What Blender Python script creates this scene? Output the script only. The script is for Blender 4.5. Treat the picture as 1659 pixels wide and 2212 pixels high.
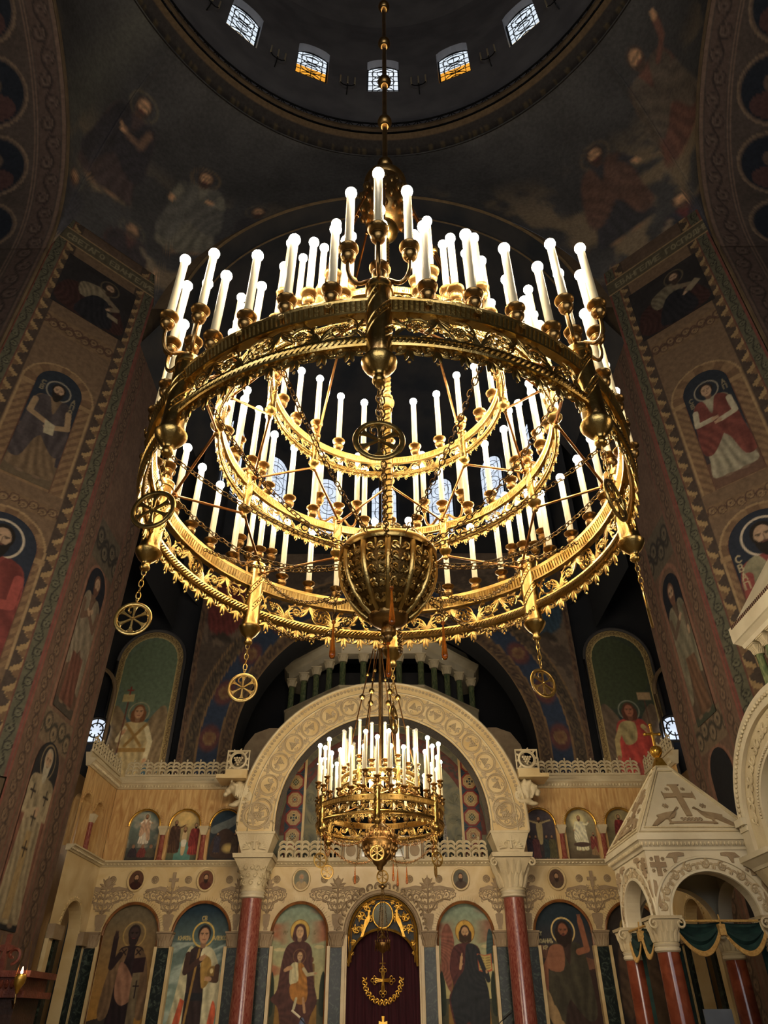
import bpy, math, random
import numpy as np
from math import pi, sin, cos, radians, sqrt, hypot, atan2
from mathutils import Matrix, Vector

# ------------------------------------------------------------------ scene, camera, light
scn = bpy.context.scene
COL = scn.collection
for o in list(bpy.data.objects):
    bpy.data.objects.remove(o)

PITCH, ROLL, FPX = radians(36.3), 0.0037, 1500.0
cam_d = bpy.data.cameras.new('camera')
cam_d.sensor_fit = 'VERTICAL'
cam_d.sensor_height = 36.0
cam_d.lens = FPX / 2212 * 36.0
cam_d.clip_start, cam_d.clip_end = 0.05, 200
cam = bpy.data.objects.new('camera', cam_d)
COL.objects.link(cam)
_r0, _u0 = Vector((1, 0, 0)), Vector((0, -sin(PITCH), cos(PITCH)))
_f0 = Vector((0, cos(PITCH), sin(PITCH)))
_r = _r0 * cos(ROLL) - _u0 * sin(ROLL)
_u = _r0 * sin(ROLL) + _u0 * cos(ROLL)
_m = Matrix.Identity(4)
for i in range(3):
    _m[i][0], _m[i][1], _m[i][2] = _r[i], _u[i], -_f0[i]
_m[2][3] = 1.6
cam.matrix_world = _m
scn.camera = cam

world = bpy.data.worlds.new('world')
scn.world = world
world.use_nodes = True
world.node_tree.nodes['Background'].inputs[0].default_value = (0.55, 0.62, 0.75, 1)
world.node_tree.nodes['Background'].inputs[1].default_value = 0.05

vs = scn.view_settings
vs.view_transform = 'Standard'
vs.look = 'None'
vs.gamma = 1
vs.use_curve_mapping = False
vs.exposure = 0.7
scn.display_settings.display_device = 'sRGB'
cy = scn.cycles
cy.max_bounces = 4
cy.diffuse_bounces = 2
cy.glossy_bounces = 3
cy.transmission_bounces = 4
cy.transparent_max_bounces = 6
cy.caustics_reflective = False
cy.caustics_refractive = False
cy.sample_clamp_indirect = 4.0
cy.use_denoising = True
cy.use_adaptive_sampling = True
cy.adaptive_threshold = 0.05

BULB_POWER = 150.0          # emission strength of the candle bulbs


def lamp(name, loc, power, radius, col=(1.0, 0.80, 0.56), spot=None, aim=None, blend=0.6):
    d = bpy.data.lights.new(name, 'SPOT' if spot else 'POINT')
    d.energy, d.color, d.shadow_soft_size = power, col, radius
    o = bpy.data.objects.new(name, d)
    o.location = loc
    if spot:
        d.spot_size, d.spot_blend = radians(spot), blend
        o.rotation_euler = (Vector(aim) - Vector(loc)).to_track_quat('-Z', 'Y').to_euler()
    COL.objects.link(o)
    return o


# added fill lamps outside the frame: two soft points beside the viewer and two
# spots that brighten the marble screen
lamp('nave_fill_lamp', (-5.4, 2.0, 4.6), 45, 0.6)
lamp('nave_fill_lamp', (5.4, 2.0, 4.6), 45, 0.6)
lamp('screen_fill_spot', (-2.6, 8.5, 2.6), 215, 0.8, spot=74, aim=(-1.0, 18, 4.2))
lamp('screen_fill_spot', (2.2, 8.5, 2.6), 215, 0.8, spot=74, aim=(1.0, 18, 4.2))
# added lamps that brighten the side chapels, hidden behind the wings of the screen
lamp('chapel_fill_lamp', (-6.9, 18.7, 5.2), 120, 0.3)
lamp('chapel_fill_lamp', (6.9, 18.7, 5.2), 90, 0.3)
# added cool area light behind the viewer, lifts the pendentives and dome
_d = bpy.data.lights.new('west_fill_light', 'AREA')
_d.shape, _d.size, _d.size_y, _d.energy, _d.color = 'RECTANGLE', 12, 7, 620, (0.9, 0.94, 1.0)
_o = bpy.data.objects.new('west_fill_light', _d)
_o.location = (0, -10.4, 6.0)
_o.rotation_euler = (Vector((0, 14, 22)) - Vector(_o.location)).to_track_quat('-Z', 'Y').to_euler()
COL.objects.link(_o)

# ------------------------------------------------------------------ helpers


def lin(c):
    c = np.asarray(c, float)
    if c.max() > 1.0:
        c = c / 255.0
    return np.where(c <= 0.04045, c / 12.92, ((c + 0.055) / 1.055) ** 2.4)


def hexc(h):
    return (int(h[0:2], 16), int(h[2:4], 16), int(h[4:6], 16))


def link(name, data, parent=None, loc=(0, 0, 0), rot=(0, 0, 0), scale=None, mat=None,
         label=None, cat=None, group=None, kind=None):
    o = bpy.data.objects.new(name, data)
    COL.objects.link(o)
    o.location = loc
    o.rotation_euler = rot
    if scale is not None:
        o.scale = scale if hasattr(scale, '__len__') else (scale,) * 3
    if parent is not None:
        o.parent = parent
    if mat is not None and data is not None and not data.materials:
        data.materials.append(mat)
    if label:
        o['label'] = label
    if cat:
        o['category'] = cat
    if group:
        o['group'] = group
    if kind:
        o['kind'] = kind
    return o


def empty(name, loc=(0, 0, 0), rot=(0, 0, 0), parent=None, **k):
    return link(name, None, parent, loc, rot, **k)


class MB:
    """collects shapes into one mesh"""

    def __init__(s):
        s.v, s.f, s.n = [], [], 0

    def add(s, v, f):
        v = np.asarray(v, float).reshape(-1, 3)
        s.v.append(v)
        n = s.n
        s.f.extend([tuple(i + n for i in q) for q in f])
        s.n += len(v)
        return s

    def box(s, x0, x1, y0, y1, z0, z1):
        v = [(x, y, z) for z in (z0, z1) for y in (y0, y1) for x in (x0, x1)]
        f = [(0, 2, 3, 1), (4, 5, 7, 6), (0, 1, 5, 4), (2, 6, 7, 3), (0, 4, 6, 2), (1, 3, 7, 5)]
        return s.add(v, f)

    def frustum(s, a, b, z0, z1, cx=0, cy=0):
        """square frustum, half sizes a (at z0) and b (at z1); a, b may be (hx, hy)"""
        a = a if hasattr(a, '__len__') else (a, a)
        b = b if hasattr(b, '__len__') else (b, b)
        v = []
        for (hx, hy), z in ((a, z0), (b, z1)):
            v += [(cx - hx, cy - hy, z), (cx + hx, cy - hy, z), (cx + hx, cy + hy, z), (cx - hx, cy + hy, z)]
        f = [(3, 2, 1, 0), (4, 5, 6, 7), (0, 1, 5, 4), (1, 2, 6, 5), (2, 3, 7, 6), (3, 0, 4, 7)]
        return s.add(v, f)

    def lathe(s, prof, n=16, cx=0, cy=0, cap=True, wob=None):
        m = len(prof)
        a = np.arange(n) * 2 * pi / n
        v = np.zeros((m, n, 3))
        for i, (r, z) in enumerate(prof):
            v[i, :, 0] = cx + r * np.cos(a)
            v[i, :, 1] = cy + r * np.sin(a)
            v[i, :, 2] = z
        f = []
        for i in range(m - 1):
            for j in range(n):
                k = (j + 1) % n
                f.append((i * n + j, i * n + k, (i + 1) * n + k, (i + 1) * n + j))
        if cap:
            f.append(tuple(range(n - 1, -1, -1)))
            f.append(tuple((m - 1) * n + j for j in range(n)))
        return s.add(v, f)

    def tube(s, pts, rad, n=6, closed=False, flat=1.0, nrm=None, cap=True):
        """sweep a circle (radius rad, scalar or per point) along pts; flat squashes along nrm"""
        p = np.asarray(pts, float)
        m = len(p)
        r = np.full(m, rad) if np.isscalar(rad) else np.asarray(rad, float)
        if closed:
            t = np.roll(p, -1, 0) - np.roll(p, 1, 0)
        else:
            t = np.gradient(p, axis=0)
        t /= np.linalg.norm(t, axis=1)[:, None] + 1e-12
        if nrm is None:
            ref = np.array([0, 0, 1.0])
            if np.abs(t @ ref).mean() > 0.85:
                ref = np.array([0, 1.0, 0])
            u = np.cross(t, ref)
            bad = np.linalg.norm(u, axis=1) < 1e-3
            u[bad] = np.cross(t[bad], np.array([1.0, 0.3, 0]))
        else:
            u = np.cross(t, np.asarray(nrm, float))
        u /= np.linalg.norm(u, axis=1)[:, None] + 1e-12
        w = np.cross(u, t)
        a = np.arange(n) * 2 * pi / n
        v = p[:, None, :] + r[:, None, None] * (np.cos(a)[None, :, None] * u[:, None, :] + flat * np.sin(a)[None, :, None] * w[:, None, :])
        f = []
        for i in range(m if closed else m - 1):
            i2 = (i + 1) % m
            for j in range(n):
                k = (j + 1) % n
                f.append((i * n + j, i * n + k, i2 * n + k, i2 * n + j))
        if cap and not closed:
            f.append(tuple(range(n - 1, -1, -1)))
            f.append(tuple((m - 1) * n + j for j in range(n)))
        return s.add(v, f)

    def ball(s, c, r, n=6, m=4):
        r = r if hasattr(r, '__len__') else (r, r, r)
        v, f = [(c[0], c[1], c[2] - r[2])], []
        for i in range(1, m):
            ph = -pi / 2 + pi * i / m
            for j in range(n):
                a = 2 * pi * j / n
                v.append((c[0] + r[0] * cos(ph) * cos(a), c[1] + r[1] * cos(ph) * sin(a), c[2] + r[2] * sin(ph)))
        v.append((c[0], c[1], c[2] + r[2]))
        for j in range(n):
            k = (j + 1) % n
            f.append((0, 1 + k, 1 + j))
            for i in range(m - 2):
                b = 1 + i * n
                f.append((b + j, b + k, b + n + k, b + n + j))
            b = 1 + (m - 2) * n
            f.append((b + j, b + k, len(v) - 1))
        return s.add(v, f)

    def slab(s, poly, y0, y1):
        """polygon in (x, z), extruded from y0 (front) to y1"""
        n = len(poly)
        v = [(x, y0, z) for x, z in poly] + [(x, y1, z) for x, z in poly]
        ar = sum(poly[i][0] * poly[(i + 1) % n][1] - poly[(i + 1) % n][0] * poly[i][1] for i in range(n))
        fr = tuple(range(n)) if ar > 0 else tuple(range(n - 1, -1, -1))
        f = [fr, tuple(n + i for i in fr[::-1])]
        for i in range(n):
            k = (i + 1) % n
            f.append((i, n + i, n + k, k) if ar > 0 else (i, k, n + k, n + i))
        return s.add(v, f)

    def sweep(s, prof, path, closed=False, up=(0, 0, 1)):
        """profile [(d, h)] (outward, up) swept along a horizontal path of points with mitred outward normals"""
        p = np.asarray(path, float)
        m, n = len(p), len(prof)
        if closed:
            t1 = p - np.roll(p, 1, 0)
            t2 = np.roll(p, -1, 0) - p
        else:
            d = np.diff(p, axis=0)
            t1 = np.vstack([d[:1], d])
            t2 = np.vstack([d, d[-1:]])
        t1 /= np.linalg.norm(t1, axis=1)[:, None]
        t2 /= np.linalg.norm(t2, axis=1)[:, None]
        up = np.asarray(up, float)
        n1, n2 = np.cross(t1, up), np.cross(t2, up)
        o = n1 + n2
        o /= np.linalg.norm(o, axis=1)[:, None]
        o /= np.maximum(0.3, (o * n1).sum(1))[:, None]
        v = np.zeros((m, n, 3))
        for i, (dd, h) in enumerate(prof):
            v[:, i] = p + o * dd + up * h
        f = []
        for i in range(m if closed else m - 1):
            k = (i + 1) % m
            for j in range(n):
                l = (j + 1) % n
                f.append((i * n + j, k * n + j, k * n + l, i * n + l))
        if not closed:
            f.append(tuple(range(n)))
            f.append(tuple((m - 1) * n + j for j in range(n - 1, -1, -1)))
        return s.add(v, f)

    def xf(s, fn):
        s.v = [fn(np.concatenate(s.v))] if s.v else []
        return s

    def merge(s, other, M=None):
        v = np.concatenate(other.v)
        if M is not None:
            M = np.asarray(M)
            v = v @ M[:3, :3].T + M[:3, 3]
        return s.add(v, other.f)

    def mesh(s, name, smooth=True, angle=40):
        me = bpy.data.meshes.new(name)
        me.from_pydata(np.concatenate(s.v).tolist(), [], s.f)
        me.update()
        if smooth:
            me.polygons.foreach_set('use_smooth', np.ones(len(me.polygons), bool))
            try:
                me.set_sharp_from_angle(angle=radians(angle))
            except Exception:
                pass
        return me

    def obj(s, name, mat, parent=None, smooth=True, angle=40, **k):
        return link(name, s.mesh(name, smooth, angle), parent, mat=mat, **k)


def T(x=0, y=0, z=0, rx=0, ry=0, rz=0, s=1):
    M = Matrix.Translation((x, y, z)) @ Matrix.Rotation(rz, 4, 'Z') @ Matrix.Rotation(ry, 4, 'Y') @ Matrix.Rotation(rx, 4, 'X')
    sc = s if hasattr(s, '__len__') else (s, s, s)
    return np.array(M @ Matrix.Diagonal((*sc, 1)))


def arcp(cx, cz, r, a0, a1, n, y=0.0):
    a = np.linspace(a0, a1, n)
    return np.stack([cx + r * np.cos(a), np.full(n, y), cz + r * np.sin(a)], 1)


def spiral(cx, cz, r0, r1, a0, a1, n, y=0.0):
    a = np.linspace(a0, a1, n)
    r = np.linspace(r0, r1, n)
    return np.stack([cx + r * np.cos(a), np.full(n, y), cz + r * np.sin(a)], 1)


# ------------------------------------------------------------------ materials
MATS = {}


def _mat(name):
    m = bpy.data.materials.new(name)
    m.use_nodes = True
    nt = m.node_tree
    return m, nt, nt.nodes['Principled BSDF']


def N(nt, t, **k):
    n = nt.nodes.new(t)
    for a, b in k.items():
        if a.startswith('i_'):
            n.inputs[a[2:].replace('_', ' ')].default_value = b
        else:
            setattr(n, a, b)
    return n


def stone(name, c1, c2, scale=3.0, rough=0.5, bump=0.15, bscale=25.0, kind='noise', stretch=(1, 1, 1), metal=0.0,
          detail=4.0, contrast=(0.35, 0.65), spec=0.4, distort=0.0, coat=0.0, c3=None):
    m, nt, b = _mat(name)
    tc = N(nt, 'ShaderNodeTexCoord')
    mp = N(nt, 'ShaderNodeMapping')
    mp.inputs['Scale'].default_value = stretch
    nt.links.new(tc.outputs['Object'], mp.inputs['Vector'])
    if kind == 'wave':
        t = N(nt, 'ShaderNodeTexWave', wave_type='BANDS', bands_direction='X')
        t.inputs['Scale'].default_value = scale
        t.inputs['Distortion'].default_value = distort or 6.0
        t.inputs['Detail'].default_value = detail
        t.inputs['Detail Scale'].default_value = 1.2
    else:
        t = N(nt, 'ShaderNodeTexNoise')
        t.inputs['Scale'].default_value = scale
        t.inputs['Detail'].default_value = detail
        t.inputs['Distortion'].default_value = distort
    nt.links.new(mp.outputs[0], t.inputs['Vector'])
    cr = N(nt, 'ShaderNodeValToRGB')
    e = cr.color_ramp.elements
    e[0].position, e[1].position = contrast
    e[0].color, e[1].color = (*lin(c1), 1), (*lin(c2), 1)
    if c3 is not None:
        x = e.new((contrast[0] + contrast[1]) / 2)
        x.color = (*lin(c3), 1)
    nt.links.new(t.outputs[0], cr.inputs[0])
    nt.links.new(cr.outputs[0], b.inputs['Base Color'])
    b.inputs['Roughness'].default_value = rough
    b.inputs['Metallic'].default_value = metal
    b.inputs['Specular IOR Level'].default_value = spec
    if coat:
        b.inputs['Coat Weight'].default_value = coat
        b.inputs['Coat Roughness'].default_value = 0.1
    if bump:
        t2 = N(nt, 'ShaderNodeTexNoise')
        t2.inputs['Scale'].default_value = bscale
        t2.inputs['Detail'].default_value = 3
        nt.links.new(tc.outputs['Object'], t2.inputs['Vector'])
        bp = N(nt, 'ShaderNodeBump')
        bp.inputs['Strength'].default_value = bump
        bp.inputs['Distance'].default_value = 0.02
        nt.links.new(t2.outputs[0], bp.inputs['Height'])
        nt.links.new(bp.outputs[0], b.inputs['Normal'])
    MATS[name] = m
    return m


def painted(name, rough=0.65, bump=0.12, coat=0.0, spec=0.3):
    """paint layer: the colours of the picture come from the mesh colour attribute"""
    m, nt, b = _mat(name)
    at = N(nt, 'ShaderNodeAttribute', attribute_name='paint')
    tc = N(nt, 'ShaderNodeTexCoord')
    t = N(nt, 'ShaderNodeTexNoise')
    t.inputs['Scale'].default_value = 9
    t.inputs['Detail'].default_value = 6
    nt.links.new(tc.outputs['Object'], t.inputs['Vector'])
    mr = N(nt, 'ShaderNodeMapRange')
    mr.inputs['From Min'].default_value, mr.inputs['From Max'].default_value = 0.3, 0.7
    mr.inputs['To Min'].default_value, mr.inputs['To Max'].default_value = 0.78, 1.15
    nt.links.new(t.outputs[0], mr.inputs[0])
    mx = N(nt, 'ShaderNodeMix', data_type='RGBA', blend_type='MULTIPLY')
    mx.inputs[0].default_value = 1
    nt.links.new(at.outputs['Color'], mx.inputs[6])
    nt.links.new(mr.outputs[0], mx.inputs[7])
    nt.links.new(mx.outputs[2], b.inputs['Base Color'])
    b.inputs['Roughness'].default_value = rough
    b.inputs['Specular IOR Level'].default_value = spec
    if coat:
        b.inputs['Coat Weight'].default_value = coat
        b.inputs['Coat Roughness'].default_value = 0.12
    if bump:
        bp = N(nt, 'ShaderNodeBump')
        bp.inputs['Strength'].default_value = bump
        bp.inputs['Distance'].default_value = 0.02
        nt.links.new(t.outputs[0], bp.inputs['Height'])
        nt.links.new(bp.outputs[0], b.inputs['Normal'])
    MATS[name] = m
    return m


def emit(name, col, strength, base=(0.8, 0.8, 0.8)):
    m, nt, b = _mat(name)
    b.inputs['Base Color'].default_value = (*base, 1)
    b.inputs['Emission Color'].default_value = (*col, 1)
    b.inputs['Emission Strength'].default_value = strength
    MATS[name] = m
    return m


BRASS = stone("brass", (174, 138, 72), (208, 174, 106), 6, 0.28, 0.10, 60, metal=1.0)
BRASS_D = stone("aged_brass", (142, 108, 62), (170, 134, 82), 6, 0.33, 0.12, 60, metal=1.0)
CHAINM = stone('chain_bronze', (96, 74, 40), (128, 98, 54), 20, 0.38, 0.0, metal=1.0)
COPPER = stone('copper_rod', (170, 116, 66), (196, 142, 86), 8, 0.3, 0.0, metal=1.0)
GOLD = stone('gilding', (190, 140, 50), (226, 178, 84), 10, 0.35, 0.15, 50, metal=0.9)
CARVED = stone('carved_marble', (188, 168, 132), (212, 194, 156), 2.2, 0.5, 0.3, 40)
MARBLE = stone('cream_marble', (198, 166, 112), (220, 196, 148), 1.6, 0.32, 0.05, 20, distort=1.2, contrast=(0.3, 0.7))
PALE = stone('pale_marble', (202, 186, 154), (218, 204, 174), 2.0, 0.45, 0.1, 20)
RELIEF = stone('grey_relief_marble', (142, 118, 90), (164, 140, 108), 4, 0.55, 0.35, 60)
VINE = stone('vine_relief_marble', (166, 144, 112), (190, 168, 132), 4, 0.55, 0.35, 60)
ONYX = stone('streaked_onyx', (168, 118, 66), (222, 186, 126), 2.2, 0.3, 0.04, 20, stretch=(3.2, 3.2, 0.5), distort=2.0, contrast=(0.25, 0.75), detail=6)
REDM = stone('red_marble', (116, 46, 38), (166, 106, 88), 5, 0.2, 0.0, stretch=(4, 4, 0.9), distort=2.5, contrast=(0.35, 0.75), spec=0.5, detail=7)
TERRA = stone('terracotta_marble', (110, 50, 32), (138, 72, 48), 4, 0.16, 0.0, distort=1.0, spec=0.5)
VERDE = stone('dark_green_marble', (16, 24, 20), (92, 104, 88), 5, 0.34, 0.0, distort=3.5, contrast=(0.5, 0.85), detail=8, spec=0.35)
GREENC = stone('green_onyx', (62, 84, 58), (142, 142, 96), 4, 0.18, 0.0, stretch=(3, 3, 0.8), distort=2.5, contrast=(0.3, 0.75), spec=0.5)
DARKW = stone('dark_plaster', (46, 44, 46), (62, 58, 56), 1.2, 0.85, 0.1, 10)  # dark grey plaster of closing walls and backings
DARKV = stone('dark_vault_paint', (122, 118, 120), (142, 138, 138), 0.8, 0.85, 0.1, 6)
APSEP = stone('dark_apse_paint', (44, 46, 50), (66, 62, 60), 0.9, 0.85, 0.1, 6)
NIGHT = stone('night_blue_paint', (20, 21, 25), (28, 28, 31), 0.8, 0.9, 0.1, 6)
PLASTER = stone('ochre_plaster', (92, 74, 54), (112, 92, 68), 2.5, 0.8, 0.15, 14)
FLOORM = stone('floor_marble', (120, 108, 92), (150, 138, 118), 1.4, 0.3, 0.0)
SILVER = stone('silver_mosaic', (96, 92, 90), (190, 184, 176), 60, 0.3, 0.9, 45, metal=0.75)
VELVET = stone('maroon_velvet', (46, 10, 20), (64, 18, 28), 6, 0.9, 0.1, 60, stretch=(6, 6, 0.4))
GVELVET = stone('green_velvet', (14, 38, 36), (26, 56, 50), 8, 0.85, 0.1, 60)
WOOD = stone('dark_wood', (44, 26, 18), (66, 40, 26), 4, 0.5, 0.2, 30, stretch=(1, 1, 5))
FRINGE = stone('gold_fringe', (168, 128, 66), (198, 158, 92), 30, 0.7, 0.4, 80)
IRON = stone('black_iron', (16, 15, 14), (26, 24, 22), 8, 0.5, 0.1)
GREYIRON = stone('window_lead', (22, 22, 24), (32, 32, 34), 8, 0.6, 0.0)
MURAL = painted('fresco', 0.75, 0.15)
ICON = painted('oil_icon', 0.55, 0.04, spec=0.2)
TILEM = painted('glazed_tile_paint', 0.35, 0.05)

m, nt, b = _mat('candle_sleeve')
b.inputs['Base Color'].default_value = (0.60, 0.50, 0.31, 1)
b.inputs['Roughness'].default_value = 0.5
b.inputs['Subsurface Weight'].default_value = 0.0
CANDLE = m
BULB = emit('lit_bulb', (1.0, 0.86, 0.63), BULB_POWER)
m, nt, b = _mat('unlit_bulb')
b.inputs['Base Color'].default_value = (0.95, 0.92, 0.85, 1)
b.inputs['Roughness'].default_value = 0.05
b.inputs['Transmission Weight'].default_value = 0.7
BULB_OFF = m
m, nt, b = _mat('amber_glass')
b.inputs['Base Color'].default_value = (0.75, 0.20, 0.02, 1)
b.inputs['Roughness'].default_value = 0.04
b.inputs['Transmission Weight'].default_value = 0.75
AMBER = m
m, nt, b = _mat('clear_glass')
b.inputs['Base Color'].default_value = (0.80, 0.84, 0.82, 1)
b.inputs['Roughness'].default_value = 0.03
b.inputs['Transmission Weight'].default_value = 0.85
GLASS = m
FLAME = emit('oil_flame', (1.0, 0.45, 0.25), 12)


def window_glass(name, top, low, split, k):
    """daylight glass: two tints split at a height (object space)"""
    m, nt, b = _mat(name)
    tc = N(nt, 'ShaderNodeTexCoord')
    sx = N(nt, 'ShaderNodeSeparateXYZ')
    nt.links.new(tc.outputs['Object'], sx.inputs[0])
    mt = N(nt, 'ShaderNodeMath', operation='GREATER_THAN')
    mt.inputs[1].default_value = split
    nt.links.new(sx.outputs['Z'], mt.inputs[0])
    no = N(nt, 'ShaderNodeTexNoise')
    no.inputs['Scale'].default_value = 2.5
    nt.links.new(tc.outputs['Object'], no.inputs['Vector'])
    mx = N(nt, 'ShaderNodeMix', data_type='RGBA')
    mx.inputs[6].default_value = (*low, 1)
    mx.inputs[7].default_value = (*top, 1)
    nt.links.new(mt.outputs[0], mx.inputs[0])
    m2 = N(nt, 'ShaderNodeMix', data_type='RGBA', blend_type='MULTIPLY')
    m2.inputs[0].default_value = 0.6
    nt.links.new(mx.outputs[2], m2.inputs[6])
    nt.links.new(no.outputs[0], m2.inputs[7])
    nt.links.new(m2.outputs[2], b.inputs['Emission Color'])
    b.inputs['Emission Strength'].default_value = k
    b.inputs['Base Color'].default_value = (0.1, 0.1, 0.1, 1)
    b.inputs['Roughness'].default_value = 0.2
    return m


WG_AMBER = window_glass('amber_foot_window_glass', (0.80, 0.90, 1.0), (1.0, 0.42, 0.04), 0.15, 0.85)
WG_CLEAR = window_glass('pale_window_glass', (0.85, 0.92, 1.0), (0.95, 0.85, 0.65), -9, 0.85)
WG_SIDE = window_glass('side_tint_window_glass', (0.80, 0.90, 1.0), (0.95, 0.80, 0.55), -0.55, 0.85)
WG_APSE = window_glass('apse_window_glass', (0.75, 0.85, 1.0), (1, 1, 1), -99, 0.85)

# ------------------------------------------------------------------ painting on grids
RNG = np.random.default_rng(7)
_NG = RNG.random((64, 64))


def vnoise(x, y, octv=4):
    out, amp, tot = np.zeros_like(x), 1.0, 0.0
    for o in range(octv):
        xi, yi = np.floor(x).astype(int), np.floor(y).astype(int)
        fx, fy = x - xi, y - yi
        fx, fy = fx * fx * (3 - 2 * fx), fy * fy * (3 - 2 * fy)
        a, b = _NG[xi % 64, yi % 64], _NG[(xi + 1) % 64, yi % 64]
        c, d = _NG[xi % 64, (yi + 1) % 64], _NG[(xi + 1) % 64, (yi + 1) % 64]
        out += amp * (a * (1 - fx) * (1 - fy) + b * fx * (1 - fy) + c * (1 - fx) * fy + d * fx * fy)
        tot += amp
        amp *= 0.5
        x, y = x * 2.03 + 7.1, y * 2.03 + 3.7
    return out / tot


def smoothpts(pts, k=4):
    """closed Catmull-Rom"""
    p = np.asarray(pts, float)
    n = len(p)
    out = []
    for i in range(n):
        a, b, c, d = p[i - 1], p[i], p[(i + 1) % n], p[(i + 2) % n]
        for j in range(k):
            t = j / k
            out.append(0.5 * (2 * b + (c - a) * t + (2 * a - 5 * b + 4 * c - d) * t * t + (3 * b - a - 3 * c + d) * t ** 3))
    return np.array(out)


class Cv:
    def __init__(s, X, Z, bg, cell):
        s.X, s.Z, s.cell = X, Z, cell
        s.C = np.empty(X.shape + (3,))
        s.C[:] = lin(bg)
        s.org = (0.0, 0.0, 1.0)

    def at(s, x, z, h):
        s.org = (x, z, h)
        return s

    def _mix(s, a, col, sel=None):
        c = lin(col)
        if sel is None:
            s.C += (c - s.C) * a[..., None]
        else:
            s.C[sel] += (c - s.C[sel]) * a[..., None]

    def sel(s, x0, x1, z0, z1, pad):
        return (s.X > x0 - pad) & (s.X < x1 + pad) & (s.Z > z0 - pad) & (s.Z < z1 + pad)

    def grad(s, z0, z1, c0, c1):
        t = np.clip((s.Z - z0) / (z1 - z0), 0, 1)[..., None]
        s.C[:] = lin(c0) * (1 - t) + lin(c1) * t

    def band(s, a, col):
        s._mix(np.clip(a, 0, 1), col)

    def _w(s, pts):
        x, z, h = s.org
        p = np.asarray(pts, float).reshape(-1, 2)
        return np.stack([x + p[:, 0] * h, z + p[:, 1] * h], 1)

    def poly(s, pts, col, smooth=True, alpha=1.0, fold=0, soft=None, foldamp=0.35, seed=0):
        p = s._w(pts)
        if smooth:
            p = smoothpts(p)
        so = soft if soft is not None else s.cell * 0.9
        m = s.sel(p[:, 0].min(), p[:, 0].max(), p[:, 1].min(), p[:, 1].max(), so)
        if not m.any():
            return
        X, Z = s.X[m], s.Z[m]
        d = np.full(X.shape, 1e9)
        ins = np.zeros(X.shape, bool)
        q = np.roll(p, -1, 0)
        for (x0, z0), (x1, z1) in zip(p, q):
            ex, ez = x1 - x0, z1 - z0
            wx, wz = X - x0, Z - z0
            t = np.clip((wx * ex + wz * ez) / (ex * ex + ez * ez + 1e-12), 0, 1)
            d = np.minimum(d, (wx - ex * t) ** 2 + (wz - ez * t) ** 2)
            c = ((z0 > Z) != (z1 > Z)) & (X < ex * (Z - z0) / (ez + 1e-12 if ez >= 0 else ez - 1e-12) + x0)
            ins ^= c
        d = np.sqrt(d) * np.where(ins, -1, 1)
        a = np.clip(0.5 - d / so, 0, 1) * alpha
        c = np.broadcast_to(lin(col), X.shape + (3,)).copy()
        if fold:
            h = s.org[2]
            u = (X - s.org[0]) / h
            v = (Z - s.org[1]) / h
            wv = np.sin((u * fold + 1.3 * np.sin(v * 5 + seed) * u * 6 + v * 3 + seed) * 2 * pi) * 0.6 + (vnoise(u * 30 + seed, v * 9 + seed, 3) - 0.5) * 1.6
            c *= np.clip(1 + foldamp * wv, 0.25, 2)[..., None]
        s.C[m] += (c - s.C[m]) * a[..., None]

    def ell(s, x, z, rx, rz, col, alpha=1.0, ring=0, soft=None, rot=0.0):
        ox, oz, h = s.org
        x, z, rx, rz, ring = ox + x * h, oz + z * h, rx * h, rz * h, ring * h
        so = soft if soft is not None else s.cell * 0.9
        R = max(rx, rz)
        m = s.sel(x - R, x + R, z - R, z + R, ring + so)
        if not m.any():
            return
        X, Z = s.X[m] - x, s.Z[m] - z
        if rot:
            X, Z = X * cos(rot) + Z * sin(rot), -X * sin(rot) + Z * cos(rot)
        d = (np.sqrt((X / rx) ** 2 + (Z / rz) ** 2) - 1) * min(rx, rz)
        if ring:
            d = np.abs(d) - ring / 2
        a = np.clip(0.5 - d / so, 0, 1) * alpha
        s._mix(a, col, m)

    def line(s, pts, w, col, alpha=1.0, smooth=False):
        p = s._w(pts)
        h = s.org[2]
        w = w * h
        so = s.cell * 0.9
        m = s.sel(p[:, 0].min(), p[:, 0].max(), p[:, 1].min(), p[:, 1].max(), w + so)
        if not m.any():
            return
        X, Z = s.X[m], s.Z[m]
        d = np.full(X.shape, 1e9)
        for (x0, z0), (x1, z1) in zip(p[:-1], p[1:]):
            ex, ez = x1 - x0, z1 - z0
            wx, wz = X - x0, Z - z0
            t = np.clip((wx * ex + wz * ez) / (ex * ex + ez * ez + 1e-12), 0, 1)
            d = np.minimum(d, (wx - ex * t) ** 2 + (wz - ez * t) ** 2)
        a = np.clip(0.5 - (np.sqrt(d) - w / 2) / so, 0, 1) * alpha
        s._mix(a, col, m)

    def glyphs(s, txt, x, z, size, col, vertical=False, rot=0):
        """stroke lettering (Cyrillic capitals) in local units"""
        for k, ch in enumerate(txt):
            st = GLY.get(ch)
            if st:
                for pl in st:
                    pp = []
                    for gx, gz in pl:
                        dx, dz = (gx * 0.6 * size, gz * size)
                        if vertical:
                            dz -= k * size * 1.3
                        else:
                            dx += k * size * 0.8
                        pp.append((x + dx, z + dz))
                    s.line(pp, size * 0.16, col)


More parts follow.
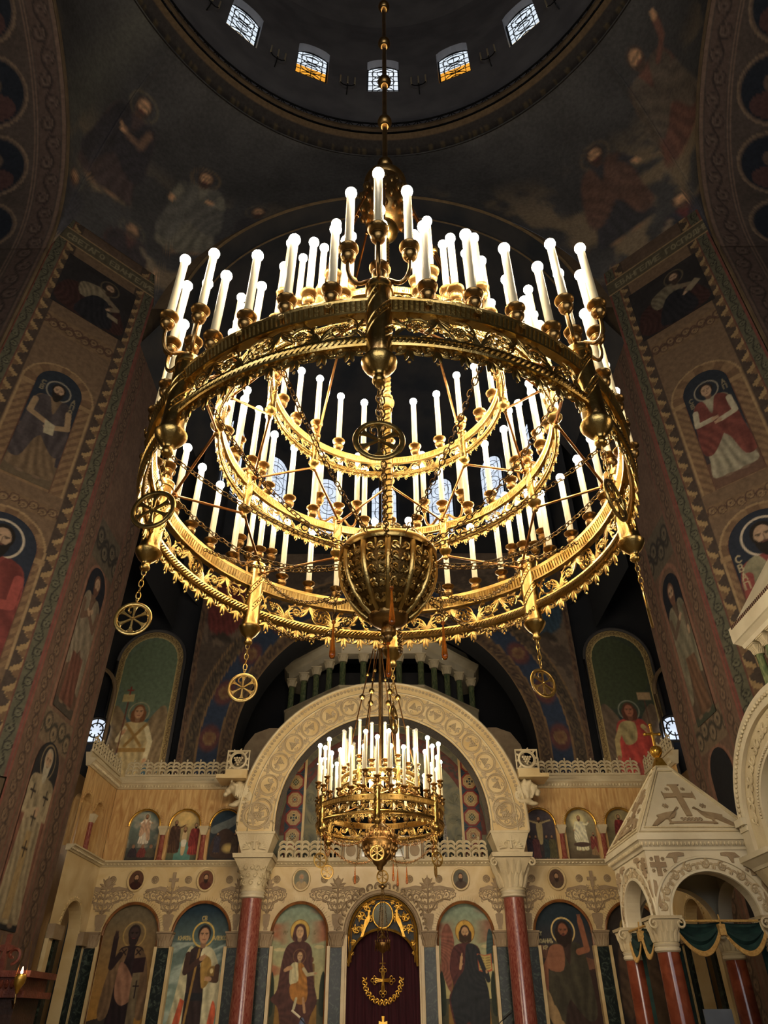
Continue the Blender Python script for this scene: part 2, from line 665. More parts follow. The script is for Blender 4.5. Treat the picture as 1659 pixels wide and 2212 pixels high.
GLY = {
    'С': [[(1, .85), (.6, 1), (.1, .8), (0, .5), (.1, .2), (.6, 0), (1, .15)]], 'В': [[(0, 0), (0, 1), (.7, .95), (.8, .75), (.6, .52), (0, .5)], [(.6, .52), (.9, .3), (.7, .03), (0, 0)]],
    'А': [[(0, 0), (.5, 1), (1, 0)], [(.2, .35), (.8, .35)]], 'Р': [[(0, 0), (0, 1), (.8, .95), (.9, .7), (.7, .5), (0, .48)]], 'Ф': [[(.5, 0), (.5, 1)], [(.5, .85), (.05, .7), (.05, .4), (.5, .28), (.95, .4), (.95, .7), (.5, .85)]],
    'О': [[(.5, 0), (.05, .25), (.05, .75), (.5, 1), (.95, .75), (.95, .25), (.5, 0)]], 'Л': [[(0, 0), (.4, 1), (.9, 1), (.9, 0)]], 'М': [[(0, 0), (.1, 1), (.5, .4), (.9, 1), (1, 0)]], 'Е': [[(1, 0), (0, 0), (0, 1), (1, 1)], [(0, .5), (.8, .5)]],
    'И': [[(0, 1), (0, 0), (1, 1), (1, 0)]], 'П': [[(0, 0), (0, 1), (1, 1), (1, 0)]], 'Н': [[(0, 0), (0, 1)], [(1, 0), (1, 1)], [(0, .5), (1, .5)]], 'Т': [[(.5, 0), (.5, 1)], [(0, 1), (1, 1)]], 'К': [[(0, 0), (0, 1)], [(1, 1), (0, .45), (1, 0)]],
    'Ъ': [[(0, 1), (.3, 1), (.3, 0), (.9, .05), (.95, .4), (.3, .48)]], 'Ь': [[(.2, 1), (.2, 0), (.9, .05), (.95, .4), (.2, .48)]], 'Б': [[(.9, 1), (0, 1), (0, 0), (.8, .05), (.9, .4), (0, .5)]], 'Д': [[(0, -.1), (0, .08), (1, .08), (1, -.1)], [(.15, .08), (.35, 1), (.85, 1), (.85, .08)]],
    'Г': [[(0, 0), (0, 1), (.9, 1)]], 'Я': [[(1, 0), (1, 1), (.2, .95), (.1, .7), (.3, .5), (1, .48)], [(.5, .48), (0, 0)]], '.': [[(.4, 0), (.5, .05)]], 'Ц': [[(0, 1), (0, 0), (1, 0), (1, -.2)], [(.85, 0), (.85, 1)]], 'З': [[(0, .9), (.6, 1), (.9, .75), (.4, .52), (.95, .3), (.6, 0), (0, .1)]], 'Ю': [[(0, 0), (0, 1)], [(0, .5), (.3, .5)], [(.65, 0), (.3, .3), (.3, .7), (.65, 1), (1, .7), (1, .3), (.65, 0)]],
}


def grid_mesh(name, P, C, smooth=False):
    ny, nx = P.shape[:2]
    me = bpy.data.meshes.new(name)
    me.vertices.add(nx * ny)
    me.vertices.foreach_set('co', P.reshape(-1).astype(np.float32))
    i = np.arange((ny - 1) * (nx - 1))
    r, c = i // (nx - 1), i % (nx - 1)
    a = r * nx + c
    q = np.stack([a, a + 1, a + nx + 1, a + nx], 1).astype(np.int32)
    me.loops.add(q.size)
    me.loops.foreach_set('vertex_index', q.reshape(-1))
    me.polygons.add(len(q))
    me.polygons.foreach_set('loop_start', np.arange(0, q.size, 4, dtype=np.int32))
    try:
        me.polygons.foreach_set('loop_total', np.full(len(q), 4, np.int32))
    except Exception:
        pass
    me.update(calc_edges=True)
    if smooth:
        me.polygons.foreach_set('use_smooth', np.ones(len(q), bool))
    if C is not None:
        at = me.color_attributes.new('paint', 'FLOAT_COLOR', 'POINT')
        at.data.foreach_set('color', np.concatenate([C.reshape(-1, 3), np.ones((nx * ny, 1))], 1).reshape(-1).astype(np.float32))
    me.validate()
    return me


def flat_panel(w, h, cell, bg=(90, 90, 90), arch=False, oval=False):
    """canvas in panel coordinates: x in -w/2..w/2, z in 0..h (front faces -Y)"""
    nx, ny = max(4, int(round(w / cell))) + 1, max(4, int(round(h / cell))) + 1
    u = np.linspace(-1, 1, nx)
    z = np.linspace(0, h, ny)
    if oval:
        a = np.linspace(-pi / 2, pi / 2, ny)
        z = h / 2 + h / 2 * np.sin(a)
        hw = w / 2 * np.cos(a) + 1e-4
    elif arch:
        r = w / 2
        zs = h - r
        k = int(ny * zs / h)
        a = np.linspace(0, pi / 2 * 0.998, ny - k)
        z = np.concatenate([np.linspace(0, zs, k, endpoint=False), zs + r * np.sin(a)])
        hw = np.concatenate([np.full(k, r), r * np.cos(a)])
    else:
        hw = np.full(ny, w / 2)
    X = u[None, :] * hw[:, None]
    Z = np.repeat(z[:, None], nx, 1)
    return Cv(X, Z, bg, cell)


def panel_obj(name, cv, mat, parent=None, depth=None, **k):
    P = np.stack([cv.X, np.zeros_like(cv.X) if depth is None else depth, cv.Z], -1)
    return link(name, grid_mesh(name, P, cv.C), parent, mat=mat, **k)


# ---------------------------------------------------------------- figure painting
SKIN, SKIN_D = (186, 142, 104), (120, 82, 58)


def head(cv, x, z, s, hair=(60, 40, 28), beard=0, tilt=0.0, skin=SKIN, long_hair=False, veil=None, bcol=None):
    """s = head height in figure units"""
    if veil:
        cv.poly([(x - s * .62, z - s * .7), (x - s * .6, z + s * .25), (x - s * .3, z + s * .68), (x + s * .3, z + s * .68), (x + s * .6, z + s * .25), (x + s * .62, z - s * .7)], veil, fold=10)
    else:
        cv.ell(x, z + s * .12, s * .48, s * .56, hair)
        if long_hair:
            cv.poly([(x - s * .5, z + s * .2), (x - s * .62, z - s * .35), (x - s * .45, z - s * .8), (x + s * .45, z - s * .8), (x + s * .62, z - s * .35), (x + s * .5, z + s * .2)], hair)
    cv.poly([(x - s * .16, z - s * .75), (x - s * .18, z - s * .3), (x + s * .18, z - s * .3), (x + s * .16, z - s * .75)], SKIN_D if skin is SKIN else [c * .75 for c in skin])
    cv.ell(x, z, s * .36, s * .5, skin)
    dk = [c * .45 for c in skin]
    if beard:
        bc = bcol or hair
        cv.poly([(x - s * .36, z - s * .02), (x - s * .38, z - s * .35), (x - s * .22, z - s * (.5 + .35 * beard)), (x, z - s * (.55 + .5 * beard)), (x + s * .22, z - s * (.5 + .35 * beard)), (x + s * .38, z - s * .35), (x + s * .36, z - s * .02), (x + s * .2, z - s * .22), (x, z - s * .16), (x - s * .2, z - s * .22)], bc)
    for sx in (-1, 1):
        cv.ell(x + sx * s * .16, z + s * .06, s * .075, s * .035, dk)
        cv.line([(x + sx * s * .07, z + s * .15), (x + sx * s * .27, z + s * .14)], s * .05, dk)
    cv.line([(x + s * .01, z + s * .08), (x + s * .03, z - s * .12)], s * .04, [c * .7 for c in skin])
    cv.line([(x - s * .1, z - s * .25), (x + s * .1, z - s * .25)], s * .05, (120, 60, 50))


def limb(cv, pts, w, col, hand=True, skin=SKIN):
    cv.line(pts, w, col)
    if hand:
        x, z = pts[-1]
        px, pz = pts[-2]
        dx, dz = x - px, z - pz
        n = hypot(dx, dz) + 1e-9
        dx, dz = dx / n, dz / n
        cv.ell(x + dx * .018, z + dz * .018, .026, .02, skin, rot=atan2(dz, dx))
        for k in (-1, 0, 1):
            cv.line([(x + dx * .02 - dz * .008 * k, z + dz * .02 + dx * .008 * k), (x + dx * .055 - dz * .012 * k, z + dz * .055 + dx * .012 * k)], .009, skin)


def saint(cv, x, z, h, robe, cloak=None, halo=(190, 160, 90), hair=(60, 40, 28), beard=0.6, bcol=None, ring=True, la=None, ra=None,
          long_hair=False, veil=None, skin=SKIN, side=1, sleeve=None, w=1.0, wings=None, hem=None, cloak2=None):
    """standing robed figure facing the viewer; la / ra are elbow-hand polylines (viewer's right / left)"""
    cv.at(x, z, h)
    if wings:
        for sx in (-1, 1):
            cv.poly([(sx * .10, .80), (sx * .17, .93), (sx * .25, 1.0), (sx * .30, .90), (sx * .31, .6), (sx * .28, .25), (sx * .22, .12), (sx * .18, .4), (sx * .12, .66)], wings, fold=16, foldamp=.3)
    if halo is not None:
        if ring:
            cv.ell(0, .925, .105, .105, halo, ring=.012)
        else:
            cv.ell(0, .925, .105, .105, halo)
            cv.ell(0, .925, .105, .105, [c * .6 for c in halo], ring=.008)
    cv.poly([(-.07 * w, .83), (-.15 * w, .79), (-.18 * w, .62), (-.16 * w, .42), (-.17 * w, .2), (-.19 * w, .03), (-.08 * w, .0), (.08 * w, .0), (.19 * w, .03), (.17 * w, .2), (.16 * w, .42), (.18 * w, .62), (.15 * w, .79), (.07 * w, .83)], robe, fold=9)
    if hem:
        cv.poly([(-.18 * w, .05), (-.18 * w, .02), (.18 * w, .02), (.18 * w, .05)], hem, smooth=False)
    if cloak is not None:
        k = side
        cv.poly([(-.06 * k * w, .83), (-.15 * k * w, .79), (-.19 * k * w, .55), (-.2 * k * w, .3), (-.12 * k * w, .25), (.02 * k * w, .42), (.14 * k * w, .60), (.17 * k * w, .66), (.14 * k * w, .79), (.05 * k * w, .83), (-.02 * k * w, .66)], cloak, fold=12, seed=1)
        cv.poly([(.16 * k * w, .62), (.19 * k * w, .4), (.21 * k * w, .14), (.11 * k * w, .12), (.05 * k * w, .34), (.0, .46)], cloak2 or cloak, fold=13, seed=3)
    sl = sleeve or robe
    for arm in (ra, la):
        if arm is not None:
            limb(cv, arm, .05, [min(255, c * 1.12) for c in sl], skin=skin)
    head(cv, 0, .925, .125, hair, beard, skin=skin, long_hair=long_hair, veil=veil, bcol=bcol)
    for fx in (-.07, .07):
        cv.ell(fx * w, -.005, .035, .014, [c * .7 for c in skin])


def scroll_band(cv, s, t, w, p, bg, vine, dark):
    """rinceau along s (period p), t in -w/2..w/2 across"""
    inb = np.abs(t) < w / 2
    a = w * 0.16
    cv.band(inb * 1.0, bg)
    ph = 2 * pi * s / p
    wave = np.abs(t - a * 1.2 * np.sin(ph)) / np.sqrt(1 + (a * 1.2 * 2 * pi / p * np.cos(ph)) ** 2)
    cv.band(inb * np.clip(1.5 - wave / (w * .045), 0, 1), dark)
    for off, sg in ((0.25, -1), (0.75, 1)):
        ds = (s / p - off + 0.5) % 1.0 - 0.5
        dx, dy = ds * p, t - sg * a * 0.75
        r = np.hypot(dx, dy)
        R = min(w * .30, p * .24)
        cv.band(inb * np.clip(1.5 - np.abs(r - R) / (w * .035), 0, 1), dark)
        an = np.arctan2(dy, dx)
        sp = np.abs(((r / R * 1.6 - an / (2 * pi)) % 1.0) - 0.5)
        cv.band(inb * (r < R * .9) * np.clip(1.2 - sp / .2, 0, 1), vine)
        cv.band(inb * (r < R * .25) * 1.0, dark)


def zigzag(cv, s, t, w, p, c1, c2, c3):
    inb = np.abs(t) < w / 2
    q = 5
    tri = np.abs(((s / p) % 1.0) * 2 - 1)
    st = (np.floor(tri * q) / q - .45) * w * .9
    tri2 = np.abs(((s / p + .18) % 1.0) * 2 - 1)
    st2 = (np.floor(tri2 * q) / q - .45) * w * .9
    cv.band(inb * 1.0, c2)
    cv.band(inb * (t < st) * 1.0, c1)
    cv.band(inb * (t < st2 - w * .28) * 1.0, c3)

# ------------------------------------------------------------------ structure of the church
AX, AY = 0.028, 4.33            # axis of the dome and of the great chandelier
EY = 12.97                      # plane of the east arch
NX = 9.0                        # planes of the north / south arches
ER, EZ = 6.10, 18.6             # east arch radius and springing
NR, NZ = 6.45, 18.3             # side arches

MB().box(-16, 16, -12, 30, -0.3, 0.0).obj('floor', FLOORM, smooth=False, kind='structure', label='pale stone floor of the nave')
MB().box(-7.6, 7.6, 16.2, 26, 0.0, 0.9).obj('floor', FLOORM, smooth=False, kind='structure', label='raised stone platform under the icon screen')


def wall_quad(name, pts, mat, **k):
    mb = MB()
    mb.add(pts, [(0, 1, 2, 3)])
    return mb.obj(name, mat, smooth=False, kind='structure', **k)


# distant walls that close the nave behind and beside the viewer
wall_quad('wall_west', [(-15, -11, 0), (15, -11, 0), (15, -11, 30), (-15, -11, 30)], DARKW)
wall_quad('wall_north', [(-14.5, -11, 0), (-14.5, 22, 0), (-14.5, 22, 30), (-14.5, -11, 30)], DARKW)
wall_quad('wall_south', [(14.5, -11, 0), (14.5, 22, 0), (14.5, 22, 30), (14.5, -11, 30)], DARKW)

OCH, BRN, RED1, GRN = (112, 88, 58), (74, 56, 42), (112, 56, 40), (84, 84, 58)
GLD, DKB, DKG = (150, 116, 66), (36, 44, 58), (44, 44, 34)


def pier_paint(cv, right=False):
    """painted chamfer of a crossing pier; x = distance from the inner corner (0..3.04), z height"""
    s, z = cv.X, cv.Z
    n = vnoise(s * 3, z * 3)
    cv.C[:] = lin((96, 72, 52)) * (0.75 + 0.5 * n)[..., None]
    for mir in (0, 1):
        u = s if not mir else 3.04 - s
        scroll_band(cv, z, u - .19, .27, .62, (86, 82, 58), (104, 98, 70), (44, 38, 30))
        zigzag(cv, z, u - .47, .26, .42, (152, 118, 62), (70, 54, 42), (112, 80, 44))
        cv.band((np.abs(u - .335) < .015) * 1.0, (104, 48, 36))
        cv.band((np.abs(u - .03) < .03) * 1.0, (116, 52, 38))
        cv.band((np.abs(u - .61) < .012) * 1.0, (104, 48, 36))
    inn = (s > .62) & (s < 2.42)
    cv.band(inn * 1.0 * (z < 19.1), (112, 84, 54))
    # ornament bands between the pictures
    for z0, z1 in ((10.52, 10.9), (15.75, 16.35), (6.5, 7.0)):
        m = inn & (z > z0) & (z < z1)
        cv2 = (z - (z0 + z1) / 2)
        scroll_band(cv, np.where(m, s, 99), np.where(m, cv2, 99), z1 - z0 - .06, .42, (118, 88, 52), (142, 112, 66), (80, 52, 36))
    m = (z > 19.15) & (z < 19.62)
    cv.band(m * 1.0, (84, 74, 50))
    cv.at(0, 0, 1)
    if not right:                       # the left face runs the other way
        cv.X = 3.04 - cv.X
    cv.glyphs('СВЕТАГО ЕВАНГЕЛИЕ' if not right else 'ЕВАНГЕЛИЕ ГОСПОДНЕ', .28, 19.27, .2, (138, 122, 84))
    if not right:
        cv.X = 3.04 - cv.X
    cv.band((np.abs(z - 19.65) < .03) * 1.0, GLD)
    cv.band((np.abs(z - 19.12) < .03) * 1.0, GLD)
    # arched painted frames, twisted side columns
    for (zc, zb, r, ro) in ((13.95, 11.2, .56, .86), (9.55, 7.1, .74, .92)):
        d = np.where(z > zc, np.hypot(s - 1.52, z - zc), np.abs(s - 1.52))
        fr = (d < ro) & (z > zb)
        cv.band(fr * 1.0, (128, 94, 54))
        an = np.arctan2(z - zc, s - 1.52)
        st = np.where(z > zc, an * 9, z * 26 + (s - 1.52) * 30)
        cv.band(fr * (d > r) * (np.sin(st) > .2) * .55, (92, 62, 38))
        cv.band((np.abs(d - ro) < .025) * (z > zb) * 1.0, (150, 116, 66))
        cv.band((np.abs(d - r) < .02) * (z > zb) * 1.0, (96, 56, 38))
        cv.band(((d > r - .02) & (d < ro + .03) & (np.abs(z - zc + .05) < .07)) * 1.0, (140, 106, 60))
    cv.C = (cv.C * .72 + cv.C.mean(-1, keepdims=True) * .28) * 1.2


def saint_panel(kind):
    if kind == 'apostle_left':
        cv = flat_panel(1.1, 3.35, .02, DKB, arch=True)
        cv.grad(.6, 2.2, (66, 58, 66), (34, 46, 62))
        cv.band((cv.Z < .62 + .1 * vnoise(cv.X * 4, cv.X * 0)) * 1.0, (104, 84, 58))
        cv.band((np.abs(cv.Z - 1.25 - .1 * np.sin(cv.X * 9)) < .07) * .6, (108, 72, 56))
        saint(cv, .0, .2, 2.75, (120, 92, 60), (72, 62, 66), halo=(150, 140, 120), hair=(40, 30, 24), beard=.9, ra=[(-.15, .74), (-.16, .6), (-.02, .56)], la=[(.14, .74), (.17, .58), (.04, .52)], side=-1, sleeve=(146, 114, 74))
        cv.poly([(-.02, .58), (.07, .56), (.08, .45), (.0, .44)], (178, 164, 128), smooth=False)
        cv.at(0, 0, 1)
        cv.glyphs('СВ', -.42, 2.75, .13, (150, 132, 92), vertical=True)
        cv.glyphs('АПО', .36, 2.6, .13, (150, 132, 92), vertical=True)
    elif kind == 'apostle_right':
        cv = flat_panel(1.1, 3.35, .02, DKB, arch=True)
        cv.grad(.6, 2.2, (70, 58, 60), (34, 44, 58))
        cv.band((cv.Z < .7 + .1 * vnoise(cv.X * 4, cv.X * 0)) * 1.0, (112, 74, 54))
        cv.band((np.abs(cv.Z - 1.3 - .12 * np.sin(cv.X * 7)) < .09) * .6, (96, 84, 84))
        saint(cv, .0, .25, 2.7, (150, 140, 112), (124, 46, 38), halo=(150, 140, 120), hair=(50, 36, 26), beard=0, ra=[(-.15, .74), (-.17, .6), (-.04, .60)], la=[(.15, .74), (.16, .58), (.03, .56)], sleeve=(160, 150, 122))
        cv.at(0, 0, 1)
        cv.glyphs('СВ', -.44, 2.6, .13, (150, 132, 92), vertical=True)
        cv.glyphs('АП', .38, 2.7, .13, (150, 132, 92), vertical=True)
    elif kind == 'bust_left':
        cv = flat_panel(1.46, 3.1, .02, DKB, arch=True)
        cv.grad(0, 1.6, (58, 62, 84), (34, 46, 66))
        cv.band((np.abs(cv.Z - .75 - .12 * np.sin(cv.X * 5)) < .1) * .7, (138, 112, 88))
        saint(cv, .0, -1.35, 4.15, (150, 38, 34), (126, 30, 30), halo=(196, 176, 150), hair=(34, 26, 22), beard=.8, ra=[(-.13, .74), (-.14, .6), (.0, .62)], la=[(.14, .74), (.14, .6), (.02, .58)])
        cv.at(0, 0, 1)
        cv.glyphs('ВАРФОЛОМЕИ'[:6], -.66, 2.35, .15, (190, 168, 118), vertical=True)
    elif kind == 'bust_right':
        cv = flat_panel(1.46, 3.1, .02, DKB, arch=True)
        cv.grad(0, 1.6, (62, 66, 86), (34, 44, 62))
        saint(cv, .0, -1.35, 4.15, (138, 38, 36), (140, 132, 96), halo=(196, 176, 150), hair=(40, 30, 24), beard=.7, ra=[(-.13, .74), (-.16, .58)], la=[(.14, .74), (.17, .6)], side=-1)
        cv.at(0, 0, 1)
        cv.glyphs('СВАП', -.66, 2.1, .16, (190, 168, 118), vertical=True)
    elif kind == 'narrow_left':
        cv = flat_panel(1.0, 3.5, .022, (28, 34, 48), arch=True)
        cv.band((cv.Z < .35) * .8, (84, 72, 58))
        saint(cv, 0, .2, 3.1, (104, 72, 54), (132, 116, 94), halo=None, hair=(110, 66, 48), beard=.3, ra=[(-.13, .74), (-.12, .62), (.0, .7)], la=[(.14, .74), (.12, .6), (.0, .68)], side=1, w=1.0)
        cv.at(0, .2, 3.1)
        cv.poly([(-.09, .36), (.09, .36), (.11, .0), (-.11, .0)], (116, 62, 46), smooth=False, fold=8)
    elif kind == 'narrow_right':
        cv = flat_panel(1.0, 3.5, .022, (26, 32, 46), arch=True)
        cv.band((cv.Z < .5) * .8, (72, 80, 60))
        saint(cv, 0, .15, 3.1, (96, 74, 58), (124, 116, 92), halo=None, hair=(120, 74, 52), beard=.6, ra=[(-.13, .74), (-.12, .62), (.02, .7)], la=[(.14, .74), (.12, .6)], side=-1, w=1.0)
        cv.at(0, .15, 3.1)
        cv.poly([(-.06, .42), (.1, .4), (.13, .0), (-.05, .0)], (120, 80, 52), smooth=False, fold=8)
    elif kind == 'bishop':
        cv = flat_panel(1.1, 3.3, .022, (36, 38, 44), arch=True)
        saint(cv, 0, .1, 3.05, (156, 136, 100), None, halo=(128, 106, 72), hair=(170, 150, 120), beard=1.1, bcol=(176, 164, 138), ra=[(-.14, .74), (-.16, .56), (.0, .62)], la=[(.15, .74), (.16, .58), (.04, .6)], w=1.15)
        cv.at(0, .1, 3.05)
        cv.poly([(-.035, .5), (.035, .5), (.045, .02), (-.045, .02)], (170, 134, 72), smooth=False)
        cv.poly([(-.2, .58), (-.13, .58), (-.18, .0), (-.24, .0)], (132, 72, 52), smooth=False, fold=8)
        cv.poly([(.2, .58), (.13, .58), (.18, .0), (.24, .0)], (132, 72, 52), smooth=False, fold=8)
        for cx, cz in ((-.1, .72), (.1, .72), (0, .58), (0, .4)):
            cv.line([(cx - .035, cz), (cx + .035, cz)], .014, (40, 30, 30))
            cv.line([(cx, cz - .045), (cx, cz + .04)], .014, (40, 30, 30))
    elif kind == 'blank_niche':
        cv = flat_panel(1.0, 3.2, .04, (24, 28, 38), arch=True)
    elif kind in ('evangelist_left', 'evangelist_right'):
        R = kind.endswith('right')
        cv = flat_panel(2.0, 2.0, .025, (44, 40, 42))
        cv.C *= (0.7 + .7 * vnoise(cv.X * 3, cv.Z * 3))[..., None]
        k = 1 if R else -1
        cv.at(0, 0, 2.0)
        cv.poly([(-.42, .05), (-.44, .45), (-.2, .6), (.18, .62), (.4, .4), (.42, .05)], (66, 34, 32), fold=6)
        cv.poly([(-.2, .4), (-.24, .62), (-.05, .72), (.12, .7), (.2, .5), (.0, .42)], (128, 112, 84) if not R else (112, 100, 76), fold=9)
        cv.poly([(-.2, .06), (-.05, .5), (.2, .5), (.3, .06)], (34, 34, 42), fold=6)
        cv.ell(.14, .80, .13, .13, (100, 84, 60), ring=.02)
        head(cv, .14, .80, .16, (70, 50, 38), .8)
        limb(cv, [(.1, .62), (.32, .5), (.22, .42)], .07, (124, 104, 78))
        cv.poly([(.22, .46), (.38, .56), (.44, .48), (.28, .38)] if R else [(.2, .36), (.36, .34), (.38, .26), (.22, .28)], (140, 122, 92), smooth=False)
    g = cv.C.mean(-1, keepdims=True) * np.array([1.15, .98, .78])
    cv.C = cv.C * .62 + g * .38
    return cv


def add_pier(sgn, names):
    """one eastern crossing pier with its painted faces"""
    side = 'left' if sgn < 0 else 'right'
    bx = -6.85 if sgn < 0 else 6.78
    B, C = np.array([bx, EY]), np.array([bx + sgn * 2.15, EY - 2.15])
    # core of the pier
    mb = MB()
    o = .06
    pl = [(bx + sgn * o, 16.0), (bx + sgn * o, EY + o), (C[0] + sgn * o * .3, C[1] + o), (sgn * 14, C[1] + o), (sgn * 14, 16.0)]
    v = [(x, y, z) for z in (0, 20.2) for x, y in pl]
    n = len(pl)
    mb.add(v, [tuple(range(n)), tuple(range(n, 2 * n))] + [(i, (i + 1) % n, n + (i + 1) % n, n + i) for i in range(n)])
    root = mb.obj('wall_pier_' + side, PLASTER, smooth=False, kind='structure', label='massive crossing pier covered with saints, scrollwork and zigzag bands')
    # chamfer face, painted
    s = np.linspace(0, 3.04, 118)
    z = np.linspace(5.2, 20.2, 560)
    S, Z = np.meshgrid(s, z)
    cv = Cv(S, Z, BRN, .027)
    pier_paint(cv, sgn > 0)
    d = (C - B) / np.linalg.norm(C - B)
    P = np.stack([B[0] + d[0] * S, B[1] + d[1] * S, Z], -1)
    if sgn < 0:
        P, cc = P[:, ::-1], cv.C[:, ::-1]
    else:
        cc = cv.C
    link('painted_face', grid_mesh('painted_face', P, cc), root, mat=MURAL)
    # the face towards the sanctuary
    yy = np.linspace(EY, 16.0, 100)
    z = np.linspace(1.0, 17.0, 440)
    Y, Z = np.meshgrid(yy, z)
    cv = Cv(Y - 14.4, Z, (98, 70, 50), .032)
    u = cv.X
    cv.C *= (0.75 + 0.5 * vnoise(u * 3, Z * 3))[..., None]
    for c0, w in ((-1.05, .42), (1.05, .5)):
        scroll_band(cv, Z, u - c0, w, .5, (98, 70, 48), (118, 92, 60), (64, 46, 36))
    for c0 in (-1.38, -.78, .78, 1.36):
        cv.band((np.abs(u - c0) < .02) * 1.0, (112, 58, 42))
    for zb, zt in ((3.0, 6.1), (6.9, 10.4)):
        zc = zt - .55
        dd = np.where(Z > zc, np.hypot(u, Z - zc), np.abs(u))
        cv.band((np.abs(dd - .58) < .06) * (Z > zb - .05) * 1.0, (122, 78, 54))
    m = (Z > 6.15) & (Z < 6.85) & (np.abs(u) < .7)
    scroll_band(cv, np.where(m, u + .3, 99), np.where(m, Z - 6.5, 99), .66, .7, (104, 82, 56), (124, 104, 70), (52, 46, 36))
    m = (Z > 10.45) & (Z < 11.6) & (np.abs(u) < .7)
    scroll_band(cv, np.where(m, u + .3, 99), np.where(m, Z - 11, 99), 1.1, .8, (84, 72, 54), (100, 86, 60), (48, 42, 36))
    cv.band((np.abs(u + 1.4) < .05) * 1.0, (120, 58, 42))
    cv.C = (cv.C * .7 + cv.C.mean(-1, keepdims=True) * .3) * 1.45
    X = np.full_like(Y, bx)
    P = np.stack([X, Y, Z], -1)
    cc = cv.C
    if sgn > 0:
        P, cc = P[:, ::-1], cc[:, ::-1]
    link('painted_face', grid_mesh('painted_face', P, cc), root, mat=MURAL)
    # the saints
    rotc = -sgn * -radians(45)
    rotc = radians(45) if sgn < 0 else radians(-45)
    for kind, zc, off, lab in names['chamfer']:
        cvp = saint_panel(kind)
        w = B + d * 1.52
        inn = np.array([1, -1]) / sqrt(2) if sgn < 0 else np.array([-1, -1]) / sqrt(2)
        w = w + inn * .02
        panel_obj('saint_mural', cvp, MURAL, root, loc=(w[0], w[1], zc), rot=(0, 0, rotc), label=lab)
    for kind, zc, lab in names['inner']:
        cvp = saint_panel(kind)
        panel_obj('saint_mural', cvp, MURAL, root, loc=(bx - sgn * .02, 14.35, zc), rot=(0, 0, radians(90) * (1 if sgn < 0 else -1)), label=lab)
    return root


add_pier(-1, dict(chamfer=[('evangelist_left', 16.7, 0, 'dim square mural of a seated evangelist in a dark cloak'), ('apostle_left', 11.25, 0, 'fresco of a bearded apostle in ochre and grey holding a paper'), ('bust_left', 7.2, 0, 'fresco of a haloed saint in a red robe on blue')],
                  inner=[('narrow_left', 6.9, 'tall narrow fresco of a hermit saint with a pale beard'), ('bishop', 2.95, 'fresco of a white-bearded bishop in a cross-patterned robe')]))
add_pier(1, dict(chamfer=[('evangelist_right', 16.6, 0, 'dim square mural of an evangelist with an open scroll'), ('apostle_right', 11.2, 0, 'fresco of a beardless apostle in white with a red cloak'), ('bust_right', 7.2, 0, 'fresco of a haloed saint in red and cream on blue')],
                 inner=[('narrow_right', 6.7, 'tall narrow fresco of a saint on a green ground'), ('blank_niche', 2.9, 'dark blue arched niche painting')]))


